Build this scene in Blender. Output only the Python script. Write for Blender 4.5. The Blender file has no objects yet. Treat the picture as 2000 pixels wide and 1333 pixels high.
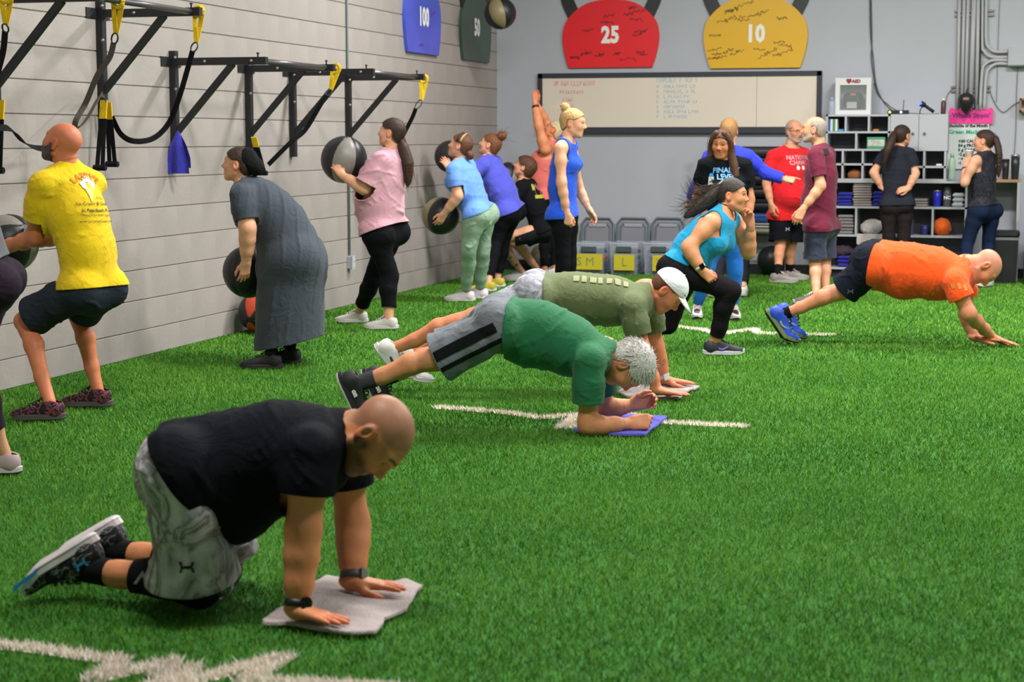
import bpy, bmesh, math, random
import numpy as np
from mathutils import Vector, Matrix
from mathutils.bvhtree import BVHTree
from mathutils.kdtree import KDTree
sc = bpy.context.scene
col = sc.collection
# ---------------------------------------------------------------- camera
FPX, CX, CY, HOR, CAMZ = 3500.0, 1000.0, 666.5, 272.0, 1.55
PITCH = math.atan((CY - HOR) / FPX)
YAW = math.atan(1000.0 * math.cos(PITCH) / FPX)
HEAD = np.array([-math.sin(YAW), math.cos(YAW), 0.0])
RIGHT = np.array([math.cos(YAW), math.sin(YAW), 0.0])
UPZ = np.array([0, 0, 1.0])
CAM = np.array([0, 0, CAMZ])
cam_d = bpy.data.cameras.new('camera'); cam = bpy.data.objects.new('camera', cam_d); col.objects.link(cam)
cam.location = (0, 0, CAMZ); cam.rotation_euler = (math.pi / 2 - PITCH, 0, YAW)
cam_d.sensor_width = 36; cam_d.lens = FPX / 2000 * 36
cam_d.clip_start = .1; cam_d.clip_end = 100
cam_d.dof.use_dof = True; cam_d.dof.focus_distance = 10.6; cam_d.dof.aperture_fstop = 4.0
sc.camera = cam
# ---------------------------------------------------------------- light
sc.view_settings.view_transform = 'Standard'; sc.view_settings.look = 'None'
sc.view_settings.exposure = 0.4; sc.view_settings.gamma = 1.0; sc.view_settings.use_curve_mapping = False
wd = bpy.data.worlds.new('world'); sc.world = wd; wd.use_nodes = True
bg = wd.node_tree.nodes['Background']; bg.inputs[0].default_value = (.95, .96, 1, 1); bg.inputs[1].default_value = .30

def area(name, loc, sx, sy, power, color=(1, .975, .955), rot=(0, 0, 0)):
    l = bpy.data.lights.new(name, 'AREA'); l.shape = 'RECTANGLE'; l.size = sx; l.size_y = sy
    l.energy = power; l.color = color
    o = bpy.data.objects.new(name, l); o.location = loc; o.rotation_euler = rot; col.objects.link(o)
    return o
for (lx, ly, pw) in ((-2.6, 5.0, 150), (1.6, 6.0, 150), (-2.8, 10.5, 200), (1.0, 11.0, 200), (-3.2, 15.5, 230), (0.4, 15.5, 250), (4.2, 14.5, 230)):
    area('ceiling_lamp', (lx, ly, 4.9), 1.3, .5, pw)
# ---------------------------------------------------------------- geometry helpers
def A(*v): return np.array(v, float)
def nrm(v): v = np.asarray(v, float); return v / (np.linalg.norm(v) + 1e-9)
def V(a, b, c=0.0): return RIGHT * a + UPZ * b + HEAD * c          # right, up, away
_p = math.sin(PITCH); _q = math.cos(PITCH)
FWD = HEAD * _q - UPZ * _p; UPC = HEAD * _p + UPZ * _q
def ray(px, py): return FWD + RIGHT * ((px - CX) / FPX) + UPC * ((CY - py) / FPX)
def onz(px, py, z=0.0): r = ray(px, py); return CAM + r * ((z - CAMZ) / r[2])
def onD(px, py, D): r = ray(px, py); return CAM + r * (D / r.dot(HEAD))
def onX(px, py, x): r = ray(px, py); return CAM + r * (x / r[0])
def onY(px, py, y): r = ray(px, py); return CAM + r * (y / r[1])
XL = onz(230, 705)[0]                                               # plane of the block wall
YB = onz(985, 524)[1]                                               # plane of the far wall
rng = np.random.RandomState(7); random.seed(7)

def tag(o, label=None, cat=None, group=None, kind=None):
    if label: o['label'] = label
    if cat: o['category'] = cat
    if group: o['group'] = group
    if kind: o['kind'] = kind
    return o
def mesh_obj(name, verts, faces, mat=None, parent=None, smooth=True, loc=None, cols=None):
    me = bpy.data.meshes.new(name)
    v = np.asarray(verts, float)
    if loc is not None: v = v - np.asarray(loc)
    me.from_pydata(v.tolist(), [], [list(map(int, f)) for f in faces] if not isinstance(faces, np.ndarray) else faces.tolist())
    if smooth: me.polygons.foreach_set('use_smooth', np.ones(len(me.polygons), bool))
    if cols is not None:
        at = me.color_attributes.new('Col', 'FLOAT_COLOR', 'POINT')
        c4 = np.ones((len(v), 4), np.float32); c4[:, :3] = cols
        at.data.foreach_set('color', c4.ravel())
    me.update()
    o = bpy.data.objects.new(name, me); col.objects.link(o)
    if mat: me.materials.append(mat)
    if parent is not None: o.parent = parent
    return o
def empty(name, loc=(0, 0, 0), rz=0):
    o = bpy.data.objects.new(name, None); o.empty_display_size = .1
    o.location = tuple(loc); o.rotation_euler = (0, 0, rz); col.objects.link(o); return o

class MB:
    """collects simple shapes into one mesh"""
    def __init__(s): s.v = []; s.f = []
    def add(s, v, f):
        n = len(s.v); s.v += [tuple(map(float, q)) for q in v]; s.f += [tuple(i + n for i in q) for q in f]; return s
    def box(s, lo, hi):
        x0, y0, z0 = lo; x1, y1, z1 = hi
        return s.add([(x0,y0,z0),(x1,y0,z0),(x1,y1,z0),(x0,y1,z0),(x0,y0,z1),(x1,y0,z1),(x1,y1,z1),(x0,y1,z1)],
                     [(0,3,2,1),(4,5,6,7),(0,1,5,4),(1,2,6,5),(2,3,7,6),(3,0,4,7)])
    def bbox(s, lo, hi, b=.006):
        """box with chamfered vertical and horizontal edges"""
        lo = np.minimum(lo, hi).astype(float) if False else np.array(lo, float); hi = np.array(hi, float)
        b = min(b, *(abs(hi - lo) / 2.2))
        bm = bmesh.new(); bmesh.ops.create_cube(bm, size=1)
        for v in bm.verts: v.co = Vector([(lo[i] + hi[i]) / 2 + v.co[i] * (hi[i] - lo[i]) for i in range(3)])
        bmesh.ops.bevel(bm, geom=bm.edges[:], offset=b, segments=1, affect='EDGES')
        bm.verts.index_update(); r = s.add([v.co[:] for v in bm.verts], [[v.index for v in f.verts] for f in bm.faces]); bm.free(); return r
    def bar(s, a, b, w, h, up=(0, 0, 1)):
        a = np.array(a, float); b = np.array(b, float); d = nrm(b - a); up = np.array(up, float)
        if abs(d.dot(nrm(up))) > .98: up = A(1, 0, 0)
        x = nrm(np.cross(d, up)) * w / 2; y = nrm(np.cross(x, d)) * h / 2
        return s.add([a-x-y, a+x-y, a+x+y, a-x+y, b-x-y, b+x-y, b+x+y, b-x+y],
                     [(0,1,2,3),(7,6,5,4),(4,5,1,0),(5,6,2,1),(6,7,3,2),(7,4,0,3)])
    def tube(s, pts, r, n=8, cap=True):
        pts = [np.array(p, float) for p in pts]; rs = r if hasattr(r, '__len__') else [r] * len(pts)
        rings = []; u = None
        for i, p in enumerate(pts):
            d = nrm(pts[min(i + 1, len(pts) - 1)] - pts[max(i - 1, 0)])
            if u is None: u = nrm(np.cross(d, A(0, 0, 1) if abs(d[2]) < .9 else A(1, 0, 0)))
            u = nrm(u - d * u.dot(d)); w = np.cross(d, u)
            rings.append([p + (u * math.cos(t) + w * math.sin(t)) * rs[i] for t in np.linspace(0, 2 * math.pi, n, endpoint=False)])
        f = []
        for i in range(len(pts) - 1):
            for j in range(n):
                k = (j + 1) % n; f.append((i*n+j, i*n+k, (i+1)*n+k, (i+1)*n+j))
        if cap: f.append(tuple(range(n))[::-1]); f.append(tuple((len(pts)-1)*n + j for j in range(n)))
        return s.add([q for g in rings for q in g], f)
    def ribbon(s, pts, w, nor, th=.003):
        """flat strap along a path; nor = width direction(s)"""
        pts = [np.array(p, float) for p in pts]; v = []; f = []
        for i, p in enumerate(pts):
            d = nrm(pts[min(i + 1, len(pts) - 1)] - pts[max(i - 1, 0)])
            x = np.array(nor[i] if hasattr(nor[0], '__len__') else nor, float); x = nrm(x - d * x.dot(d)); y = np.cross(d, x)
            ww = w[i] if hasattr(w, '__len__') else w
            v += [p - x*ww/2 - y*th/2, p + x*ww/2 - y*th/2, p + x*ww/2 + y*th/2, p - x*ww/2 + y*th/2]
        for i in range(len(pts) - 1):
            for j in range(4):
                k = (j + 1) % 4; f.append((i*4+j, i*4+k, i*4+4+k, i*4+4+j))
        f.append((3,2,1,0)); m = (len(pts)-1)*4; f.append((m,m+1,m+2,m+3))
        return s.add(v, f)
    def lathe(s, prof, n=20, c=(0, 0, 0), cap=True):
        v = []; f = []; m = len(prof)
        for (r, z) in prof:
            for t in np.linspace(0, 2*math.pi, n, endpoint=False): v.append((c[0] + r*math.cos(t), c[1] + r*math.sin(t), c[2] + z))
        for i in range(m - 1):
            for j in range(n):
                k = (j + 1) % n; f.append((i*n+j, i*n+k, (i+1)*n+k, (i+1)*n+j))
        if cap: f.append(tuple(range(n))[::-1]); f.append(tuple((m-1)*n + j for j in range(n)))
        return s.add(v, f)
    def prism(s, poly, o, ux, uy, un, t):
        """flat polygon (u,v) extruded by t along un"""
        o, ux, uy, un = (np.array(q, float) for q in (o, ux, uy, un)); n = len(poly)
        v = [o + ux*a + uy*b for a, b in poly] + [o + ux*a + uy*b + un*t for a, b in poly]
        f = [tuple(range(n))[::-1], tuple(range(n, 2*n))] + [(i, (i+1) % n, n+(i+1) % n, n+i) for i in range(n)]
        return s.add(v, f)
    def build(s, name, mat=None, parent=None, smooth=False, loc=None):
        o = mesh_obj(name, s.v, s.f, mat, parent, smooth, loc)
        bm = bmesh.new(); bm.from_mesh(o.data); bmesh.ops.recalc_face_normals(bm, faces=bm.faces[:]); bm.to_mesh(o.data); bm.free()
        return o

def spline(pts, n=6):
    """Catmull-Rom through points"""
    P = [np.array(p, float) for p in pts]; P = [2*P[0]-P[1]] + P + [2*P[-1]-P[-2]]; out = []
    for i in range(1, len(P) - 2):
        for t in np.linspace(0, 1, n, endpoint=False):
            a, b, c, d = P[i-1], P[i], P[i+1], P[i+2]
            out.append(.5*((2*b) + (c-a)*t + (2*a-5*b+4*c-d)*t*t + (3*b-a-3*c+d)*t**3))
    out.append(P[-2]); return out

# ---------------------------------------------------------------- materials
def srgb(r, g, b): return tuple(((c/255)/12.92 if c/255 <= .04045 else ((c/255+.055)/1.055)**2.4) for c in (r, g, b))
MATS = {}
def mat(name, rgb=(128, 128, 128), rough=.6, bump=0, bscale=60, vary=0, vscale=8, metal=0, emit=0, trans=0, alpha=1, spec=.5, sheen=0, stretch=None, attr=False, sss=0, coat=0):
    if name in MATS: return MATS[name]
    m = bpy.data.materials.new(name); m.use_nodes = True; nt = m.node_tree; b = nt.nodes['Principled BSDF']
    c = srgb(*rgb); b.inputs['Base Color'].default_value = (*c, 1); b.inputs['Roughness'].default_value = rough
    b.inputs['Metallic'].default_value = metal; b.inputs['Specular IOR Level'].default_value = spec
    if sheen: b.inputs['Sheen Weight'].default_value = sheen; b.inputs['Sheen Roughness'].default_value = .5
    if coat: b.inputs['Coat Weight'].default_value = coat; b.inputs['Coat Roughness'].default_value = .15
    if trans: b.inputs['Transmission Weight'].default_value = trans
    if alpha < 1: b.inputs['Alpha'].default_value = alpha
    if emit: b.inputs['Emission Color'].default_value = (*c, 1); b.inputs['Emission Strength'].default_value = emit
    if sss: b.inputs['Subsurface Weight'].default_value = sss; b.inputs['Subsurface Radius'].default_value = (.02, .008, .004); b.inputs['Subsurface Scale'].default_value = .5
    tc = nt.nodes.new('ShaderNodeTexCoord'); src = tc.outputs['Object']
    if stretch:
        mp = nt.nodes.new('ShaderNodeMapping'); mp.inputs['Scale'].default_value = stretch; nt.links.new(src, mp.inputs[0]); src = mp.outputs[0]
    base = None
    if attr:
        at = nt.nodes.new('ShaderNodeAttribute'); at.attribute_name = 'Col'; base = at.outputs['Color']
    if vary:
        n = nt.nodes.new('ShaderNodeTexNoise'); n.inputs['Scale'].default_value = vscale; n.inputs['Detail'].default_value = 5; nt.links.new(src, n.inputs['Vector'])
        mr = nt.nodes.new('ShaderNodeMapRange'); mr.inputs[1].default_value = .3; mr.inputs[2].default_value = .7; mr.inputs[3].default_value = 1 - vary; mr.inputs[4].default_value = 1 + vary
        nt.links.new(n.outputs[0], mr.inputs[0])
        mx = nt.nodes.new('ShaderNodeVectorMath'); mx.operation = 'SCALE'
        if base: nt.links.new(base, mx.inputs[0])
        else: mx.inputs[0].default_value = c
        nt.links.new(mr.outputs[0], mx.inputs['Scale']); base = mx.outputs[0]
    if base: nt.links.new(base, b.inputs['Base Color'])
    if bump:
        n = nt.nodes.new('ShaderNodeTexNoise'); n.inputs['Scale'].default_value = bscale; n.inputs['Detail'].default_value = 4; nt.links.new(src, n.inputs['Vector'])
        bp = nt.nodes.new('ShaderNodeBump'); bp.inputs['Strength'].default_value = bump; bp.inputs['Distance'].default_value = .01
        nt.links.new(n.outputs[0], bp.inputs['Height']); nt.links.new(bp.outputs[0], b.inputs['Normal'])
    MATS[name] = m; return m
def cloth(name, rgb, rough=.85, crease=.3, cscale=6, **k):
    if 'cloth_' + name in MATS: return MATS['cloth_' + name]
    k.setdefault('bump', .2); k.setdefault('bscale', 140); k.setdefault('vary', .07); k.setdefault('vscale', 6); k.setdefault('sheen', .12 if max(rgb) > 70 else .0); k.setdefault('spec', .25 if max(rgb) > 70 else .12)
    m = mat('cloth_' + name, rgb, rough, **k); nt = m.node_tree
    tc = [n for n in nt.nodes if n.type == 'TEX_COORD'][0]; bp0 = [n for n in nt.nodes if n.type == 'BUMP'][0]; b = nt.nodes['Principled BSDF']
    n = nt.nodes.new('ShaderNodeTexNoise'); n.inputs['Scale'].default_value = cscale; n.inputs['Detail'].default_value = 2.5; n.inputs['Distortion'].default_value = 1.6; nt.links.new(tc.outputs['Object'], n.inputs['Vector'])
    s1 = nt.nodes.new('ShaderNodeMath'); s1.operation = 'SUBTRACT'; s1.inputs[1].default_value = .5; nt.links.new(n.outputs[0], s1.inputs[0]); s2 = nt.nodes.new('ShaderNodeMath'); s2.operation = 'ABSOLUTE'; nt.links.new(s1.outputs[0], s2.inputs[0]); s3 = nt.nodes.new('ShaderNodeMath'); s3.operation = 'POWER'; s3.inputs[1].default_value = .6; nt.links.new(s2.outputs[0], s3.inputs[0])
    bp = nt.nodes.new('ShaderNodeBump'); bp.invert = True; bp.inputs['Strength'].default_value = crease; bp.inputs['Distance'].default_value = .02; nt.links.new(s3.outputs[0], bp.inputs['Height']); nt.links.new(bp0.outputs[0], bp.inputs['Normal']); nt.links.new(bp.outputs[0], b.inputs['Normal'])
    return m

# ---------------------------------------------------------------- signed distance modelling
class Sdf:
    def __init__(s): s.p = []
    def cap(s, g, a, b, ra, rb=None, f=1.0, side=None, k=.02, sub=False):
        a = np.asarray(a, float); b = np.asarray(b, float); rb = ra if rb is None else rb
        s.p.append(('c', g, a, b, ra, rb, f, side, k, sub)); return s
    def ell(s, g, c, M, r, k=.02, sub=False):
        s.p.append(('e', g, np.asarray(c, float), np.asarray(M, float), np.asarray(r, float), 0, 0, 0, k, sub)); return s
    def chain(s, g, pts, rs, k=.02):
        for i in range(len(pts) - 1): s.cap(g, pts[i], pts[i+1], rs[i], rs[i+1], k=k)
        return s
    def bounds(s):
        lo = A(9e9, 9e9, 9e9); hi = -lo
        for q in s.p:
            if q[9]: continue
            if q[0] == 'c':
                r = max(q[4], q[5]) * max(1, q[6]); lo = np.minimum(lo, np.minimum(q[2], q[3]) - r); hi = np.maximum(hi, np.maximum(q[2], q[3]) + r)
            else: r = q[4].max(); lo = np.minimum(lo, q[2] - r); hi = np.maximum(hi, q[2] + r)
        return lo, hi
    def field(s, lo, n, h, gk={}):
        ax = [(lo[i] + h*np.arange(n[i])).astype(np.float32) for i in range(3)]
        G = {}; order = []
        for (t, g, a, b, ra, rb, f, side, k, sub) in s.p:
            m = k + 2.5*h
            if t == 'c':
                r = max(ra, rb) * max(1, f) + m; l = np.minimum(a, b) - r; u = np.maximum(a, b) + r
            else: r = ra.max() + m; l = a - r; u = a + r
            i0 = [max(0, int((l[i]-lo[i])/h)) for i in range(3)]; i1 = [min(n[i], int((u[i]-lo[i])/h) + 2) for i in range(3)]
            if any(i1[i] <= i0[i] for i in range(3)): continue
            if g not in G: G[g] = np.full(n, .5, np.float32); order.append(g)
            X = ax[0][i0[0]:i1[0], None, None] - np.float32(a[0]); Y = ax[1][None, i0[1]:i1[1], None] - np.float32(a[1]); Z = ax[2][None, None, i0[2]:i1[2]] - np.float32(a[2])
            if t == 'c':
                d = (b - a); L2 = max(d.dot(d), 1e-9)
                tt = np.clip((X*d[0] + Y*d[1] + Z*d[2]) / np.float32(L2), 0, 1)
                qx = X - tt*np.float32(d[0]); qy = Y - tt*np.float32(d[1]); qz = Z - tt*np.float32(d[2])
                rr = np.float32(ra) + tt*np.float32(rb - ra)
                if f != 1.0:
                    dn = nrm(d); sv = np.asarray(side, float); sv = nrm(sv - dn*sv.dot(dn)); nv = np.cross(dn, sv)
                    c = qx*np.float32(nv[0]) + qy*np.float32(nv[1]) + qz*np.float32(nv[2])
                    q2 = qx*qx + qy*qy + qz*qz
                    D = (np.sqrt(np.maximum(q2 + c*c*np.float32(1/(f*f) - 1), 1e-12)) - rr) * np.float32(min(1, f)**.5)
                else: D = np.sqrt(qx*qx + qy*qy + qz*qz) - rr
            else:
                M, R = b, ra
                e = [(X*np.float32(M[i][0]) + Y*np.float32(M[i][1]) + Z*np.float32(M[i][2])) / np.float32(R[i]) for i in range(3)]
                k0 = np.sqrt(e[0]**2 + e[1]**2 + e[2]**2); k1 = np.sqrt((e[0]/np.float32(R[0]))**2 + (e[1]/np.float32(R[1]))**2 + (e[2]/np.float32(R[2]))**2) + 1e-6
                D = k0*(k0 - 1)/k1
            sl = G[g][i0[0]:i1[0], i0[1]:i1[1], i0[2]:i1[2]]
            D = D.astype(np.float32)
            if sub: D = -D; hh = np.maximum(k - np.abs(sl - D), 0)/k; sl[...] = np.maximum(sl, D) + hh*hh*np.float32(k*.25)
            else: hh = np.maximum(k - np.abs(sl - D), 0)/k; sl[...] = np.minimum(sl, D) - hh*hh*np.float32(k*.25)
        if not order: return np.full(n, .5, np.float32)
        F = G[order[0]]
        for g in order[1:]:
            k = gk.get(g, .012); hh = np.maximum(k - np.abs(F - G[g]), 0)/k; F = np.minimum(F, G[g]) - hh*hh*np.float32(k*.25)
        return F
    def mesh(s, h, lo=None, hi=None, gk={}):
        if lo is None: lo, hi = s.bounds(); lo = lo - 2.5*h; hi = hi + 2.5*h
        n = tuple(int(math.ceil((hi[i]-lo[i])/h)) + 1 for i in range(3))
        return nets(s.field(lo, n, h, gk), np.asarray(lo, float), h)
CORN = np.array([[i, j, k] for i in (0, 1) for j in (0, 1) for k in (0, 1)])
EDG = [(a, b) for a in range(8) for b in range(a+1, 8) if np.abs(CORN[a]-CORN[b]).sum() == 1]
def nets(F, lo, h):
    S = F < 0; n = F.shape
    cnt = np.zeros((n[0]-1, n[1]-1, n[2]-1), np.int8)
    for c in CORN: cnt += S[c[0]:n[0]-1+c[0], c[1]:n[1]-1+c[1], c[2]:n[2]-1+c[2]]
    I = np.argwhere((cnt > 0) & (cnt < 8))
    if len(I) == 0: return np.zeros((0, 3)), np.zeros((0, 4), int)
    vals = np.stack([F[I[:, 0]+c[0], I[:, 1]+c[1], I[:, 2]+c[2]] for c in CORN], 1)
    acc = np.zeros((len(I), 3)); w = np.zeros(len(I))
    for a, b in EDG:
        va, vb = vals[:, a], vals[:, b]; m = (va < 0) != (vb < 0)
        t = np.where(m, va/np.where(m, va - vb, 1), 0)
        acc += m[:, None]*(CORN[a][None] + t[:, None]*(CORN[b]-CORN[a])[None]); w += m
    Vt = (I + acc/w[:, None])*h + lo
    idx = np.full(cnt.shape, -1, np.int64); idx[I[:, 0], I[:, 1], I[:, 2]] = np.arange(len(I))
    Q = []
    for ax in range(3):
        o1, o2 = [(1, 2), (2, 0), (0, 1)][ax]
        sa = [slice(None)]*3; sb = [slice(None)]*3; sa[ax] = slice(0, -1); sb[ax] = slice(1, None)
        A0 = S[tuple(sa)]; B0 = S[tuple(sb)]
        E = np.argwhere(A0 != B0)
        E = E[(E[:, o1] > 0) & (E[:, o2] > 0) & (E[:, o1] < n[o1]-1) & (E[:, o2] < n[o2]-1)]
        if len(E) == 0: continue
        flip = ~A0[E[:, 0], E[:, 1], E[:, 2]]
        def cell(d1, d2):
            c = E.copy(); c[:, o1] -= d1; c[:, o2] -= d2; return idx[c[:, 0], c[:, 1], c[:, 2]]
        q = np.stack([cell(1, 1), cell(0, 1), cell(0, 0), cell(1, 0)], 1); q[flip] = q[flip][:, ::-1]
        Q.append(q)
    return Vt, np.concatenate(Q)
def tri(q): return np.concatenate([q[:, [0, 1, 2]], q[:, [0, 2, 3]]])
def clip(v, t, g):
    """keep the part of a triangle mesh where g < 0"""
    if len(t) == 0: return v, t
    ins = g[t] < 0; c = ins.sum(1); keep = t[c == 3]; out = [keep]; base = len(v)
    keys = {}; newv = []
    def ev(a, b):
        k = (a, b) if a < b else (b, a)
        if k not in keys:
            keys[k] = base + len(newv); s_ = g[k[0]]/(g[k[0]] - g[k[1]]); newv.append(v[k[0]] + (v[k[1]] - v[k[0]])*s_)
        return keys[k]
    ex = []
    for T in t[c == 1]:
        T = [int(x) for x in T]
        while not g[T[0]] < 0: T = T[1:] + T[:1]
        ex.append((T[0], ev(T[0], T[1]), ev(T[0], T[2])))
    for T in t[c == 2]:
        T = [int(x) for x in T]
        while g[T[0]] < 0: T = T[1:] + T[:1]
        a, b = ev(T[0], T[1]), ev(T[0], T[2]); ex.append((a, T[1], T[2])); ex.append((a, T[2], b))
    allt = np.concatenate([keep, np.array(ex, int).reshape(-1, 3)]); allv = np.concatenate([v, np.array(newv).reshape(-1, 3)])
    return compact(allv, allt)
def compact(v, t):
    u, inv = np.unique(t.ravel(), return_inverse=True); return v[u], inv.reshape(t.shape)
def boundary(t):
    e = np.concatenate([t[:, [0, 1]], t[:, [1, 2]], t[:, [2, 0]]]); k = np.minimum(e[:, 0], e[:, 1])*np.int64(1 << 32) + np.maximum(e[:, 0], e[:, 1])
    u, i, c = np.unique(k, return_index=True, return_counts=True); return e[i[c == 1]]
def accum(idx, vals, n): return np.stack([np.bincount(idx, vals[:, i], n) for i in range(3)], 1)
def vnorm(v, t):
    f = np.cross(v[t[:, 1]]-v[t[:, 0]], v[t[:, 2]]-v[t[:, 0]]); n = accum(t.T.ravel(), np.concatenate([f, f, f]), len(v))
    return n/(np.linalg.norm(n, axis=1, keepdims=True) + 1e-12)
def relax(v, t, it=2, lam=.5):
    e = np.concatenate([t[:, [0, 1]], t[:, [1, 2]], t[:, [2, 0]]]); e = np.concatenate([e, e[:, ::-1]])
    b = np.unique(boundary(t)); c = np.maximum(np.bincount(e[:, 0], minlength=len(v)), 1)[:, None]
    for _ in range(it):
        w = v + lam*(accum(e[:, 0], v[e[:, 1]], len(v))/c - v); w[b] = v[b]; v = w
    return v
def hem(v, t, d):
    """turn open edges inward so that cloth has a thickness"""
    be = boundary(t); 
    if len(be) == 0: return v, t
    n = vnorm(v, t); u, inv = np.unique(be.ravel(), return_inverse=True); m = inv.reshape(-1, 2) + len(v)
    v2 = np.concatenate([v, v[u] - n[u]*d])
    q = np.concatenate([np.stack([be[:, 1], be[:, 0], m[:, 0]], 1), np.stack([be[:, 1], m[:, 0], m[:, 1]], 1)])
    return v2, np.concatenate([t, q])
def zipper(v, t, c, n, rad):
    """close the gap between two open rings lying near the plane (c, n)"""
    be = boundary(t); u = np.unique(be); d = v[u] - c
    u = u[(np.abs(d.dot(n)) < .003) & (np.linalg.norm(d, axis=1) < rad)]
    if len(u) < 6: return t
    sel = set(u.tolist()); ed = [tuple(x) for x in be if x[0] in sel and x[1] in sel]
    nxt = {a: b for a, b in ed}; loops = []; seen = set()
    for a in list(nxt):
        if a in seen: continue
        L = []; x = a
        while x in nxt and x not in seen: seen.add(x); L.append(x); x = nxt[x]
        if len(L) > 5: loops.append(L)
    if len(loops) < 2: return t
    loops.sort(key=len); l1, l2 = loops[-1], loops[-2]
    l2 = l2[::-1]
    i0 = int(np.argmin(np.linalg.norm(v[l2] - v[l1[0]], axis=1))); l2 = l2[i0:] + l2[:i0]
    i = j = 0; T = []; n1, n2 = len(l1), len(l2)
    while i < n1 or j < n2:
        a, b = l1[i % n1], l2[j % n2]; a2, b2 = l1[(i+1) % n1], l2[(j+1) % n2]
        if j >= n2 or (i < n1 and np.linalg.norm(v[a2]-v[b]) < np.linalg.norm(v[b2]-v[a])): T.append((a2, a, b)); i += 1
        else: T.append((a, b, b2)); j += 1
    return np.concatenate([t, np.array(T)])
# ---------------------------------------------------------------- the room
ZT = 5.3; XR = 6.5; YF = -2.0
def struct(o): o['kind'] = 'structure'; return o
M_BACK = mat('painted_wall', (174, 176, 184), .7, bump=.05, bscale=40, vary=.03, vscale=1.5)
M_BLOCK = mat('painted_block', (162, 153, 149), .55, bump=.22, bscale=38, vary=.07, vscale=2.2)
M_MORTAR = mat('painted_mortar', (186, 180, 180), .7, bump=.2, bscale=60)
def box_obj(name, lo, hi, m, parent=None, bev=0.0):
    b = MB(); lo = np.minimum(lo, hi) if False else lo
    (b.bbox(lo, hi, bev) if bev else b.box(lo, hi)); return b.build(name, m, parent)
M_TURFBASE = mat('turf_backing', (44, 106, 32), .95, vary=.35, vscale=14, bump=.6, bscale=90)
floor = struct(box_obj('floor', (XL - .3, YF, -.12), (XR, YB + .3, -.012), M_TURFBASE))
wall_left = struct(box_obj('wall_left', (XL - .25, YF, -.012), (XL - .012, YB + .25, ZT), M_MORTAR))
wall_back = struct(box_obj('wall_back', (XL, YB, -.012), (XR, YB + .2, ZT), M_BACK))
struct(box_obj('wall_right', (XR, YF, -.012), (XR + .2, YB + .2, ZT), M_BACK)); struct(box_obj('wall_front', (XL, YF - .2, -.012), (XR, YF, ZT), M_BACK))
struct(box_obj('ceiling', (XL - .25, YF - .2, ZT), (XR + .2, YB + .25, ZT + .2), mat('ceiling_white', (205, 205, 205), .8)))
struct(box_obj('baseboard_back', (XL + .01, YB - .02, -.012), (XR, YB, .11), mat('base_black', (26, 26, 28), .6)))
# blocks: running bond, every course
CH, C0, BL = .2185, .179, .437
def block_mesh(L, Hh, nm):
    g, c = .002, .004; z0, z1 = g, Hh - g; y0, y1 = .0002, L - .0002
    v = [(-.012, y0, z0 - g), (-.012, y1, z0 - g), (0, y1, z0 + c), (0, y0, z0 + c), (0, y1, z1 - c), (0, y0, z1 - c), (-.012, y1, z1 + g), (-.012, y0, z1 + g)]
    f = [(0, 1, 2, 3), (3, 2, 4, 5), (5, 4, 6, 7), (0, 3, 5, 7), (1, 6, 4, 2)]
    me = bpy.data.meshes.new(nm); me.from_pydata(v, [], f); me.materials.append(M_BLOCK); me.update(); return me, v, f
bm_full, bv_full, bf_full = block_mesh(BL, CH, 'block'); bm_low, bv_low, bf_low = block_mesh(BL, C0 + .012, 'block_low')
def proj(p):
    d = np.asarray(p) - CAM; z = d.dot(FWD); return (CX + FPX*d.dot(RIGHT)/z, CY - FPX*d.dot(UPC)/z, z)
cand = []; ncourse = int((ZT - C0)/CH) + 1
for c in range(-1, ncourse):
    z0 = -.012 if c < 0 else C0 + c*CH; n = int((YB - YF)/BL) + 2
    for i in range(n):
        y0 = YB - (i + 1)*BL + (BL/2 if c % 2 else 0)
        if y0 + BL > YB + .01: y0 = YB - BL if False else y0
        vis = 0
        if y0 > 3:
            x, y, z = proj((XL, y0 + BL/2, z0 + CH/2)); hw = FPX/z*BL*.3
            if -hw < x < 2000 + hw and -30 < y < 1400: vis = 1/z
        cand.append((vis, y0, z0, c < 0))
cand.sort(reverse=True); rest = MB()
for i, (vis, y0, z0, low) in enumerate(cand):
    if y0 + BL > YB + .25: continue
    if vis > 0 and i < 300:
        o = bpy.data.objects.new('block', bm_low if low else bm_full); o.location = (XL, y0, z0); o.parent = wall_left; col.objects.link(o)
    elif z0 < ZT - .05: rest.add([(XL + a, y0 + b, z0 + c_) for a, b, c_ in (bv_low if low else bv_full)], bf_low if low else bf_full)
ro = rest.build('blocks', M_BLOCK, wall_left); ro['kind'] = 'stuff'

# ---------------------------------------------------------------- turf
def poly_sdf(P, poly):
    """negative inside"""
    poly = np.asarray(poly)[:, :2]; d = np.full(len(P), 9.); ins = np.zeros(len(P), bool); n = len(poly)
    for i in range(n):
        a, b = poly[i], poly[(i+1) % n]; e = b - a; w = P - a; t = np.clip(w.dot(e)/max(e.dot(e), 1e-9), 0, 1); d = np.minimum(d, np.linalg.norm(w - t[:, None]*e, axis=1))
        c1 = (a[1] > P[:, 1]) != (b[1] > P[:, 1])
        with np.errstate(divide='ignore', invalid='ignore'): xi = (b[0]-a[0])*(P[:, 1]-a[1])/(b[1]-a[1]) + a[0]
        ins ^= c1 & (P[:, 0] < xi)
    return np.where(ins, -d, d)
def line_dist(P, pts):
    d = np.full(len(P), 9.)
    for a, b in zip(pts[:-1], pts[1:]): e = b - a; w = P - a; t = np.clip(w.dot(e)/e.dot(e), 0, 1); d = np.minimum(d, np.linalg.norm(w - t[:, None]*e, axis=1))
    return d
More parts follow.
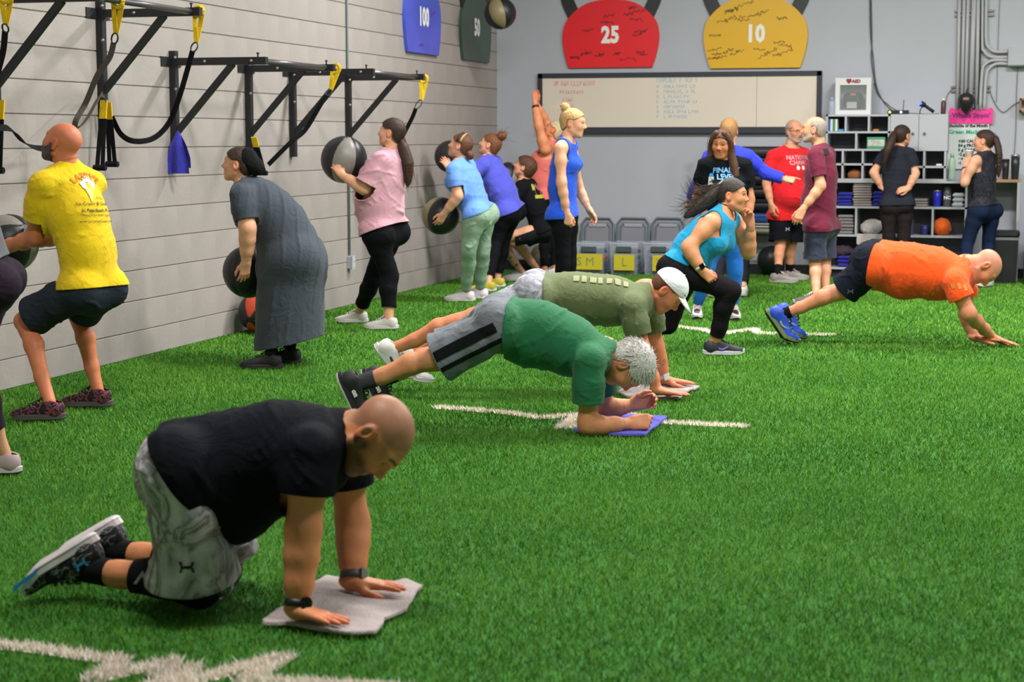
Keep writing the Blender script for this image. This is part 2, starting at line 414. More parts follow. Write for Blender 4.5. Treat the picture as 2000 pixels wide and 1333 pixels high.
LINES = [[(-60, 1252), (0, 1258), (90, 1267), (180, 1281), (238, 1287), (178, 1325), (336, 1290), (304, 1312), (378, 1302), (250, 1362), (555, 1280), (480, 1327), (620, 1332), (800, 1345)],
         [(855, 794), (1000, 806), (1056, 815), (1128, 809), (1096, 834), (1238, 809), (1210, 822), (1300, 824), (1452, 831)],
         [(1328, 638), (1372, 643), (1400, 652), (1448, 645), (1474, 642), (1480, 650), (1625, 653)]]
LW = [.034, .036, .04]
LP = [[onz(x, y)[:2] for x, y in L] for L in LINES]
def blades(P, h0, h1, w0, w1, seed):
    r = np.random.RandomState(seed); n = len(P); a = r.uniform(0, 2*math.pi, n); w = r.uniform(w0, w1, n)/2; h = r.uniform(h0, h1, n); ln = r.normal(0, .45, (n, 2))*h[:, None]
    dx = np.cos(a)*w; dy = np.sin(a)*w; z = np.full(n, -.012)
    v = np.stack([np.stack([P[:, 0]-dx, P[:, 1]-dy, z], 1), np.stack([P[:, 0]+dx, P[:, 1]+dy, z], 1), np.stack([P[:, 0]+ln[:, 0], P[:, 1]+ln[:, 1], z + h], 1)], 1).reshape(-1, 3); return v
def tri_soup(name, v, m, cols, parent=None):
    n = len(v)//3; me = bpy.data.meshes.new(name); me.vertices.add(n*3); me.vertices.foreach_set('co', v.astype(np.float32).ravel()); me.loops.add(n*3); me.loops.foreach_set('vertex_index', np.arange(n*3, dtype=np.int32))
    me.polygons.add(n); me.polygons.foreach_set('loop_start', np.arange(0, n*3, 3, dtype=np.int32)); me.update(calc_edges=True)
    at = me.color_attributes.new('Col', 'FLOAT_COLOR', 'POINT'); c4 = np.ones((n*3, 4), np.float32); c4[:, :3] = np.repeat(cols, 3, 0); at.data.foreach_set('color', c4.ravel())
    me.materials.append(m); o = bpy.data.objects.new(name, me); col.objects.link(o); o.parent = parent; return o
def scatter(d0, d1, dens, seed):
    r = np.random.RandomState(seed); n = int((d1**2 - d0**2)*.43*dens); D = np.sqrt(r.uniform(d0**2, d1**2, n)); s = r.uniform(-.43, .43, n)*D
    P = (HEAD[None, :2]*D[:, None] + RIGHT[None, :2]*s[:, None]); return P[(P[:, 0] > XL + .03) & (P[:, 1] < YB - .03)]
M_GRASS = mat('grass_blade', attr=True, rough=.75, spec=.15)
P_, V_, C_ = [], [], []
gA, gB = np.array(srgb(122, 172, 62)), np.array(srgb(56, 116, 36))
for (d0, d1, dens, h, w, sd) in ((4.6, 8.2, 15000, (.012, .026), (.0025, .0045), 1), (8.2, 12.5, 7500, (.014, .028), (.004, .007), 2), (12.5, 20.6, 2800, (.016, .030), (.008, .013), 3)):
    P = scatter(d0, d1, dens, sd)
    for L, lw in zip(LP, LW): P = P[line_dist(P, L) > lw]
    V_.append(blades(P, *h, *w, sd)); t = np.random.RandomState(sd).uniform(0, 1, len(P)); n_ = .5 + .25*np.sin(P[:, 0]*3.1 + 2*np.sin(P[:, 1]*1.7)) + .25*np.sin(P[:, 1]*4.3 + 2*np.sin(P[:, 0]*2.3)); t = np.clip(.75*t + .25*n_, 0, 1); C_.append(gA*t[:, None] + gB*(1-t[:, None]))
tu = tri_soup('turf_pile', np.concatenate(V_), M_GRASS, np.concatenate(C_)); tag(tu, 'short green artificial turf pile covering the whole gym floor', 'turf', kind='stuff')
for k, (L, lw) in enumerate(zip(LP, LW)):
    lo = np.min(L, 0) - .1; hi = np.max(L, 0) + .1; dn = (16000, 9000, 5000)[k]; r = np.random.RandomState(50 + k); P = r.uniform(lo, hi, (int(dn*np.prod(hi - lo)*2), 2)); P = P[line_dist(P, L) < lw]; P = P[P[:, 1] > 2]
    t = r.uniform(.82, 1.05, len(P)); o = tri_soup('white_line', blades(P, .016, .03, .004, .009, 60 + k), M_GRASS, np.array(srgb(246, 236, 224))*t[:, None], floor); o['kind'] = 'stuff'; o['label'] = 'white heartbeat line set into the turf'
    mb = MB()
    for a, b in zip(L[:-1], L[1:]): mb.bar((*a, -.011), (*b, -.011), lw*1.9, .006)
    mb.build('line_backing', mat('line_backing', (226, 214, 200), .9), floor)
# ---------------------------------------------------------------- people
SKIN = mat('skin', attr=True, rough=.5, vary=.07, vscale=30, bump=.06, bscale=180, spec=.35, sss=.06)
def lerp(a, b, t): return a + (b - a)*t
POSES = {'flat': ((.0, .04, .04), .16, .55), 'relax': ((.35, .5, .35), .04, .3), 'fist': ((1.35, 1.65, .9), .0, .0), 'grip': ((.28, .34, .3), .17, .5),
         'cup': ((.55, .75, .5), .05, .35), 'point': ((1.35, 1.6, .9), .0, .0), 'open': ((.12, .25, .2), .12, .6), 'loose': ((.75, 1.15, .7), .02, .15)}
def hand_prims(s, g, w, d, dorsal, right, pose, S):
    d = nrm(d); z = np.asarray(dorsal, float); z = nrm(z - d*z.dot(d)); x = np.cross(z, d)*(1 if right else -1)
    P = lambda a, b, c: w + (x*a + d*b + z*c)*S
    curl, spread, th = POSES[pose]
    s.cap(g, P(0, -.02, 0), P(.0, .03, 0), .025*S, .027*S, f=.72, side=x, k=.02)
    xs = (.029, .010, -.010, -.028); ln = (.072, .080, .074, .058); my = (.092, .096, .090, .082)
    for i in range(4):
        mc = P(xs[i], my[i], 0); s.cap(g, P(xs[i]*.75, .022, 0), mc, .0145*S, .0115*S, k=.016)
        c3 = curl
        if pose == 'point' and i == 0: c3 = (.1, .1, .1)
        a = 0; q = mc; sp = spread*(xs[i]/.029)
        for j, fr in enumerate((.44, .31, .25)):
            a += c3[j]*(1 + .05*i); dv = d*math.cos(a) - z*math.sin(a); dv = nrm(dv + x*sp*max(0, math.cos(a)))
            q2 = q + dv*ln[i]*fr*S; r = (.0100, .0088, .0079, .0066)
            s.cap(g, q, q2, r[j]*S, r[j+1]*S, k=.004); q = q2
    t0 = P(.018, .022, -.006); t1 = P(.040 + .012*th, .055 - .008*th, -.016*(1.6-th)); t2 = P(.043 + .035*th, .088, -.024*(1.5-th)); t3 = P(.036 + .048*th, .112, -.03*(1.4-th))
    s.cap(g, t0, t1, .017*S, .0135*S, k=.016); s.cap(g, t1, t2, .0125*S, .0105*S, k=.008); s.cap(g, t2, t3, .0105*S, .008*S, k=.005)

def head_prims(s, hc, M, k, jaw=1.0, fem=False):
    """M rows: right, forward, up of the head"""
    E = lambda x, y, z, rx, ry, rz, kk=.02, sub=False: s.ell('H', hc + (M[0]*x + M[1]*y + M[2]*z)*k, M, A(rx, ry, rz)*k, kk*k, sub)
    C = lambda a, b, ra, rb, kk=.015: s.cap('H', hc + (M[0]*a[0] + M[1]*a[1] + M[2]*a[2])*k, hc + (M[0]*b[0] + M[1]*b[1] + M[2]*b[2])*k, ra*k, rb*k, k=kk*k)
    E(0, -.012, .034, .078, .100, .086); E(0, .035, -.005, .066, .062, .075, .03)
    E(0, .030, -.052, .056*jaw, .062, .058, .03); C((0, .066, -.088), (0, .074, -.098), .026*jaw, .018, .03)
    for sx in (-1, 1):
        E(sx*.036, .062, -.022, .026, .026, .024, .03)                       # cheek
        C((sx*.056*jaw, .0, -.058), (sx*.022, .062, -.094), .017, .016, .03) # jaw line
        C((sx*.012, .088, .030), (sx*.044, .072, .030), .012 if not fem else .009, .009, .02)  # brow
        E(sx*.032, .106, .006, .018, .0225, .0095, .010, True)                # eye socket
        E(sx*.013, .100, -.030, .0085, .0105, .0085, .01)                     # nostril
        E(sx*.080, -.012, -.004, .011, .021, .034, .008); E(sx*.074, -.006, -.026, .010, .014, .014, .012)   # ear
        E(sx*.092, -.008, .002, .010, .011, .019, .006, True)
    C((0, .090, .018), (0, .112, -.020), .0085, .0105, .014); E(0, .112, -.024, .0115, .0105, .0095, .01)
    C((-.018, .088, -.054), (.018, .088, -.054), .0075, .0075, .01); C((-.015, .087, -.066), (.015, .087, -.066), .0085, .0085, .01)
    E(0, .100, -.060, .024, .009, .0022, .004, True)
def hairline(y):
    return np.interp(y, [-.12, -.07, -.03, .0, .02, .05, .075, .10], [-.075, -.065, -.02, .035, .030, .045, .068, .085])

def cuts_fn(cuts, tf=None):
    def g(p):
        r = np.full(len(p), -1.0)
        for cu in cuts:
            c, n, R = cu[:3]
            d = p - c; a = d.dot(nrm(n)); b = R - np.linalg.norm(d, axis=1); a = np.minimum(a, b)
            if len(cu) > 3 and tf is not None: a = np.minimum(a, tf[cu[4] if len(cu) > 4 else 'T'] - cu[3])
            r = np.maximum(r, a)
        return r
    return g
def folds(v, n, amp, sc, dr, seed=0, fade=None, spr=1.0):
    """cloth creases: broad swells plus sharper ridges that come and go"""
    r = np.random.RandomState(seed); dr = nrm(dr); out = np.zeros(len(v))
    for (f, a, cnt, sp) in ((1.0, .7, 3, .45), (2.2, .42, 4, .5), (3.4, .10, 3, .6)):
        for i in range(cnt):
            k = nrm(dr + r.normal(0, sp*spr, 3))*sc*f*r.uniform(.7, 1.4); w = r.normal(0, 1, 3)*sc*.28*f**.5*spr; w2 = r.normal(0, 1, 3)*sc*.30*min(1, spr*2)
            m = np.clip(.5 + .8*np.sin(v.dot(w2) + r.uniform(0, 6)), 0, 1)
            s_ = np.sin(v.dot(k) + 1.5*np.sin(v.dot(w) + r.uniform(0, 6)) + r.uniform(0, 6))
            out += m*a*((1 - np.abs(s_))**1.5*2 - .8)
    out = np.maximum(out, -.25)*.62
    if fade is not None and len(fade):
        kd = KDTree(len(fade))
        for i, q in enumerate(v[fade].tolist()): kd.insert(q, i)
        kd.balance(); d = np.array([kd.find(q)[2] for q in v.tolist()])
        out = out*np.clip(d/.05, .12, 1)
    return v + n*(out*amp)[:, None]

class Person:
    def __init__(s, label, base, J, S=1.0, bw=1.0, aw=1.0, lw=1.0, belly=0, bust=0, skin=(205, 150, 120), head=None, hands=None, h=.012, hh=.006, hf=.005, fem=False, glute=1.0, name='person', hs=None, jaw=1.0, paint=None, waistw=1.0, bd=1.0):
        s.S = S; s.bw = bw; s.aw = aw; s.lw = lw; s.belly = belly; s.bust = bust; s.h = h; s.fem = fem; s.glute = glute; s.ww = waistw; s.bd = bd
        b = onz(*base); s.D = b.dot(HEAD); s.base = b
        s.root = empty(name, b); tag(s.root, label, 'person')
        s.J = {k: (onz(v[0], v[1], v[3]) if v[2] == 'z' else onD(v[0], v[1], s.D + v[2])) for k, v in J.items()}
        j = s.J
        s.pel = (j['hipL'] + j['hipR'])/2; s.chest = (j['shL'] + j['shR'])/2
        s.side = nrm(j['shR'] - j['shL']); s.sideH = nrm(j['hipR'] - j['hipL'])
        s.waist = j.get('waist', lerp(s.pel, s.chest, .42)); s.up = nrm(s.chest - s.pel)
        s.upP = nrm(s.waist - s.pel); s.upC = nrm(s.chest - s.waist)
        s.front = nrm(np.cross(s.upC, s.side)); s.frontH = nrm(np.cross(s.upP, s.sideH)); s.frontW = nrm(s.front + s.frontH)
        s.neck = j.get('neck', s.chest + s.upC*.055*S)
        s.hs = hs or S; s.head = head; s.hands = hands or {}
        if head:
            hc = j['head']; fwd = nrm(V(*head[0])); up = V(*head[1]); up = nrm(up - fwd*up.dot(fwd)); s.M = np.array([np.cross(fwd, up), fwd, up]); s.hc = hc
        s.skin = np.array(srgb(*skin))*A(1.0, .92, .84); s.paint = paint; s.jaw = jaw
        s.body(hh, hf)
        L = lambda a, b: np.linalg.norm(j[a] - j[b])/S if a in j and b in j else 0
        print('PERSON', label[:30], 'D=%.1f S=%.2f' % (s.D, S), ' '.join('%s:%.2f' % (n, L(*p)) for n, p in dict(sh=('shL', 'shR'), uaR=('shR', 'elR'), faR=('elR', 'wrR'), uaL=('shL', 'elL'), faL=('elL', 'wrL'), hip=('hipL', 'hipR'), thR=('hipR', 'knR'), shR=('knR', 'anR'), thL=('hipL', 'knL'), shL=('knL', 'anL')).items()),
              'torso:%.2f' % (np.linalg.norm(s.chest - s.pel)/S), 'neck-head:%.2f' % (np.linalg.norm(s.neck - s.hc)/S if head else 0))
    # -- shapes shared by skin and clothes
    def torso(s, q, inf=0.0, g='T', k=.04, wi=0.0):
        S, b = s.S, s.bw; j = s.J; ribs = lerp(s.waist, s.chest, .5); top = s.chest - s.upC*.06*S
        ww = s.ww
        q.cap(g, s.pel, s.waist, .142*S*b + inf + wi*.5, .128*S*b*ww + inf + wi, f=.76*s.bd, side=s.sideH, k=k)
        q.cap(g, s.waist, ribs, .128*S*b*ww + inf + wi, .150*S*b + inf, f=.74*s.bd, side=nrm(s.side + s.sideH), k=k)
        q.cap(g, ribs, top, .150*S*b + inf, .128*S*b + inf, f=.72*s.bd, side=s.side, k=k)
        q.cap(g, lerp(j['shL'], j['shR'], .12), lerp(j['shL'], j['shR'], .88), .058*S*b**.5 + inf*.8, k=k)
        for sd in 'LR': q.cap(g, s.neck + s.upC*.012*S, lerp(s.neck, j['sh'+sd], .85), .046*S + inf*.4, .050*S + inf*.5, k=k)
        q.cap(g, j['hipL'], j['hipR'], .098*S*b + inf, k=k)
        for sd in 'LR':
            hp = j['hip'+sd]; th = nrm(j['kn'+sd] - hp) if 'kn'+sd in j else -s.upP
            bk = nrm(-s.frontH*.9 + nrm(s.upP - th)*.15)
            q.ell(g, hp + bk*.052*S*s.glute - s.upP*.02*S, np.eye(3), A(1, 1, 1)*(.088*S*b*s.glute + inf), k)
        if s.belly: q.ell(g, lerp(s.pel, s.waist, .85) + s.frontW*(.05*S + s.belly*.35), np.array([nrm(s.side + s.sideH), np.cross(nrm(s.upP+s.upC), nrm(s.side + s.sideH)), nrm(s.upP+s.upC)]), A(.13*S*b + inf, .09*S + s.belly*.7 + inf, .15*S + inf), k)
        if s.bust:
            for e in (-1, 1): q.ell(g, lerp(s.waist, s.chest, .60) + s.front*(.085*S*b) + s.side*e*.068*S*b, np.eye(3), A(1, 1, 1)*(s.bust + inf), k*.8)
    def arm(s, q, sd, inf=0.0, t0=0, t1=2.0, k=.035, flare=0.0):
        j = s.J; S = s.S*s.aw; a, b, c = (j[n + sd] for n in ('sh', 'el', 'wr')); g = 'A' + sd
        def P(t): return lerp(a, b, t) if t <= 1 else lerp(b, c, t - 1)
        R = lambda t: np.interp(t, [0, .35, .9, 1.0, 1.3, 1.65, 2.0], [.056, .052, .041, .040, .0415, .034, .0265])*S + inf
        ts = [t for t in (0, .35, .9, 1.0, 1.3, 1.65, 2.0) if t0 < t < t1]; ts = [t0] + ts + [t1]
        for u, w in zip(ts[:-1], ts[1:]):
            e = lambda t: flare*(t - t0)/max(t1 - t0, .01)
            q.cap(g, P(u), P(w), R(u) + e(u), R(w) + e(w), k=k)
    def leg(s, q, sd, inf=0.0, t0=0, t1=2.0, k=.025, flare=0.0):
        j = s.J; S = s.S*s.lw; g = 'L' + sd
        if 'kn'+sd not in j: return
        a, b = j['hip'+sd], j['kn'+sd]; c = j.get('an'+sd, b + (b - a)*.9)
        bend = nrm((b - a)/np.linalg.norm(b - a) + (b - c)/np.linalg.norm(b - c) + s.frontH*.02)
        ax = nrm(c - b); bk = nrm(-bend + ax*bend.dot(ax)) if np.linalg.norm(-bend + ax*bend.dot(ax)) > .05 else -s.frontH
        if abs(nrm(b - a).dot(ax)) > .97: bk = nrm(-s.frontH + ax*s.frontH.dot(ax))
        def P(t):
            if t <= 1: return lerp(a, b, t)
            u = t - 1; return lerp(b, c, u) + bk*S*.016*math.sin(min(u/.62, 1)*math.pi if u < .62 else 0)
        R = lambda t: np.interp(t, [0, .3, .8, 1.0, 1.12, 1.32, 1.7, 2.0], [.088, .083, .060, .054, .050, .054, .040, .036])*S + inf
        ts = [t for t in (0, .3, .8, 1.0, 1.12, 1.32, 1.7, 2.0) if t0 < t < t1]; ts = [t0] + ts + [t1]
        for u, w in zip(ts[:-1], ts[1:]):
            e = lambda t: flare*(t - t0)/max(t1 - t0, .01)
            q.cap(g, P(u), P(w), R(u) + e(u), R(w) + e(w), k=k)
    def body(s, hh, hf):
        q = Sdf(); j = s.J; S = s.S
        s.torso(q)
        for sd in 'LR':
            if 'el'+sd in j: s.arm(q, sd)
            s.leg(q, sd)
        GK = dict(AL=.03, AR=.03, LL=.03, LR=.012, H=.02, HL=.02, HR=.02)
        parts = []; cutsC = []; zips = []
        if s.head:
            nd = nrm(s.hc - s.neck); nr = .054*S*(1.0 if not s.fem else .86)*min(s.bw, 1.15)**.5
            he = s.hc - s.M[2]*.03*s.hs - s.M[1]*.028*s.hs
            nd = nrm(he - s.neck); nc = s.neck + nd*min(.045*S, .5*np.linalg.norm(he - s.neck))
            q.cap('T', s.neck - nd*.02, nc + nd*.03, nr*1.08, nr, k=.03)
            cutsC.append((nc, nd, nr*1.55)); 
            f = Sdf(); f.p = [p for p in q.p if p[1] == 'T']; f.cap('T', s.neck - nd*.02, he, nr*1.08, nr*.95, k=.03)
            head_prims(f, s.hc, s.M, s.hs, s.jaw, s.fem)
            R = .17*s.hs; v, t = f.mesh(hh, s.hc - R, s.hc + R, GK); t = tri(t)
            hq = Sdf(); hq.p = [p for p in f.p if p[1] == 'H' and not p[9]]; n3 = (int(2*R/hh) + 3,)*3; HF = hq.field(s.hc - R, n3, hh); ii = np.clip(np.round((v - s.hc + R)/hh).astype(int), 0, n3[0] - 1)
            hf_ = HF[ii[:, 0], ii[:, 1], ii[:, 2]] - .008; dn_ = v - nc; al_ = dn_.dot(nd); rad_ = np.linalg.norm(dn_ - al_[:, None]*nd, axis=1) - nr*1.5
            g = np.maximum(np.minimum(np.maximum(-al_, rad_), hf_), np.linalg.norm(v - s.hc, axis=1) - .165*s.hs)
            v, t = clip(v, t, g); v, t = biggest(v, t); s.hmesh = (v, t)
            parts.append((v, t, s.headcol(v))); zips.append((nc, nd, .09*S))
        for sd in 'LR':
            if sd in s.hands and 'wr'+sd in j:
                pose, d, dn = s.hands[sd]; d = V(*d); dn = V(*dn); w = j['wr'+sd]; fa = nrm(w - j['el'+sd]); c = w - fa*.03*S
                f = Sdf(); f.p = [p for p in q.p if p[1] == 'A'+sd]; hand_prims(f, 'A'+sd, w, d, dn, sd == 'R', pose, S*(.97 if s.fem else 1.04))
                lo, hi = f.bounds(); lo = np.maximum(lo, w - .25) - .02; hi = np.minimum(hi, w + .25) + .02
                v, t = f.mesh(hf, lo, hi); t = tri(t)
                v, t = clip(v, t, np.maximum(-(v - c).dot(fa), np.linalg.norm(v - w, axis=1) - .24)); v, t = biggest(v, t)
                cl = np.tile(s.skin, (len(v), 1)); dd = np.linalg.norm(v - w, axis=1)/S; cl = cl*(1 + np.clip((dd - .05)/.1, 0, 1)[:, None]*(A(1.06, .86, .86) - 1))
                parts.append((v, t, cl)); zips.append((c, fa, .06*S)); cutsC.append((c, fa, .07*S))
        v, t = q.mesh(s.h, gk=GK); t = tri(t)
        if cutsC: v, t = clip(v, t, cuts_fn(cutsC)(v))
        v, t = biggest(v, t); v = relax(v, t, 1, .4)
        cl = np.tile(s.skin, (len(v), 1))
        if s.paint: cl = s.paint(s, v, cl)
        VV, TT, CC = [v], [t], [cl]; n = len(v)
        for (a, b, c) in parts: VV.append(a); TT.append(b + n); CC.append(c); n += len(a)
        v = np.concatenate(VV); t = np.concatenate(TT); cl = np.concatenate(CC)
        for z in zips:
            n0 = len(t); t = zipper(v, t, *z)
            near = (np.abs((v - z[0]).dot(z[1])) < .022) & (np.linalg.norm(v - z[0], axis=1) < z[2]*1.3); tn = t[near[t].any(1)]
            if len(tn): sm_ = relax(v, tn, 5, .5); v = np.where(near[:, None], sm_, v)
            if len(t) == n0: print('ZIP FAILED', s.root['label'][:20])
        if s.head:
            for e in (-1, 1):
                c = s.hc + (s.M[0]*e*.032 + s.M[1]*.0755 + s.M[2]*.007)*s.hs; bv, bt, bc = ball12(c, .0125*s.hs, s.M[1])
                t = np.concatenate([t, bt + len(v)]); v = np.concatenate([v, bv]); cl = np.concatenate([cl, bc])
        s.bodyo = mesh_obj('body', v, t, SKIN, s.root, loc=s.base, cols=cl)
    def loc(s, v): return (v - s.hc).dot(s.M.T)/s.hs
    def headcol(s, v):
        c = np.tile(s.skin, (len(v), 1)); p = s.loc(v); x, y, z = np.abs(p[:, 0]), p[:, 1], p[:, 2]
        sm = lambda a, lo, hi: np.clip((a - lo)/(hi - lo), 0, 1)
        def mixin(m, colr): nonlocal c; c = c*(1 - m[:, None]) + np.array(colr)*m[:, None]
        red = s.skin*A(1.05, .72, .68)
        mixin(.55*np.exp(-((x - .04)**2 + (z + .025)**2)/.0006)*sm(y, .03, .06), red)
        mixin(.6*np.exp(-((x)**2 + (z + .024)**2)/.0003)*sm(y, .09, .1), red); mixin(.6*sm(x, .074, .082)*(np.abs(y + .01) < .04), red)
        lip = sm(.024 - x, 0, .004)*sm(.0125 - np.abs(z + .060), 0, .004)*sm(y, .078, .086); mixin(lip*.75, s.skin*A(.82, .42, .42))
        hd = s.head[2] if len(s.head) > 2 else {}
        brow = hd.get('brow', (70, 48, 35)); bm = sm(.0065 - np.abs(z - .036 - .10*(x - .02)*(x < .04) + .2*(x - .04)*(x > .04)), 0, .004)*(x > .010)*(x < .052)*sm(y, .055, .07); mixin(bm*.8, srgb(*brow))
        lid = sm(.004 - np.abs(z - .0165), 0, .003)*(x > .016)*(x < .05)*sm(y, .065, .075); mixin(lid*.6, s.skin*.25)
        if 'stub' in hd:
            cc, st = hd['stub']; beard = np.maximum(sm(-.030 - z, 0, .02)*sm(y, -.02, .02), sm(-.0 - z, 0, .02)*sm(.03 - np.abs(y - .01), 0, .015)*(x > .045))*(1 - lip)*(z > -.125)
            beard = beard*np.where((x < .03) & (z > -.035), .1, 1); mixin(beard*st, srgb(*cc))
        if 'scalp' in hd:
            cc, st = hd['scalp']; m = sm(z - hairline(y) + hd.get('rec', 0), 0, .012); mixin(m*st, srgb(*cc))
        return np.clip(c, 0, 1)
    # -- clothes
    def garment(s, name, q, cuts, m, amp=.006, sc=30, dr=(0, 0, 1), h=None, gk=None, thick=.007, label=None, seed=None, rel=2, colfn=None, minf=.15, spr=1.0):
        h = h or s.h
        v, t = q.mesh(h, gk=gk or dict(AL=.03, AR=.03, LL=.02, LR=.008)); t = tri(t); v = relax(v, t, rel, .5)
        tf = None
        if any(len(c) > 3 for c in cuts):
            tf = {}; lo = v.min(0) - .02; n3 = tuple(int(x/h) + 4 for x in (v.max(0) - lo)); ii = np.clip(np.round((v - lo)/h).astype(int), 0, np.array(n3) - 1)
            for gname in set(c[4] if len(c) > 4 else 'T' for c in cuts if len(c) > 3):
                tq = Sdf(); tq.p = [p for p in q.p if p[1] == gname]; tf[gname] = tq.field(lo, n3, h)[ii[:, 0], ii[:, 1], ii[:, 2]]
        v, t = clip(v, t, cuts_fn(cuts, tf)(v)); v, t = biggest(v, t, minf)
        if amp: v = folds(v, vnorm(v, t), amp, sc, dr, seed if seed is not None else len(name) + int(s.D*100), np.unique(boundary(t))[::3], spr)
        bare = (v, t); v, t = hem(v, t, thick)
        o = mesh_obj(name, v, t, m, s.root, loc=s.base, cols=colfn(s, v) if colfn else None)
        if label: o['label'] = label
        o_bvh = BVHTree.FromPolygons(bare[0].tolist(), bare[1].tolist()); s.last = (o, o_bvh); return o
    def shirt(s, m, inf=.014, sl=.6, hemo=.0, amp=.006, sc=28, name='shirt', flare=.014, belly_hang=.0, neckdrop=0.0, dr=None, wi=.012, armhole=.055, side_dr=None, hemtilt=0.0, vneck=0, **k):
        q = Sdf(); s.torso(q, inf, k=.05, wi=wi); j = s.J; S = s.S; cuts = []
        for sd in 'LR':
            if 'el'+sd not in j: continue
            if sl > 0:
                s.arm(q, sd, inf*.75, 0, sl + (.25 if sl < 1 else .12), k=.03, flare=flare)
                a, b, c = (j[n+sd] for n in ('sh', 'el', 'wr')); P = lerp(a, b, sl) if sl <= 1 else lerp(b, c, sl - 1); d = nrm(b - a) if sl <= 1 else nrm(c - b)
                cuts.append((P, d, .18*S*max(1, s.aw), .03))
            else:
                e = nrm(j['sh'+sd] - s.chest); cuts.append((j['sh'+sd] - e*armhole*S, nrm(e - s.front*.12), .125*S))
        hp = s.pel + s.upP*hemo*S; cuts.append((hp, -nrm(s.upP - s.frontH*hemtilt), 9))
        nd = nrm(s.upC + s.front*(.35 + neckdrop)); cuts.append((s.neck + s.upC*(.022 - .03*neckdrop)*S, nd, .105*S + .05*neckdrop))
        if vneck: cuts.append((s.neck + s.front*.05*S - s.upC*vneck*.2, nrm(s.front + s.upC*.3), vneck))
        return s.garment(name, q, cuts, m, amp, sc, dr if dr is not None else s.up, gk=dict(AL=.035, AR=.035), **k)
    def pants(s, m, tl=.8, inf=.016, top=.06, flare=.03, amp=.006, sc=28, name='shorts', **k):
        q = Sdf(); j = s.J; S = s.S; b = s.bw; kk = .04; cuts = []
        tt = top + .05; it = min(inf, .007)
        q.cap('T', s.pel, s.pel + s.upP*tt*S, .142*S*b + it, .134*S*b*s.ww + it, f=.77*s.bd, side=s.sideH, k=kk); q.cap('T', j['hipL'], j['hipR'], .098*S*b + it, k=kk)
        for sd in 'LR':
            if 'kn'+sd not in j: continue
            hp = j['hip'+sd]; th = nrm(j['kn'+sd] - hp); bk = nrm(-s.frontH*.9 + nrm(s.upP - th)*.15)
            q.ell('T', hp + bk*.052*S*s.glute - s.upP*.02*S, np.eye(3), A(1, 1, 1)*(.088*S*b*s.glute + it), kk)
            s.leg(q, sd, it, 0, min(tl + .2, 2.0), k=.03, flare=flare + inf - it)
            a, bb = j['hip'+sd], j['kn'+sd]; c = j.get('an'+sd, bb + (bb - a)*.9); P = lerp(a, bb, tl) if tl <= 1 else lerp(bb, c, tl - 1); d = nrm(bb - a) if tl <= 1 else nrm(c - bb)
            cuts.append((P, d, .22*S*max(1, s.lw), .012, 'L' + ('R' if sd == 'L' else 'L')))
        cuts.append((s.pel + s.upP*top*S, s.upP, .5))
        return s.garment(name, q, cuts, m, amp, sc, s.sideH*.2 + V(0, 1, 0)*.6, gk=dict(LL=.03, LR=.010), **k)
    def sock(s, sd, m, t0=.86, t1=2.0, inf=.006, name='sock', amp=.002):
        if t0 < 1: t0 = 1 + t0
        q = Sdf(); s.leg(q, sd, inf, t0 - .05, t1); j = s.J; d = nrm(j['an'+sd] - j['kn'+sd])
        return s.garment(name, q, [(lerp(j['kn'+sd], j['an'+sd], t0 - 1), -d, .2)], m, amp, 60, d, h=.009)
    def shoe(s, sd, toe, up, upper, sole, lace=None, bend=0, scale=1.0, accent=None, at=None, mid=None):
        d = nrm(V(*toe)); u = V(*up); u = nrm(u - d*u.dot(d)); x = np.cross(d, u); k = s.S*scale*1.02
        o0 = (at if at is not None else s.J['an'+sd]) - u*.088*k
        return make_shoe(s.root, s.base, o0, np.stack([x, d, u], 1), k, upper, sole, lace, bend, accent, mid)
    def hair(s, m, style='short', off=.012, line=0.0, h=.008, amp=.004, sc=70, pts=None, name='hair', label=None, keep=None, extra=None, cap_y=.0, strands=0, smat=None):
        q = Sdf(); k = s.hs; W = lambda x, y, z: s.hc + (s.M[0]*x + s.M[1]*y + s.M[2]*z)*k
        q.ell('H', W(0, -.012, .034), s.M, A(.078 + off, .100 + off, .086 + off)*k, .02); q.ell('H', W(0, -.045, -.02), s.M, A(.062 + off, .05 + off, .07 + off)*k, .03)
        q.ell('H', W(0, .035, .01), s.M, A(.068 + off*.8, .06 + off*.6, .07 + off*.8)*k, .03)
        v, t = q.mesh(h*k); t = tri(t); p = s.loc(v)
        g = hairline(p[:, 1]) + line - p[:, 2]
        g = np.maximum(g, .012 - np.abs(np.abs(p[:, 0]) - .0) - 9*(1)) if False else g
        ear = (.036 - np.sqrt((p[:, 1] + .008)**2 + (p[:, 2] + .002)**2)); g = np.maximum(g, np.where(np.abs(p[:, 0]) > .05, ear, -1))
        if keep is not None: g = np.maximum(g, keep(p))
        v, t = clip(v, t, g)
        VV, TT = [v], [t]; n = len(v)
        for ch in (pts or []):
            e = Sdf(); P = [W(*c[:3]) if len(c) == 4 else c[0] for c in ch]; R = [c[-1]*k for c in ch]
            sp = spline(P, 4) if len(P) > 2 else P; rr = np.interp(np.linspace(0, len(P)-1, len(sp)), range(len(P)), R)
            e.chain('H', sp, rr, k=.012); a, b = e.mesh(h*k); b = tri(b); VV.append(a); TT.append(b + n); n += len(a)
        v = np.concatenate(VV); t = np.concatenate(TT)
        if amp: v = folds(v, vnorm(v, t), amp*k, sc/k, s.M[1]*.3 + s.M[0], int(s.D*10))
        v, t = hem(v, t, .006)
        o = mesh_obj(name, v, t, m, s.root, loc=s.base)
        if label: o['label'] = label
        return o
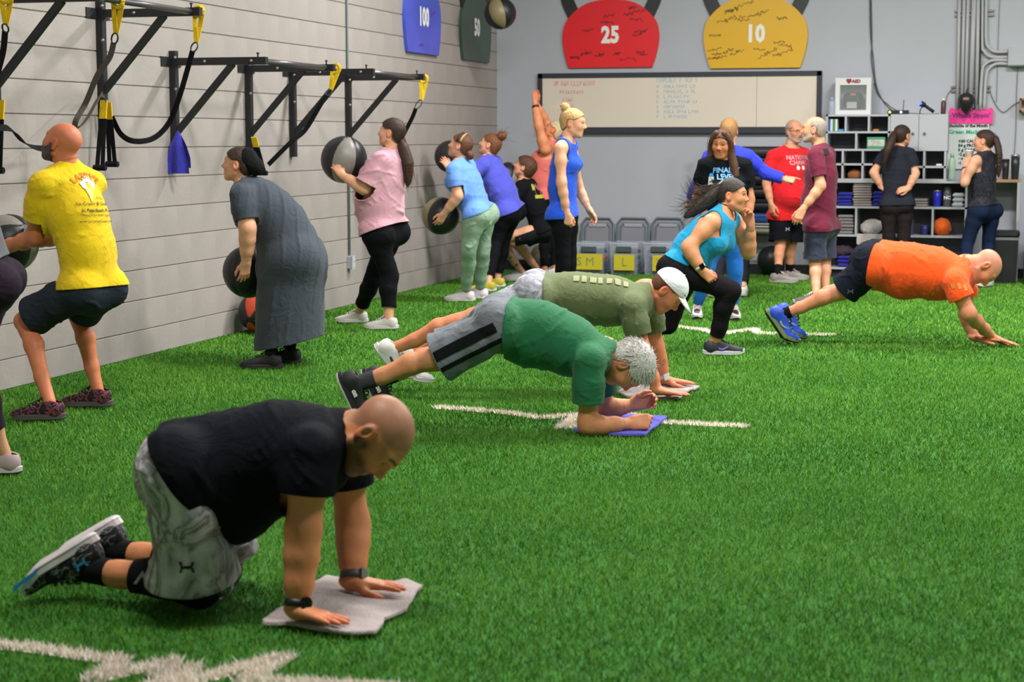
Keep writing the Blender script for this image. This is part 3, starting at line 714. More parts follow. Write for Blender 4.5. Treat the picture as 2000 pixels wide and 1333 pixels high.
    def strands(s, chains, m, n=120, r=.0016, name='hair_strands', seed=1, flare=1.0, curl=0.0):
        """chains: lists of (point, spread radius)"""
        r_ = np.random.RandomState(seed); mb = MB()
        for i in range(n):
            ch = chains[i % len(chains)]; o = r_.normal(0, .55, 3); o2 = r_.normal(0, .5, 3)*flare; L = r_.uniform(.7, 1.05)
            P = []
            for a, (p, sp) in enumerate(ch):
                u = a/(len(ch)-1); P.append(p + (o*(1-u*.4) + o2*u)*sp + r_.normal(0, curl, 3)*sp)
            sp_ = spline(P, 3); kk = max(3, int(len(sp_)*min(1, L))); sp_ = sp_[:kk]
            mb.tube(sp_, list(np.linspace(r, r*.3, len(sp_))), n=3, cap=False)
        return mb.build(name, m, s.root, True, s.base)
    def fuzz(s, m, n=600, ln=.03, line=0.0, r=.0016, seed=3, name='hair_strands', lay=.6, keep=None):
        """short strands standing on the scalp"""
        r_ = np.random.RandomState(seed); mb = MB(); c = 0
        while c < n:
            d = nrm(r_.normal(0, 1, 3)); p = A(0, -.012, .034) + d*A(.084, .106, .092)
            if p[2] < hairline(p[1]) + line or (keep is not None and keep(p)): c += .05; continue
            w = nrm(d*(1 - lay) + nrm(A(r_.normal(0, .2), .8 if p[1] > 0 else -.2, -.1 if p[1] > 0 else -.9))*lay + r_.normal(0, .18, 3)); P = [p, p + w*ln*.5, p + w*ln + A(0, 0, -.1*ln)]
            mb.tube([s.hc - s.base + (s.M[0]*a[0] + s.M[1]*a[1] + s.M[2]*a[2])*s.hs for a in P], [r, r*.8, r*.2], 3, False); c += 1
        return mb.build(name, m, s.root, True)
    def beard(s, m, off=.012, low=-.03, label=None, h=.006, must=True):
        q = Sdf(); k = s.hs; f = Sdf(); head_prims(f, s.hc, s.M, k, s.jaw)
        for p in f.p:
            if p[9]: continue
            if p[0] == 'c': q.cap('H', p[2], p[3], p[4] + off*k*.6, p[5] + off*k*.6, k=.02)
            else: q.ell('H', p[2], p[3], p[4] + off*k*.6, .02)
        v, t = q.mesh(h*k); t = tri(t); p = s.loc(v); x, y, z = np.abs(p[:, 0]), p[:, 1], p[:, 2]
        g = z - np.interp(y, [-.02, .0, .03, .05, .07, .12], [.01, .0, -.02, -.040, -.045, -.042]); g = np.maximum(g, -.005 - y)
        mouth = .02 - np.sqrt((p[:, 0]*.75)**2 + ((z + .060)*1.5)**2); g = np.maximum(g, np.where(y > .07, mouth, -1))
        v, t = clip(v, t, g); v = folds(v, vnorm(v, t), .004*k, 160, s.M[0], 5); v, t = hem(v, t, .008)
        o = mesh_obj('beard', v, t, m, s.root, loc=s.base)
        if label: o['label'] = label
        return o
    def watch(s, sd, band, face=None, t=.86, out=None, w=.022, r=None, shape='round'):
        j = s.J; a, b = j['el'+sd], j['wr'+sd]; c = lerp(a, b, t); ax = nrm(b - a); r = r or np.interp(t, [.65, 1], [.034, .0265])*s.S*s.aw + .003
        o = V(*out) if out is not None else s.front; o = nrm(o - ax*o.dot(ax)); u = np.cross(ax, o); mb = MB()
        pts = []
        for i in range(24): th = i/24*2*math.pi; pts.append(c + (o*math.cos(th) + u*math.sin(th))*r)
        v = []; f = []
        for p in pts:
            n = nrm(p - c)
            for (da, dr) in ((-w/2, -.002), (w/2, -.002), (w/2, .004), (-w/2, .004)): v.append(p + ax*da + n*dr)
        for i in range(24):
            i2 = (i+1) % 24
            for k in range(4): f.append((i*4+k, i*4+(k+1) % 4, i2*4+(k+1) % 4, i2*4+k))
        mb.add(v, f); band_o = mb.build('wristband', band, s.root, True, s.base)
        if face:
            m2 = MB(); k = 20
            poly = [(math.cos(q)*.021, math.sin(q)*.021) for q in np.linspace(0, 2*math.pi, k, endpoint=False)] if shape == 'round' else [(-.019,-.013),(-.016,-.018),(.016,-.018),(.019,-.013),(.019,.013),(.016,.018),(-.016,.018),(-.019,.013)]
            m2.prism(poly, c + o*(r - .001), ax, u, o, .012); m2.build('watch_face', face, band_o, False, s.base)
        return band_o

def biggest(v, t, minfrac=.02):
    """drop stray islands"""
    if len(t) == 0: return v, t
    lab = np.arange(len(v))
    while True:
        m = np.minimum(np.minimum(lab[t[:, 0]], lab[t[:, 1]]), lab[t[:, 2]]); new = lab.copy()
        for i in range(3): np.minimum.at(new, t[:, i], m)
        new = new[new]; new = new[new]
        if (new == lab).all(): break
        lab = new
    c = np.bincount(lab[t[:, 0]], minlength=len(v)); ok = c[lab[t[:, 0]]] > minfrac*len(t); return compact(v, t[ok])
def ball12(c, r, fwd):
    n, m = 12, 7; v = []; cl = []; f = []; fwd = nrm(fwd); a = nrm(np.cross(fwd, A(.1, .2, 1))); b = np.cross(fwd, a)
    for i in range(m):
        th = math.pi*.62*i/(m-1)
        for j in range(n):
            ph = 2*math.pi*j/n; d = fwd*math.cos(th) + (a*math.cos(ph) + b*math.sin(ph))*math.sin(th); v.append(c + d*r)
            cl.append((.012, .012, .012) if i == 0 else ((.05, .032, .022) if i <= 2 else (.42, .38, .36)))
    for i in range(m-1):
        for j in range(n):
            k = (j+1) % n; f += [(i*n+j, (i+1)*n+j, (i+1)*n+k), (i*n+j, (i+1)*n+k, i*n+k)]
    return np.array(v), np.array(f), np.array(cl)

# ---------------------------------------------------------------- shoes
_shoe = {}
def shoe_shapes(bend):
    key = round(bend, 2)
    if key in _shoe: return _shoe[key]
    I = np.eye(3); q = Sdf()
    q.ell('U', A(0, -.035, .05), I, A(.036, .042, .055), .02); q.cap('U', A(0, -.02, .045), A(0, .11, .036), .041, .040, f=1.05, side=(1, 0, 0), k=.03)
    q.ell('U', A(0, .145, .030), I, A(.044, .065, .034), .03); q.cap('U', A(0, -.022, .075), A(0, .018, .088), .032, .030, k=.025); q.cap('U', A(0, .03, .078), A(0, .09, .056), .026, .03, k=.03)
    v, t = q.mesh(.0065); t = tri(t); v = relax(v, t, 2)
    v, t = clip(v, t, np.maximum(.016 - v[:, 2], v[:, 2] - (.100 - .25*np.abs(v[:, 1] + .012)))); 
    v2, t2 = hem(v, t, .006)
    out = []
    for u in np.linspace(0, 1, 26, endpoint=False):
        th = u*2*math.pi; y = math.cos(th)*.145 + .064; w = np.interp(y, [-.085, -.06, -.02, .04, .11, .16, .195, .212], [.012, .033, .037, .036, .046, .045, .03, .01]); out.append((w*1.0*np.sign(math.sin(th))*abs(math.sin(th))**.35, y))
    def slab(z0, z1, gr0, gr1):
        V_ = []; F = []; n = len(out)
        levels = [(z0, gr0 - .006), (z0 + .005, gr0), (z1 - .003, gr1), (z1, gr1 - .006)]
        for (z, gr) in levels:
            for (x, y) in out:
                roll = max(0, (y - .14)/.07)**2*.02 + max(0, (-.05 - y)/.035)**2*.006; d = nrm(A(x, (y-.06)*.5, 0)); V_.append((x + d[0]*gr, y + d[1]*gr, z + roll*(1 if z < .015 else .7)))
        for i in range(len(levels)-1):
            for j in range(n): k = (j+1) % n; F.append((i*n+j, i*n+k, (i+1)*n+k, (i+1)*n+j))
        F.append(tuple(range(n))[::-1]); F.append(tuple((len(levels)-1)*n + j for j in range(n))); return np.array(V_), F
    sv, sf = slab(.0, .030, .004, .006); ov, of = slab(-.004, .008, .003, .006)
    lm = MB()
    for i in range(4):
        y = .045 + i*.018; z = np.interp(y, [.03, .11], [.112, .082]); lm.tube([A(-.024, y, z - .016), A(-.012, y + .004, z - .003), A(.012, y + .004, z - .003), A(.024, y, z - .016)], .0032, 5)
    for e in (-1, 1): lm.tube(spline([A(0, .038, .106), A(e*.018, .035, .116), A(e*.032, .045, .104), A(e*.014, .042, .106)], 3), .0026, 5); lm.tube(spline([A(0, .04, .106), A(e*.024, .06, .10), A(e*.04, .07, .082)], 3), .0026, 5)
    am2 = []
    for e in (-1, 1): am = MB(); am2.append(am); am.ribbon(spline([A(e*.041, .02, .045), A(e*.043, .045, .038), A(e*.042, .075, .05), A(e*.032, .095, .064)], 4), .012, (0, .3, 1), .004)
    def bd(p):
        p = np.array(p, float)
        if bend:
            y0 = .105; u = np.clip((p[:, 1] - y0)/.05, 0, 1); a = bend*u*u*(3-2*u); yy = p[:, 1] - y0; zz = p[:, 2] - .012; m = p[:, 1] > y0
            p[m, 1] = y0 + (yy*np.cos(a) - zz*np.sin(a))[m]; p[m, 2] = .012 + (yy*np.sin(a) + zz*np.cos(a))[m]
        return p
    res = (bd(v2), t2), (bd(sv), sf), (bd(lm.v), lm.f), (bd(am2[0].v), am2[0].f), (bd(ov), of), (bd(am2[1].v), am2[1].f)
    ms = []
    for nme, (vv, ff), smo in zip(('shoe', 'sole', 'laces', 'shoe_stripe', 'outsole', 'shoe_stripe'), res, (True, False, True, True, False, True)):
        me = bpy.data.meshes.new(nme); me.from_pydata(vv.tolist(), [], [list(map(int, x)) for x in ff]); me.polygons.foreach_set('use_smooth', np.full(len(me.polygons), smo)); me.materials.append(None); me.update(); ms.append(me)
    _shoe[key] = ms; return ms
def make_shoe(root, base, o0, R, k, upper, sole, lace, bend, accent, outsole):
    ms = shoe_shapes(bend); M = Matrix.Translation(Vector(o0 - base)) @ (Matrix(R.tolist()).to_4x4()) @ Matrix.Scale(k, 4)
    def put(me, nm, m, par, mat4=None):
        o = bpy.data.objects.new(nm, me); col.objects.link(o); o.parent = par
        if mat4 is not None: o.matrix_local = mat4
        o.material_slots[0].link = 'OBJECT'; o.material_slots[0].material = m; return o
    u = put(ms[0], 'shoe', upper, root, M); put(ms[1], 'sole', sole, u)
    if lace: put(ms[2], 'laces', lace, u)
    if accent: put(ms[3], 'shoe_stripe', accent, u); put(ms[5], 'shoe_stripe', accent, u)
    put(ms[4], 'outsole', outsole or sole, u)
    return u

# ---------------------------------------------------------------- print on cloth
def text_mesh(txt, size, bold=0.0, align='CENTER', shear=0.0, spacing=1.0, res=2):
    c = bpy.data.curves.new('t', 'FONT'); c.body = txt; c.size = size; c.align_x = align; c.align_y = 'CENTER'; c.offset = bold; c.shear = shear; c.resolution_u = res; c.space_character = spacing
    o = bpy.data.objects.new('t', c); col.objects.link(o); bpy.context.view_layer.update()
    me = bpy.data.meshes.new_from_object(o.evaluated_get(bpy.context.evaluated_depsgraph_get()))
    v = np.array([q.co[:] for q in me.vertices]).reshape(-1, 3); f = [tuple(p.vertices) for p in me.polygons]
    bpy.data.objects.remove(o); bpy.data.curves.remove(c); bpy.data.meshes.remove(me); return v, f
def project(name, v2, f, o, ux, uy, bvh, m, parent, base, off=.005, drop=None, arc=0):
    """lay flat artwork (u,v) onto a cloth surface"""
    ux = nrm(ux); uy = nrm(np.asarray(uy) - ux*np.dot(ux, uy)); n = np.cross(ux, uy); out = []; miss = set()
    for a, b in np.asarray(v2)[:, :2]:
        p = o + ux*a + uy*b + n*.35; h = bvh.ray_cast(Vector(p), Vector(-n), .7)
        if h[0] is None: miss.add(len(out))
        out.append(np.array(h[0]) + np.array(h[1])*off*(1 if Vector(h[1]).dot(Vector(n)) > 0 else -1) if h[0] is not None else o + ux*a + uy*b)
    return mesh_obj(name, np.array(out), [q for q in f if not miss & set(q)], m, parent, loc=base)
def cloth_text(P, txt, size, o, ux, uy, m, bold=0.0, shear=0.0, name='print', arc=0.0, **k):
    ob, bvh = P.last; v, f = text_mesh(txt, size, bold, shear=shear, **k)
    if arc: x = v[:, 0].copy(); y = v[:, 1] + arc; a = x/arc; v[:, 0] = np.sin(a)*y; v[:, 1] = np.cos(a)*y - arc
    r = project(name, v, f, o, ux, uy, bvh, m, ob, P.base); r.matrix_parent_inverse = Matrix.Identity(4); return r
def cloth_shape(P, polys, o, ux, uy, m, name='print', off=.005):
    ob, bvh = P.last; v = []; f = []
    ix = {}
    for pl in polys:
        q = []
        for c in pl:
            k = (round(float(c[0]), 5), round(float(c[1]), 5))
            if k not in ix: ix[k] = len(v); v.append(k)
            q.append(ix[k])
        f.append(tuple(q))
    return project(name, np.array(v, float), f, o, ux, uy, bvh, m, ob, P.base, off)

def grid_polys(a0, a1, b0, b1, na, nb):
    X = np.linspace(a0, a1, na + 1); Y = np.linspace(b0, b1, nb + 1)
    return [[(X[i], Y[j]), (X[i+1], Y[j]), (X[i+1], Y[j+1]), (X[i], Y[j+1])] for i in range(na) for j in range(nb)]
def shoe_mark(shoe, polys, y, z, m, root_base, name='logo', k=1.0, x=.0445):
    """flat emblem on the side of a shoe that faces away from its fellow or towards us"""
    bpy.context.view_layer.update(); w = shoe.matrix_world.to_3x3() @ Vector((1, 0, 0)); e = 1 if w.dot(Vector(-HEAD)) > 0 else -1; v = []; f = []
    for pl in polys: n = len(v); v += [(e*(x + .002), y + a*e*k, z + b*k) for a, b in pl]; f.append(tuple(range(n, n + len(pl))))
    o = mesh_obj(name, np.array(v), f, m, None, False); o.parent = shoe; return o
def text_polys(txt, size, bold=0.0, rot=0.0):
    v, f = text_mesh(txt, size, bold); c, s_ = math.cos(rot), math.sin(rot); return [[(v[i][0]*c - v[i][1]*s_, v[i][0]*s_ + v[i][1]*c) for i in q] for q in f]
# ---------------------------------------------------------------- the people in the photo
def ramp_mat(name, stops, scale=9, rough=.75, detail=4, stretch=(1, 1, 1), distort=1.2):
    m = bpy.data.materials.new(name); m.use_nodes = True; nt = m.node_tree; b = nt.nodes['Principled BSDF']; b.inputs['Roughness'].default_value = rough; b.inputs['Specular IOR Level'].default_value = .3
    tc = nt.nodes.new('ShaderNodeTexCoord'); mp = nt.nodes.new('ShaderNodeMapping'); mp.inputs['Scale'].default_value = stretch; n = nt.nodes.new('ShaderNodeTexNoise'); n.inputs['Scale'].default_value = scale; n.inputs['Detail'].default_value = detail; n.inputs['Distortion'].default_value = distort
    cr = nt.nodes.new('ShaderNodeValToRGB'); cr.color_ramp.interpolation = 'LINEAR'
    while len(cr.color_ramp.elements) < len(stops): cr.color_ramp.elements.new(.5)
    for e, (p_, c) in zip(cr.color_ramp.elements, stops): e.position = p_; e.color = (*srgb(*c), 1)
    nt.links.new(tc.outputs['Object'], mp.inputs[0]); nt.links.new(mp.outputs[0], n.inputs['Vector']); nt.links.new(n.outputs[0], cr.inputs[0]); nt.links.new(cr.outputs[0], b.inputs['Base Color'])
    bp = nt.nodes.new('ShaderNodeBump'); bp.inputs['Strength'].default_value = .15; n2 = nt.nodes.new('ShaderNodeTexNoise'); n2.inputs['Scale'].default_value = 30; nt.links.new(tc.outputs['Object'], n2.inputs['Vector']); nt.links.new(n2.outputs[0], bp.inputs['Height']); bp.inputs['Distance'].default_value = .01; nt.links.new(bp.outputs[0], b.inputs['Normal'])
    return m
def hairmat(n, rgb, st=(60, 60, 14)): return mat('hair_' + n, rgb, .55, bump=.5, bscale=3, vary=.45, vscale=2.2, stretch=st, spec=.4)
BLK = mat('shoe_black', (22, 22, 25), .6, vary=.2); WHT = mat('shoe_white', (222, 216, 216), .55); SOLEW = mat('sole_white', (216, 205, 208), .6); SOLEK = mat('sole_black', (26, 26, 28), .7); SOLEG = mat('sole_grey', (92, 84, 86), .7)
BAND = mat('band_black', (20, 20, 22), .45); GLASS_K = mat('watch_glass', (8, 8, 10), .12); BLACKLEG = cloth('black_legging', (15, 15, 20), bump=.08); INK = mat('ink_black', (25, 24, 22), .7); WHITEINK = mat('ink_white', (232, 226, 222), .7)
BROWN = hairmat('dark_brown', (52, 32, 22)); BLOND = hairmat('blond', (186, 150, 96)); GREY = hairmat('silver', (196, 190, 186), (90, 90, 40)); CHEST = hairmat('chestnut', (92, 54, 30)); BLKH = hairmat('black', (46, 35, 32))
TAN = (208, 146, 108); FAIR = (224, 170, 142); RUDDY = (205, 128, 98)
def swoosh(k=1.0): return [[(-.5*k, .0), (-.42*k, -.10*k), (-.30*k, -.14*k), (-.1*k, -.08*k), (.5*k, .16*k), (-.12*k, .01*k), (-.30*k, -.04*k), (-.40*k, .02*k), (-.44*k, .10*k)]]
def ua_mark(k=1.0):
    a = [(-.5, .36), (-.30, .36), (-.24, .1), (.24, .1), (.30, .36), (.5, .36), (.34, .0), (.5, -.36), (.30, -.36), (.24, -.1), (-.24, -.1), (-.30, -.36), (-.5, -.36), (-.34, 0)]
    return [[(x*k, y*k) for x, y in a]]
def flat_mark(P, parent, name, polys, o, ux, uy, m, t=.002):
    mb = MB(); ux = nrm(ux); uy = nrm(np.asarray(uy) - ux*ux.dot(uy)); n = np.cross(ux, uy)
    for pl in polys: mb.prism(pl, o - P.base, ux, uy, n, t)
    ob = mb.build(name, m, None); ob.parent = parent; ob.matrix_parent_inverse = (Matrix.Translation(Vector(P.base)).inverted() @ Matrix.Translation(Vector(P.base))); ob.matrix_local = parent.matrix_local.inverted() if parent is not P.root else Matrix.Identity(4); return ob

# --- man in black on all fours
p = Person('man in black t-shirt and pale camouflage shorts on hands and knees', (470, 1190), dict(
    hipR=(352, 935, -.12), hipL=(372, 915, .2), knR=(390, 1148, 'z', .075), knL=(432, 1112, 'z', .075), anR=(168, 1112, 'z', .105), anL=(214, 1076, 'z', .105),
    waist=(455, 910, 0.02), shR=(606, 886, -.15), shL=(668, 868, .24), elR=(592, 1042, -.17), elL=(690, 1030, .25), wrR=(580, 1192, 'z', .055), wrL=(688, 1137, 'z', .055),
    neck=(664, 838, .03), head=(734, 852, -.02)), S=1.0, bw=1.16, aw=1.25, lw=1.1, belly=.10, bd=1.30, skin=(206, 138, 98), h=.010, hh=.0045, hf=.0042, hs=1.12,
    head=((.30, -.93, -.22), (.93, .36, -.15), dict(brow=(60, 45, 35), stub=((66, 52, 44), .8), scalp=((112, 88, 76), .6))),
    hands=dict(R=('flat', (.85, -.10, -.45), (.1, 1, 0)), L=('flat', (.95, -.08, -.1), (.05, 1, 0))))
p.shirt(cloth('black_tee', (9, 12, 19)), inf=.018, sl=.50, hemo=.03, amp=.007, sc=26, flare=.02, hemtilt=.42)
camo = ramp_mat('camo_shorts', [(.36, (206, 198, 204)), (.44, (176, 170, 178)), (.49, (112, 108, 104)), (.55, (190, 184, 190)), (.64, (100, 94, 88)), (.70, (196, 190, 196))], 7.5, .45, 4, (1, 1, .6))
p.pants(camo, tl=.90, inf=.028, flare=.06, top=.15, amp=.012, sc=30, thick=.01)
o_ = lerp(p.J['hipR'], p.J['knR'], .72); cloth_shape(p, ua_mark(.05), o_, V(1, 0, 0), V(.1, 1, 0), INK, 'logo')
for sd in 'LR':
    q = Sdf(); p.leg(q, sd, .009, .7, 1.62); p.garment('knee_sleeve', q, [(lerp(p.J['kn'+sd], p.J['an'+sd], .56), p.J['an'+sd] - p.J['kn'+sd], .2), (lerp(p.J['hip'+sd], p.J['kn'+sd], .72), p.J['hip'+sd] - p.J['kn'+sd], .2)], cloth('neoprene', (20, 20, 24), sheen=0), .002, 40, (0, 0, 1), label='black neoprene knee sleeve')
    if sd == 'R': cloth_shape(p, [[(-.03, -.02), (.005, .025), (.03, -.02), (.018, -.02), (.004, .008), (-.018, -.02)]], lerp(p.J['knR'], p.J['anR'], .46) + V(0, .02, 0), V(1, 0, 0), V(0, 1, 0), mat('sleeve_print', (120, 122, 124), .5), 'logo')
    p.sock(sd, cloth('black_sock', (18, 18, 20)), t0=1.80)
knit = ramp_mat('knit_shoe', [(.40, (26, 26, 30)), (.50, (30, 30, 34)), (.56, (150, 148, 150)), (.60, (40, 40, 44))], 26, .7, 2, (3, .8, 1.2))
for sd in 'RL':
    o = p.shoe(sd, (-.86, -.50, -.08), (.48, -.86, .02), knit, SOLEW, BLK, scale=1.08, bend=.25)
    if sd == 'R': shoe_mark(o, ua_mark(.042), -.005, .062, mat('sole_blue', (40, 150, 225), .5), p.base, x=.043); shoe_mark(o, [[(a, b) for a, b in ((-.05, -.012), (.0, -.010), (.05, -.004), (.06, .012), (.03, .006), (-.02, .0))]], .15, .02, mat('sole_blue'), p.base, 'sole_patch', x=.052)
p.watch('R', BAND, GLASS_K, t=.90, out=(.7, .1, -.7), w=.024); p.watch('L', mat('band_grey', (70, 66, 62), .6), mat('tracker', (96, 92, 90), .3), t=.90, out=(.8, .5, -.2), w=.026, shape='square')

# --- silver-haired man, forearm plank
p = Person('silver-haired man in green t-shirt holding a forearm plank', (1000, 842), dict(
    hipR=(968, 645, -.14), hipL=(978, 628, .18), knR=(852, 703, -.08), knL=(866, 692, .2), anR=(704, 748, -.05), anL=(750, 740, .2), waist=(1052, 645, 0),
    shR=(1150, 706, -.2), shL=(1172, 696, .2), elR=(1148, 833, 'z', .05), elL=(1180, 802, 'z', .06), wrR=(1228, 828, 'z', .05), wrL=(1232, 792, 'z', .09), neck=(1186, 684, 0), head=(1229, 714, -.03)),
    S=1.07, bw=1.06, aw=1.06, lw=1.0, belly=.04, bd=1.15, skin=(214, 148, 110), h=.010, hh=.0048, hf=.0045, hs=1.10,
    head=((.05, -.97, -.02), (.92, .05, -.38), dict(brow=(150, 140, 130))), hands=dict(R=('fist', (1, .12, -.1), (.1, .5, -.9)), L=('cup', (.95, .25, -.05), (-.1, .1, .95))))
p.shirt(cloth('green_tee', (34, 104, 66)), inf=.016, sl=.62, hemo=.05, amp=.008, sc=26, flare=.03)
gsh = cloth('grey_shorts', (112, 116, 124)); p.pants(gsh, tl=.93, inf=.026, flare=.055, top=.10, amp=.010, sc=24, thick=.01)
kd = nrm(p.J['knR'] - p.J['hipR']); ku = nrm(np.cross(kd, -HEAD)); ku = ku if ku[2] > 0 else -ku
oo = lerp(p.J['hipR'], p.J['knR'], .5)
fx = 1 if np.dot(np.cross(kd, ku), HEAD) < 0 else -1
for st_ in (grid_polys(-.21, .16, .0, .052, 26, 5), grid_polys(-.21, .16, -.06, -.036, 26, 3)): cloth_shape(p, [[(fx*a, b) for a, b in q] for q in st_], oo, kd*fx, ku, cloth('black_stripe', (20, 20, 24)), 'stripe', .006)
p.hair(GREY, off=.013, amp=.002, sc=120, line=-.006, h=.006); p.fuzz(GREY, 1100, .034, -.004, .0020)
for sd in 'RL':
    p.sock(sd, cloth('charcoal_sock', (62, 62, 68)), t0=1.80)
    o = p.shoe(sd, (.42, -.90, .0), (.88, .42, 0), BLK, SOLEK, BLK, scale=1.05, bend=.7, mid=SOLEW); shoe_mark(o, text_polys('on', .032, .002, math.pi/2*0), .03, .05, WHITEINK, p.base, x=.043)
# --- man in cap, straight-arm plank
def tattoo(s, v, c):
    for (a, b, t, off, w) in (('shR', 'elR', .72, -.04, .05), ('elR', 'wrR', .1, -.03, .03), ('elL', 'wrL', .35, -.03, .035)):
        P0 = lerp(s.J[a], s.J[b], t) + HEAD*off; d = v - P0; r = np.linalg.norm(d, axis=1); m = (np.sin(r*420) > .2)*(r < w)*.5*(np.sin(d[:, 2]*260) > -.3); c = c*(1 - m[:, None]) + np.array(srgb(70, 60, 66))*m[:, None]
    return c
p = Person('man in olive t-shirt and white cap holding a straight-arm plank', (1150, 771), dict(
    hipR=(1040, 588, -.14), hipL=(1052, 574, .18), knR=(900, 630, -.10), knL=(918, 628, .2), anR=(772, 680, -.05), anL=(808, 690, .2), waist=(1128, 580, 0),
    shR=(1234, 600, -.2), shL=(1266, 590, .2), elR=(1256, 690, -.2), elL=(1283, 686, .24), wrR=(1284, 763, 'z', .055), wrL=(1297, 742, 'z', .055), neck=(1262, 566, 0), head=(1302, 569, -.02)),
    S=1.05, bw=1.06, aw=1.05, bd=1.12, belly=.02, skin=(216, 140, 108), h=.0105, hh=.005, hf=.0046, hs=1.04, paint=tattoo,
    head=((.60, -.78, -.12), (.78, .60, -.1), dict(brow=(110, 78, 52), stub=((130, 84, 60), .35))), hands=dict(R=('flat', (.93, -.1, -.25), (.1, 1, 0)), L=('flat', (.96, -.1, 0), (.1, 1, 0))))
p.shirt(cloth('olive_tee', (98, 108, 72)), inf=.015, sl=.60, hemo=.06, amp=.008, sc=26, flare=.025)
up_ = nrm(p.upC + p.upP); cloth_shape(p, [q for k_, (w_, h_) in enumerate(((.036, .05), (.03, .055), (.04, .05), (.028, .056), (.036, .05), (.034, .054), (.03, .05))) for q in grid_polys(-.17 + k_*.05, -.17 + k_*.05 + w_, -h_/2, h_/2, 3, 4)], lerp(p.pel, p.chest, .62) + V(0, .09, -.075), up_, np.cross(nrm(V(0, .7, -.7)), up_), mat('ink_tan', (150, 150, 110), .8), off=.006)
p.pants(ramp_mat('marble_shorts', [(.4, (158, 158, 166)), (.5, (124, 124, 134)), (.58, (168, 168, 176))], 14, .8, 5), tl=.62, inf=.018, flare=.03, top=.11, amp=.007, sc=30)
p.hair(CHEST, off=.008, amp=.002, h=.007, keep=lambda q: np.maximum(q[:, 2] - .05, -1), line=.0)
# cap
q = Sdf(); k = p.hs; W = lambda x, y, z: p.hc + (p.M[0]*x + p.M[1]*y + p.M[2]*z)*k
q.ell('C', W(0, -.010, .040), p.M, A(.090, .113, .098)*k, .02); v, t = q.mesh(.007); t = tri(t); L = p.loc(v); v, t = clip(v, t, .038 + .12*(L[:, 1]) - L[:, 2]); v, t = hem(v, t, .006)
CAPM = cloth('white_cap', (232, 230, 236)); capo = mesh_obj('cap', v, t, CAPM, p.root, loc=p.base); capo['label'] = 'white baseball cap'
bv = []; bf = []; n_ = 13
for i in range(n_):
    th = math.pi*(i/(n_-1)); cx_, sx_ = math.cos(th), math.sin(th)
    for (r0, zz) in ((0, .0), (1, .0), (1, .006), (0, .006)):
        bv.append(W(-cx_*(.080 + .002*r0), .070 + sx_*(.030 + .085*r0), .054 - .022*r0*sx_ - .016*abs(cx_)**2 + zz))
for i in range(n_-1):
    for j in range(4): bf.append((i*4+j, i*4+(j+1) % 4, i*4+4+(j+1) % 4, i*4+4+j))
mesh_obj('cap_brim', np.array(bv), bf, CAPM, capo, loc=p.base)
m_ = MB(); m_.prism(swoosh(.032)[0], W(.052, .088, .075) - p.base, nrm(p.M[1]*.75 - p.M[0]*.66), p.M[2], nrm(p.M[0]*.75 + p.M[1]*.66), .006*k); m_.build('logo', INK, capo)
m_ = MB(); m_.lathe([(.008, 0), (.007, .004), (.002, .006)], 10); b_ = m_.build('cap_button', CAPM, capo); b_.matrix_local = Matrix.Translation(Vector(W(0, -.01, .136) - p.base))
for sd in 'RL': p.shoe(sd, (.60, -.78, 0), (.78, .6, 0), WHT, SOLEW, WHT, scale=1.05, bend=.55, accent=mat('swoosh_navy', (34, 40, 62), .5))
p.watch('L', mat('band_white', (226, 220, 218), .5), mat('face_white', (232, 228, 226), .4), t=.86, out=(.3, .3, -.9), w=.022, shape='square')

# --- bald man in orange, plank
p = Person('bald man in orange t-shirt and navy shorts holding a plank', (1770, 677), dict(
    hipR=(1700, 522, .0), hipL=(1712, 512, .34), knR=(1644, 571, .12), knL=(1656, 562, .44), anR=(1531, 614, .2), anL=(1546, 608, .5), waist=(1778, 524, .05),
    shR=(1864, 552, -.26), shL=(1882, 540, .14), elR=(1893, 614, -.30), elL=(1888, 618, .15), wrR=(1938, 659, 'z', .06), wrL=(1904, 660, 'z', .06), neck=(1888, 515, -.08), head=(1922, 522, -.12)),
    S=1.10, bw=1.18, aw=1.1, bd=1.25, belly=.07, skin=(212, 140, 110), h=.011, hh=.0055, hf=.005, hs=1.12,
    head=((.25, -.97, -.1), (.96, .25, 0), dict(brow=(120, 90, 70), stub=((150, 100, 80), .3), scalp=((186, 130, 112), .4))), hands=dict(R=('flat', (.85, -.25, -.4), (.2, 1, 0)), L=('flat', (.98, -.1, .1), (.1, 1, 0))))
p.shirt(cloth('orange_tee', (246, 84, 22)), inf=.018, sl=.50, hemo=.03, amp=.008, sc=24, flare=.03, hemtilt=-.1)
cloth_shape(p, [[(.16*math.sin(a) + x_, .16*math.cos(a) - .16 + y_) for x_, y_ in ((-.012, -.022), (.012, -.022), (.012, .022), (-.012, .022))] for a in np.linspace(-.8, .8, 7)], lerp(p.waist, p.chest, .55) + V(0, -.07, -.1), V(.9, .35, 0), V(-.3, .9, 0), mat('ink_gold', (206, 120, 50), .8))
p.pants(cloth('navy_shorts', (22, 25, 38)), tl=.88, inf=.024, flare=.04, top=.10, amp=.010, sc=26)
cloth_shape(p, ua_mark(.045), lerp(p.J['hipR'], p.J['knR'], .8) + V(0, -.02, 0), V(1, 0, 0), V(0, 1, 0), mat('logo_grey', (90, 90, 100), .6), 'logo')
for sd in 'RL': p.sock(sd, cloth('black_sock', (18, 18, 20)), t0=1.88); p.shoe(sd, (.56, -.83, -.1), (.82, .56, 0), mat('shoe_blue', (30, 72, 190), .5, vary=.15), mat('sole_yellow', (120, 134, 90), .6), BLK, scale=1.12, bend=.5, mid=SOLEK, accent=mat('stripe_silver', (150, 160, 176), .4))

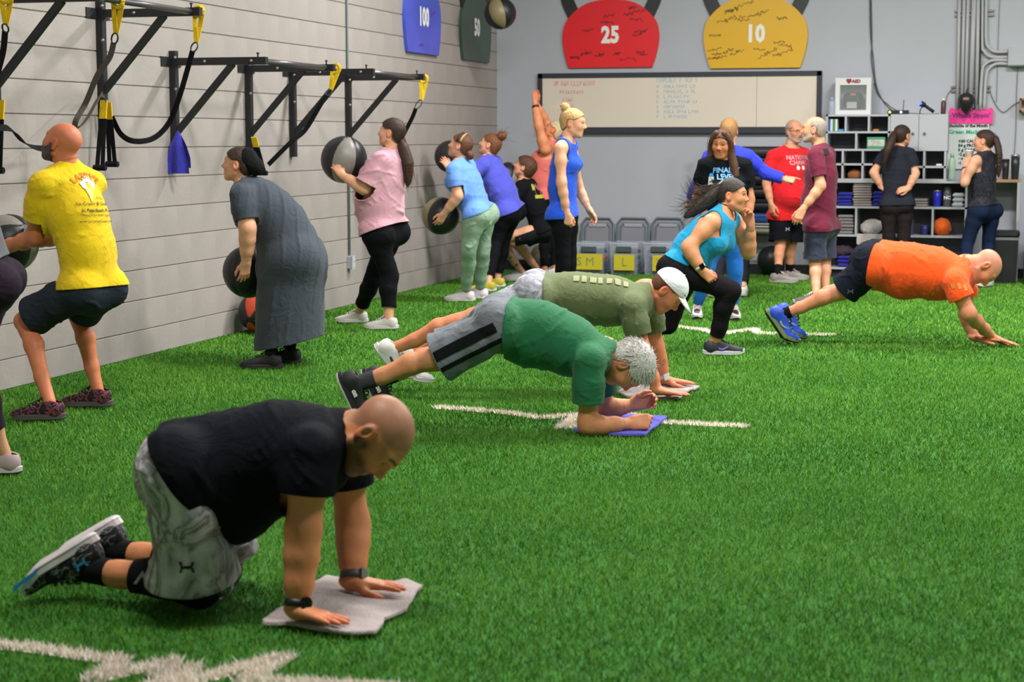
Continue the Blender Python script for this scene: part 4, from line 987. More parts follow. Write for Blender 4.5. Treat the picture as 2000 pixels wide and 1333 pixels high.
# --- bald bearded man in yellow
p = Person('bald bearded man in yellow t-shirt facing the block wall with a ball', (120, 806), dict(
    hipL=(150, 568, -.10), hipR=(203, 562, .08), knL=(47, 628, 'z', .50) if False else (47, 628, .06), knR=(152, 614, .30), anL=(97, 786, 'z', .10), anR=(191, 762, 'z', .10), waist=(170, 485, .0),
    shL=(80, 362, -.10), shR=(184, 360, .18), elL=(68, 466, .02), elR=(112, 462, .42), wrL=(-4, 486, .22), wrR=(62, 474, .55), neck=(132, 326, .05), head=(121, 281, .05)),
    S=1.0, bw=1.06, aw=1.06, lw=1.0, bd=1.12, skin=(206, 128, 92), h=.0105, hh=.005, hf=.005, hs=1.02,
    head=((-.82, .34, .42), (.40, .9, -.1), dict(brow=(90, 70, 60), stub=((80, 72, 68), .8), scalp=((190, 110, 90), .3))), hands=dict(L=('grip', (-.8, .1, .6), (-.3, -.4, -.8)), R=('grip', (-.8, .1, .5), (.4, -.2, .8))))
p.shirt(cloth('yellow_tee', (226, 190, 16)), inf=.016, sl=.62, hemo=.01, amp=.007, sc=26, flare=.025)
up_ = nrm(p.chest - p.pel); sx = nrm(RIGHT*.95 + HEAD*.5); bc = lerp(p.pel, p.chest, .8); ORG = mat('ink_orange', (226, 128, 40), .8)
o_ = onD(165, 395, p.D); rel = lambda px, py: onD(px, py, p.D)
uy_ = V(-.12, 1, 0)
cloth_text(p, "LARRY'S", .050, rel(166, 344), sx, uy_, ORG, bold=.0015, arc=.11)
cloth_shape(p, [[(math.cos(a)*.048*(1 + .12*math.sin(5*a)), math.sin(a)*.030*(1 + .1*math.cos(4*a))) for a in np.linspace(0, 2*math.pi, 26, endpoint=False)], [(math.cos(a)*.026 - .004, .03 + math.sin(a)*.018) for a in np.linspace(0, 2*math.pi, 14, endpoint=False)]], rel(170, 361), sx, uy_, WHITEINK)
cloth_shape(p, [[(-.032, 0), (-.02, .003), (0, .003), (.02, .003), (.032, 0), (.014, -.04), (.004, -.075), (-.004, -.075), (-.014, -.04)]], rel(173, 369), sx, uy_, mat('ink_cone', (232, 206, 120), .8))
cloth_text(p, 'Ice Cream & Gelato', .027, rel(178, 399), sx, uy_, INK, shear=.2); cloth_text(p, 'St. Pete Beach, FL', .024, rel(181, 412), sx, uy_, INK, bold=.0004); cloth_text(p, '"Home of the Waffle Cone"', .017, rel(182, 421), sx, uy_, INK, shear=.2); cloth_text(p, 'www.LarrysIceCream.com', .020, rel(183, 433), sx, uy_, INK)
cloth_text(p, 'Since', .022, rel(195, 386), sx, V(-.35, 1, 0), ORG, shear=.3)
p.pants(cloth('slate_shorts', (42, 48, 58)), tl=.80, inf=.022, flare=.04, top=.06, amp=.008, sc=30)
p.beard(hairmat('grizzled', (74, 66, 60), (120, 120, 60)), off=.010, label='short dark grey beard')
fl = ramp_mat('floral_shoe', [(.38, (24, 24, 30)), (.50, (30, 34, 54)), (.56, (180, 70, 40)), (.62, (40, 60, 110)), (.70, (60, 46, 36))], 40, .6, 2)
p.shoe('L', (-1, -.03, .1), (0, 1, 0), fl, SOLEG, BLK, scale=1.05); p.shoe('R', (-.97, -.03, .2), (0, 1, 0), fl, SOLEG, BLK, scale=1.05)

# --- woman in grey dress
p = Person('woman in long dark grey dress bending with a ball between her hands', (545, 713), dict(
    hipL=(572, 505, -.14), hipR=(588, 500, .16), knL=(562, 598, -.1), knR=(576, 594, .2), anL=(528, 694, 'z', .09), anR=(566, 684, 'z', .09), waist=(540, 428, 0),
    shL=(472, 383, -.18), shR=(492, 372, .2), elL=(484, 448, -.22), elR=(490, 440, .28), wrL=(481, 512, -.17), wrR=(482, 506, .26), neck=(476, 362, 0), head=(466, 322, 0)),
    S=.95, bw=1.25, aw=1.3, bd=1.2, belly=.04, bust=.085, skin=FAIR, h=.0115, hh=.0055, hf=.005, fem=True, hs=.98,
    head=((-.96, .12, .22), (.12, 1, 0), dict(brow=(70, 50, 40))), hands=dict(L=('grip', (-.15, -.95, .1), (.4, .1, -.9)), R=('grip', (-.15, -.95, -.1), (.3, .1, .9))))
q = Sdf(); p.torso(q, .016, k=.05, wi=.02); S = p.S
sk0 = lerp(p.pel, p.waist, .5); skp = onD(569, 520, p.D); ske = onD(567, 668, p.D)
q.cap('S', sk0, skp, .20, .25, f=.86, side=p.sideH, k=.08); q.cap('S', skp, ske + V(-.01, -.14, 0), .25, .265, f=.92, side=p.sideH, k=.05)
cuts = []
for sd in 'LR':
    p.arm(q, sd, .012, 0, .75, k=.03, flare=.012); cuts.append((lerp(p.J['sh'+sd], p.J['el'+sd], .72), p.J['el'+sd] - p.J['sh'+sd], .17, .012))
cuts += [(ske, V(.22, -1, 0), 9), (p.neck + p.upC*.02, nrm(p.upC + p.front*.4), .1)]
p.garment('dress', q, cuts, cloth('grey_dress', (62, 68, 78), sheen=.08), .014, 34, V(1, -.18, .7), gk=dict(AL=.035, AR=.035, S=.08), thick=.01, seed=3, spr=.15)
p.hair(BROWN, off=.010, amp=.002, h=.007)
q = Sdf(); k = p.hs; W = lambda x, y, z: p.hc + (p.M[0]*x + p.M[1]*y + p.M[2]*z)*k
q.ell('C', W(0, -.055, .045), p.M, A(.083, .075, .085)*k, .02); q.ell('C', W(0, -.125, .00), p.M, A(.06, .06, .062)*k, .04); v, t = q.mesh(.008); t = tri(t); L = p.loc(v); v, t = clip(v, t, L[:, 1] + .018 - .25*L[:, 2]); v = folds(v, vnorm(v, t), .004, 60, p.M[0]); v, t = hem(v, t, .005)
mesh_obj('head_wrap', v, t, cloth('black_wrap', (20, 20, 22)), p.root, loc=p.base)
for sd in 'LR': p.shoe(sd, (-.98, -.02, .1 if sd == 'L' else -.1), (0, 1, 0), BLK, mat('sole_darkbrown', (52, 44, 42), .7), BLK, scale=1.05); p.sock(sd, cloth('black_sock', (18, 18, 20)), t0=1.85)

# --- woman in pink
p = Person('woman in loose pink t-shirt with long ponytail lifting a grey-panelled ball', (735, 640), dict(
    hipL=(733, 458, -.12), hipR=(764, 452, .12), knL=(762, 540, -.08), knR=(727, 548, .12), anL=(759, 622, 'z', .09), anR=(701, 610, 'z', .09), waist=(742, 398, 0),
    shL=(741, 316, -.17), shR=(776, 314, .15), elL=(712, 370, -.18), elR=(742, 372, .35), wrL=(668, 342, -.08), wrR=(700, 345, .38), neck=(762, 298, 0), head=(765, 260, 0)),
    S=.95, bw=1.16, aw=1.16, lw=1.14, bust=.08, bd=1.15, belly=.02, glute=1.12, skin=FAIR, h=.0115, hh=.0055, hf=.005, fem=True, hs=.98,
    head=((-.93, .14, .34), (.12, 1, 0), dict(brow=(80, 56, 42))), hands=dict(L=('grip', (-.55, .75, .35), (.3, .1, -.95)), R=('grip', (-.5, .7, .2), (.3, .1, .9))))
p.shirt(cloth('pink_tee', (204, 152, 166)), inf=.026, sl=.80, hemo=.03, amp=.013, sc=24, flare=.035, wi=.05, hemtilt=-.25)
p.pants(BLACKLEG, tl=1.74, inf=.008, flare=.006, top=.12, amp=.003, name='leggings')
k = p.hs; pon = [(onD(781, 272, p.D), .030), (onD(788, 290, p.D - .03), .045), (onD(796, 320, p.D - .05), .050), (onD(797, 350, p.D - .05), .030), (onD(796, 364, p.D - .05), .008)]
p.hair(BROWN, off=.010, amp=.003, h=.007, pts=[pon]); p.strands([[(a, .035) for a, r in pon[:3]] + [(onD(797, 350, p.D - .05), .045), (onD(795, 362, p.D - .05), .05)]], CHEST, 140, .0024)
for sd in 'LR': p.shoe(sd, (-.99, -.02, .12), (0, 1, 0), mat('shoe_offwhite', (206, 200, 196), .6, vary=.08), SOLEW, WHT, scale=1.0)

# --- woman in light blue and sage
p = Person('woman in light blue t-shirt and sage green joggers holding a ball low', (915, 590), dict(
    hipL=(926, 424, -.12), hipR=(944, 420, .16), knL=(915, 490, -.1), knR=(942, 492, .2), anL=(911, 570, 'z', .09), anR=(938, 565, 'z', .09), waist=(917, 377, 0),
    shL=(886, 334, -.17), shR=(916, 326, .2), elL=(894, 384, -.2), elR=(905, 385, .3), wrL=(868, 417, -.16), wrR=(880, 425, .3), neck=(898, 316, 0), head=(899, 286, 0)),
    S=.98, bw=1.08, aw=1.1, lw=1.15, bust=.075, bd=1.1, glute=1.08, skin=FAIR, h=.012, hh=.006, hf=.0055, fem=True, hs=.98,
    head=((-.90, .28, .34), (.24, 1, 0), dict(brow=(100, 74, 50))), hands=dict(L=('grip', (-.5, -.85, .2), (.3, -.1, -.95)), R=('grip', (-.5, -.8, 0), (.3, -.1, .9))))
p.shirt(cloth('sky_tee', (106, 152, 232)), inf=.016, sl=.62, hemo=.05, amp=.008, sc=26, flare=.02)
p.pants(cloth('sage', (140, 166, 142)), tl=1.93, inf=.022, flare=-.012, top=.12, amp=.010, sc=22, name='joggers')
p.hair(CHEST, off=.010, amp=.003, h=.008, pts=[[(0, -.09, -.03, .03), (0, -.125, -.055, .034), (0, -.13, -.075, .02)]])
m_ = MB(); W = lambda x, y, z: p.hc + (p.M[0]*x + p.M[1]*y + p.M[2]*z)*p.hs - p.base
for (yy, mm) in ((.015, BLKH), (-.018, BLOND)):
    m_ = MB(); m_.ribbon([W(math.cos(a)*.091, yy - .012*math.sin(a), .034 + math.sin(a)*.102) for a in np.linspace(.1, math.pi - .1, 14)], .018, p.M[1], .006); m_.build('headband' if mm is BLKH else 'hair_streak', mm, p.root, True)
for sd in 'LR': p.shoe(sd, (-.99, -.02, .08), (0, 1, 0), mat('shoe_lilac', (224, 212, 222), .55), SOLEW, WHT, scale=1.02)

# --- woman in violet
p = Person('woman in violet-blue t-shirt with curly top bun about to throw a ball', (965, 563), dict(
    hipL=(985, 418, -.12), hipR=(1002, 414, .16), knL=(968, 474, -.08), knR=(984, 470, .2), anL=(954, 552, 'z', .09), anR=(972, 544, 'z', .09), waist=(978, 373, 0),
    shL=(941, 324, -.17), shR=(968, 318, .2), elL=(908, 348, -.2), elR=(930, 352, .3), wrL=(878, 330, -.15), wrR=(896, 330, .3), neck=(953, 308, 0), head=(957, 284, 0)),
    S=.97, bw=1.08, aw=1.1, bust=.075, bd=1.1, skin=FAIR, h=.012, hh=.006, hf=.0055, fem=True, hs=.98, head=((-.88, .34, .32), (.3, 1, 0), dict(brow=(90, 60, 40))), hands=dict(L=('grip', (-.55, .85, .1), (.4, .1, -.9)), R=('grip', (-.5, .8, 0), (.3, .1, .9))))
p.shirt(cloth('violet_tee', (84, 88, 202)), inf=.018, sl=.55, hemo=.02, amp=.009, sc=24, flare=.02, wi=.03)
p.pants(BLACKLEG, tl=1.86, inf=.008, flare=.004, top=.12, amp=.002, name='leggings')
CURL = hairmat('copper', (112, 66, 34), (40, 40, 40))
p.hair(CURL, off=.012, amp=.006, sc=110, h=.008, pts=[[(0, -.06, .10, .036), (0, -.085, .135, .048), (0, -.10, .15, .03)]])
p.strands([[(p.hc + p.M[2]*.09 - p.M[1]*.05, .02), (p.hc + p.M[2]*.14 - p.M[1]*.08, .05), (p.hc + p.M[2]*.16 - p.M[1]*.13, .06)]], CURL, 60, .002, curl=.35)
for sd in 'LR': p.shoe(sd, (-.96, -.02, -.1 if sd == 'L' else .1), (0, 1, 0), mat('shoe_lime', (192, 176, 50), .55), SOLEW, BLK, scale=1.0)

# --- curly haired youth squatting
def calf_ink(s, v, c):
    for t in (.25, .5, .75):
        P0 = lerp(s.J['knL'], s.J['anL'], t) - HEAD*.05; m = (np.linalg.norm(v - P0, axis=1) < .022)*.8; c = c*(1 - m[:, None]) + np.array(srgb(60, 50, 52))*m[:, None]
    return c
p = Person('curly-haired young man in black t-shirt squatting low with a ball', (1015, 553), dict(
    hipL=(1056, 452, -.10), hipR=(1066, 448, .16), knL=(972, 468, -.12), knR=(1004, 474, .25), anL=(1020, 532, 'z', .09), anR=(1052, 528, 'z', .09), waist=(1046, 408, 0),
    shL=(1016, 370, -.17), shR=(1036, 362, .2), elL=(1002, 400, -.15), elR=(1010, 398, .3), wrL=(990, 368, -.1), wrR=(994, 366, .3), neck=(1022, 356, 0), head=(1024, 328, 0)),
    S=.98, skin=FAIR, h=.012, hh=.006, hf=.0055, hs=1.0, paint=calf_ink, head=((-.86, .42, .28), (.42, .9, 0), dict(brow=(80, 56, 42))), hands=dict(L=('grip', (-.3, .95, 0), (.4, .1, -.9)), R=('grip', (-.3, .9, 0), (.3, .1, .9))))
p.shirt(cloth('ink_tee', (18, 18, 23)), inf=.018, sl=.75, hemo=.02, amp=.008, sc=24, flare=.02)
LIME = mat('ink_lime', (176, 178, 40), .7)
cloth_shape(p, [[(-.05, -.06), (.05, -.06), (.055, .05), (.02, .03), (.0, .06), (-.03, .04), (-.055, .055)]], onD(1044, 370, p.D), nrm(RIGHT + HEAD*.6), V(0, 1, 0), mat('ink_mag', (150, 84, 110), .7)); cloth_shape(p, grid_polys(-.07, .07, -.018, .018, 4, 1)[::1], onD(1045, 384, p.D - .01), nrm(RIGHT + HEAD*.6), V(0, 1, 0), LIME); cloth_shape(p, [[(-.06, -.03), (-.02, -.03), (-.015, .03), (-.05, .035)]], onD(1040, 366, p.D - .01), nrm(RIGHT + HEAD*.6), V(0, 1, 0), LIME)
p.pants(cloth('black_shorts', (28, 28, 33)), tl=.62, inf=.02, flare=.035, top=.08, amp=.006)
cloth_shape(p, [[(a, b), (a + .012, b), (a + .002, b - .06), (a - .010, b - .06)] for a, b in ((-.03, .03), (-.008, .03), (.014, .03))], lerp(p.J['hipL'], p.J['knL'], .52), V(1, .1, 0), V(0, 1, 0), WHITEINK, 'stripe')
p.hair(hairmat('curly', (84, 50, 32), (50, 50, 50)), off=.022, amp=.010, sc=90, h=.008, line=-.012)
for sd in 'LR': p.shoe(sd, (-.97, -.02, .1), (0, 1, 0), WHT, SOLEW, WHT, scale=1.06)

# --- salmon tank, arms raised
p = Person('woman in salmon tank top with both arms raised after a throw', (1072, 541), dict(
    hipL=(1062, 392, -.12), hipR=(1080, 390, .14), knL=(1064, 465, -.08), knR=(1082, 466, .16), anL=(1064, 529, 'z', .09), anR=(1084, 525, 'z', .09), waist=(1062, 348, 0),
    shL=(1064, 292, -.17), shR=(1086, 288, .16), elL=(1052, 244, -.18), elR=(1068, 240, .2), wrL=(1045, 204, -.1), wrR=(1048, 203, .12), neck=(1076, 280, 0), head=(1082, 256, .0)),
    S=.97, bw=1.08, aw=1.15, bust=.075, bd=1.1, skin=(226, 150, 112), h=.012, hh=.006, hf=.0055, fem=True, hs=.98, head=((-.8, .5, .3), (.5, .8, 0), dict(brow=(150, 120, 80))), hands=dict(L=('open', (.02, 1, 0), (.7, 0, -.7)), R=('open', (.05, 1, 0), (.7, 0, .7))))
p.shirt(cloth('salmon', (230, 118, 108)), inf=.014, sl=0, hemo=.03, amp=.006, wi=.02, armhole=.04, name='tank_top'); p.pants(BLACKLEG, tl=1.9, inf=.008, flare=.004, top=.12, amp=.002, name='leggings')
p.hair(hairmat('ash_blond', (206, 184, 146)), off=.012, amp=.003, h=.008, pts=[[(0, -.09, .03, .03), (0, -.13, .0, .035), (0, -.15, -.06, .03), (0, -.15, -.12, .012)]])
p.watch('L', BAND, None, t=.88)
for sd in 'LR': p.shoe(sd, (-.97, -.02, .1), (0, 1, 0), WHT, SOLEW, WHT)

# --- blonde in blue tank
p = Person('blonde woman in royal blue tank top walking past the squatting man', (1108, 625), dict(
    hipR=(1096, 420, -.12), hipL=(1108, 418, .14), knR=(1100, 515, -.1), knL=(1112, 512, .12), anR=(1100, 606, 'z', .09), anL=(1122, 602, 'z', .09), waist=(1098, 365, 0),
    shR=(1094, 291, -.17), shL=(1116, 286, .18), elR=(1097, 360, -.22), elL=(1130, 368, .25), wrR=(1107, 417, -.2), wrL=(1149, 407, .22), neck=(1108, 274, 0), head=(1119, 241, 0)),
    S=1.0, bw=.92, aw=.92, lw=.92, bust=.06, bd=1.0, skin=FAIR, h=.0115, hh=.0055, hf=.005, fem=True, hs=1.0, head=((.96, -.12, -.22), (.1, 1, 0), dict(brow=(170, 130, 90))), hands=dict(R=('loose', (.15, -1, 0), (-.2, -.1, -.95)), L=('relax', (.5, -.85, 0), (.6, .4, .6))))
p.shirt(cloth('royal_tank', (34, 84, 214)), inf=.013, sl=0, hemo=-.02, amp=.006, sc=24, wi=.02, armhole=.05, name='tank_top', neckdrop=.25)
p.pants(BLACKLEG, tl=1.93, inf=.008, flare=.003, top=.12, amp=.002, name='leggings')
p.hair(BLOND, off=.010, amp=.003, h=.007, pts=[[(0, -.06, .10, .026), (0, -.085, .125, .038), (0, -.095, .14, .02)]]); p.strands([[(p.hc + p.M[2]*.1 - p.M[1]*.06, .02), (p.hc + p.M[2]*.13 - p.M[1]*.09, .03), (p.hc + p.M[2]*.12 - p.M[1]*.14, .035)]], BLOND, 40, .0018, curl=.3)
for sd in 'LR': p.shoe(sd, (.98, -.02, 0), (0, 1, 0), BLK, SOLEW, BLK)
# --- lunging woman in teal
p = Person('dark-haired woman in teal tank top lunging with her ponytail flying', (1390, 690), dict(
    hipR=(1326, 528, -.12), hipL=(1342, 520, .14), knR=(1428, 568, -.16), knL=(1304, 634, .12), anR=(1396, 668, 'z', .09), anL=(1250, 655, .5), waist=(1352, 486, 0),
    shR=(1387, 436, -.17), shL=(1434, 432, .18), elR=(1344, 484, -.22), elL=(1462, 494, .16), wrR=(1372, 530, -.24), wrL=(1466, 440, .06), neck=(1411, 414, 0), head=(1430, 382, 0)),
    S=.97, bw=1.10, aw=1.14, lw=1.14, bust=.085, bd=1.12, belly=.02, glute=1.1, skin=(216, 152, 116), h=.011, hh=.005, hf=.0046, fem=True, hs=1.0, head=((.95, -.06, -.30), (.06, 1, 0), dict(brow=(40, 28, 26))),
    hands=dict(R=('loose', (.75, -.62, 0), (-.2, .3, -.9)), L=('cup', (-.05, 1, -.05), (.8, .1, .6))))
p.shirt(cloth('teal_tank', (20, 150, 198)), inf=.012, sl=0, hemo=.05, amp=.005, sc=26, wi=.01, armhole=.055, name='tank_top', neckdrop=.3)
p.pants(cloth('plum_legging', (26, 21, 27), bump=.08), tl=1.88, inf=.009, flare=.003, top=.13, amp=.002, name='leggings')
T = lambda x, y, d=0: onD(x, y, p.D + d)
pon = [(T(1404, 366), .035), (T(1388, 384), .050), (T(1368, 402), .045), (T(1350, 416), .03), (T(1338, 424), .012)]
p.hair(BLKH, off=.011, amp=.003, h=.007, pts=[pon], strands=0)
p.strands([[(T(1404, 366), .04), (T(1378, 392), .05), (T(1350, 402), .06), (T(1322, 398), .07)], [(T(1404, 368), .04), (T(1376, 396), .05), (T(1346, 412), .06), (T(1326, 432), .07)], [(T(1404, 364), .03), (T(1374, 376), .04), (T(1352, 372), .04), (T(1340, 352), .03)]], hairmat('dark_strand', (58, 42, 36)), 260, .0021, flare=1.2)
HYB = mat('shoe_dark', (38, 38, 44), .6); p.shoe('R', (.99, -.02, .08), (0, 1, 0), HYB, mat('sole_lilac', (206, 200, 214), .6), BLK, scale=1.05, accent=mat('shoe_purple', (120, 90, 190), .5)); p.shoe('L', (.75, -.65, -.2), (.65, .75, 0), HYB, SOLEW, BLK, bend=.6)
p.watch('R', mat('band_cream', (214, 196, 186), .5), GLASS_K, t=.84, out=(.1, .4, -.9), shape='square')
m_ = MB(); [m_.lathe([(.0, -.006), (.005, 0), (.0, .006)], 8, (T(1404 + i*2, 358 - i*2) - p.base - HEAD*.05)) for i in range(4)]; m_.build('hair_clip', mat('pearl', (220, 214, 206), .3), p.root, True)

# --- trainer
p = Person('trainer with long brown hair in black t-shirt and blue leggings', (1400, 622), dict(
    hipR=(1396, 470, 0), hipL=(1432, 469, .02), knR=(1378, 535, -.06), knL=(1436, 532, -.02), anR=(1362, 598, 'z', .10), anL=(1432, 600, 'z', .10), waist=(1416, 415, 0),
    shR=(1376, 324, -.04), shL=(1456, 325, .06), elR=(1362, 388, .0), elL=(1464, 392, .04), wrR=(1384, 436, -.14), wrL=(1456, 442, -.04), neck=(1416, 312, 0), head=(1410, 282, -.03)),
    S=.97, bw=.98, bust=.07, skin=(196, 132, 98), h=.0115, hh=.005, hf=.005, fem=True, hs=1.0, head=((-.36, -.16, -.92), (.02, 1, -.1), dict(brow=(50, 34, 28))), hands=dict(R=('relax', (.3, -.9, -.2), (-.7, 0, -.7)), L=('relax', (-.1, -1, -.1), (.8, 0, -.5))))
p.shirt(cloth('black_tee2', (12, 15, 20)), inf=.015, sl=.62, hemo=.0, amp=.006, sc=26)
BL = mat('ink_blue', (110, 170, 226), .7); c_ = onD(1414, 335, p.D); cloth_text(p, 'FINALLY', .062, onD(1416, 333, p.D), RIGHT, UPZ, BL, bold=.002); cloth_text(p, 'LEVEL', .062, onD(1415, 346, p.D), RIGHT, UPZ, BL, bold=.002)
cloth_shape(p, [[(-.024, -.045), (.024, -.045), (.026, .03), (-.026, .03)]], onD(1387, 352, p.D), RIGHT, UPZ, WHITEINK, 'name_tag', .006); cloth_shape(p, [[(-.024, .03), (.024, .03), (.02, .055), (.008, .065), (-.008, .065), (-.02, .055)]], onD(1387, 352, p.D), RIGHT, UPZ, mat('tag_blue', (40, 130, 210), .5), 'name_tag', .006); cloth_text(p, '23', .034, onD(1387, 353, p.D), RIGHT, UPZ, mat('tag_ink', (30, 70, 120), .6), bold=.002, name='number')
p.pants(cloth('cobalt', (18, 96, 176), sheen=.1, bump=.08), tl=1.9, inf=.008, flare=.002, top=.1, amp=.002, name='leggings')
LB = hairmat('long_brown', (86, 54, 36), (70, 70, 8))
W = lambda x, y, z: p.hc + (p.M[0]*x + p.M[1]*y + p.M[2]*z)*p.hs
ch = [[(.035, .05, .10, .03), (.078, .03, .03, .026), (.085, .012, -.06, .032), (.105, .03, -.17, .036), (.10, .05, -.25, .028), (.09, .055, -.30, .008)], [(-.03, .05, .10, .03), (-.076, .03, .03, .026), (-.085, .012, -.06, .032), (-.11, .02, -.17, .040), (-.13, .04, -.26, .034), (-.13, .05, -.33, .01)], [(0, -.08, .03, .06), (0, -.10, -.08, .075), (0, -.11, -.2, .07), (0, -.11, -.3, .03)]]
p.hair(LB, off=.012, amp=.003, h=.007, pts=ch, line=-.004)
p.strands([[(W(*c[:3]), .03) for c in q] for q in ch[:2]], LB, 120, .002)
for sd in 'LR': p.shoe(sd, (-.12 if sd == 'R' else .05, -.05, -1), (0, 1, 0), mat('shoe_pale', (214, 206, 210), .55, vary=.1), SOLEW, WHT, mid=SOLEK)

# --- person pointing, seen from behind
p = Person('person in royal blue long-sleeved top pointing, seen from behind', (1425, 576), dict(
    hipL=(1412, 424, 0), hipR=(1444, 424, 0), knL=(1408, 496, .02), knR=(1450, 496, .02), anL=(1398, 562, 'z', .10), anR=(1452, 560, 'z', .10), waist=(1428, 370, 0),
    shL=(1384, 308, 0), shR=(1462, 306, 0), elL=(1362, 362, -.02), elR=(1494, 338, .03), wrL=(1350, 386, .12), wrR=(1531, 350, -.02), neck=(1425, 292, 0), head=(1424, 256, .0)),
    S=1.0, skin=FAIR, h=.012, hh=.006, hf=.0055, hs=1.02, head=((.25, .05, .97), (0, 1, 0), {}), hands=dict(L=('relax', (-.3, -.8, .3), (-.8, 0, -.4)), R=('point', (1, -.12, 0), (.1, .6, -.8))))
p.shirt(cloth('royal_sweat', (48, 62, 204)), inf=.018, sl=1.93, hemo=-.02, amp=.008, sc=24, flare=.01, name='sweatshirt')
p.pants(cloth('dark_pants', (32, 33, 40)), tl=1.9, inf=.016, flare=.0, top=.1, amp=.005, name='trousers'); p.hair(hairmat('sandy', (166, 122, 74), (90, 90, 50)), off=.010, amp=.003, h=.007)
for sd in 'LR': p.shoe(sd, (-.1 if sd == 'L' else .1, -.02, 1), (0, 1, 0), WHT, SOLEW, WHT)

# --- older man in red
p = Person('grey-bearded man in red t-shirt and black shorts talking', (1530, 550), dict(
    hipR=(1522, 424, .02), hipL=(1556, 423, .1), knR=(1524, 482, -.04), knL=(1545, 480, .14), anR=(1519, 535, 'z', .10), anL=(1542, 530, 'z', .10), waist=(1540, 372, 0),
    shR=(1509, 306, -.08), shL=(1574, 303, .12), elR=(1497, 360, -.06), elL=(1584, 362, .16), wrR=(1506, 398, -.12), wrL=(1580, 402, .06), neck=(1546, 290, .02), head=(1552, 257, 0)),
    S=1.0, bw=1.12, belly=.07, bd=1.2, skin=(214, 150, 120), h=.012, hh=.0058, hf=.0055, hs=1.02, head=((.45, -.08, -.88), (.0, 1, -.05), dict(brow=(170, 160, 150), stub=((190, 182, 176), .5), scalp=((186, 150, 126), .3))), hands=dict(R=('relax', (.15, -1, -.1), (-.8, 0, -.5)), L=('relax', (0, -1, 0), (.8, 0, .2))))
p.shirt(cloth('red_tee', (222, 30, 38)), inf=.018, sl=.70, hemo=.0, amp=.007, sc=24, flare=.025)
nx = nrm(RIGHT + HEAD*.35); cloth_text(p, 'NATIONAL', .062, onD(1554, 308, p.D), nx, V(.05, 1, 0), mat('ink_pale', (210, 150, 160), .7), bold=.002); cloth_text(p, 'CHAMPS', .066, onD(1553, 318, p.D), nx, V(.05, 1, 0), mat('ink_pale', (210, 150, 160), .7), bold=.002); cloth_shape(p, [[(math.cos(a)*.022 + q_, math.sin(a)*.024) for a in np.linspace(0, 2*math.pi, 12, endpoint=False)] for q_ in (-.05, .02)], onD(1556, 328, p.D), nx, UPZ, WHITEINK)
p.pants(cloth('black_gym_shorts', (15, 15, 22)), tl=.80, inf=.024, flare=.05, top=.06, amp=.007)
cloth_shape(p, ua_mark(.05), onD(1535, 447, p.D), RIGHT, UPZ, mat('logo_silver', (170, 170, 176), .5), 'logo')
p.beard(hairmat('white_beard', (176, 164, 156), (120, 120, 60)), off=.004, label='short white beard'); p.hair(hairmat('grey_side', (156, 146, 138), (90, 90, 50)), off=.007, amp=.002, h=.007, keep=lambda q: np.minimum(q[:, 2] - .055, q[:, 1] + .05))
GL = MB(); W = lambda x, y, z: p.hc + (p.M[0]*x + p.M[1]*y + p.M[2]*z)*p.hs - p.base
for e in (-1, 1): GL.tube([W(e*.034 + math.cos(a)*.024, .104, .010 + math.sin(a)*.017) for a in np.linspace(0, 2*math.pi, 13)], .0016, 5); GL.tube([W(e*.058, .104, .012), W(e*.085, .0, .018)], .0016, 5)
GL.tube([W(-.011, .106, .012), W(.011, .106, .012)], .0016, 5); GL.build('eyeglasses', mat('wire', (90, 80, 74), .3, metal=.8), p.root, True)
for sd in 'RL': p.sock(sd, cloth('black_sock', (18, 18, 20)), t0=1.72); p.shoe(sd, (.93, -.02, -.3 if sd == 'R' else .1), (0, 1, 0), mat('shoe_taupe', (146, 136, 130), .65, vary=.15), mat('sole_stone', (170, 162, 158), .6), WHT, scale=1.05)

# --- man in maroon
p = Person('balding man in maroon athletic shirt and navy shorts listening', (1600, 590), dict(
    hipL=(1592, 444, -.12), hipR=(1612, 442, .14), knL=(1592, 515, -.1), knR=(1611, 513, .15), anL=(1594, 575, 'z', .10), anR=(1612, 570, 'z', .10), waist=(1602, 388, 0),
    shL=(1592, 305, -.18), shR=(1618, 302, .2), elL=(1603, 364, -.24), elR=(1612, 366, .3), wrL=(1568, 409, -.26), wrR=(1582, 412, .3), neck=(1600, 288, 0), head=(1590, 254, 0)),
    S=1.0, bw=1.06, bd=1.15, belly=.03, aw=1.05, skin=(220, 158, 128), h=.0115, hh=.0055, hf=.005, hs=1.04, head=((-.93, .05, .32), (.08, 1, 0), dict(brow=(160, 140, 120), stub=((196, 186, 178), .5))), hands=dict(L=('relax', (-.45, -.88, -.1), (-.1, .3, -.9)), R=('relax', (-.4, -.9, 0), (0, .2, .9))))
p.shirt(cloth('maroon', (104, 26, 52)), inf=.016, sl=.68, hemo=-.03, amp=.007, sc=24, flare=.02)
cloth_shape(p, [[(-.06, -.02), (.0, -.035), (.06, -.02), (.05, .03), (.0, .02), (-.05, .03)]], onD(1603, 296, p.D), RIGHT, UPZ, mat('mesh_black', (34, 20, 30), .8), 'shoulder_panel')
p.pants(cloth('navy_gym', (48, 52, 72)), tl=.86, inf=.022, flare=.035, top=.05, amp=.006)
st = ramp_mat('marl', [(.4, (92, 90, 104)), (.55, (130, 126, 138)), (.6, (80, 78, 92))], 50, .8, 3); kd = nrm(p.J['knL'] - p.J['hipL']); cloth_shape(p, [[(x, y) for x, y in zip([-.02]*10 + [.035]*10, list(np.linspace(.04, -.33, 10)) + list(np.linspace(-.33, .04, 10)))]], p.J['hipL'], RIGHT, -kd, st, 'side_stripe', .004)
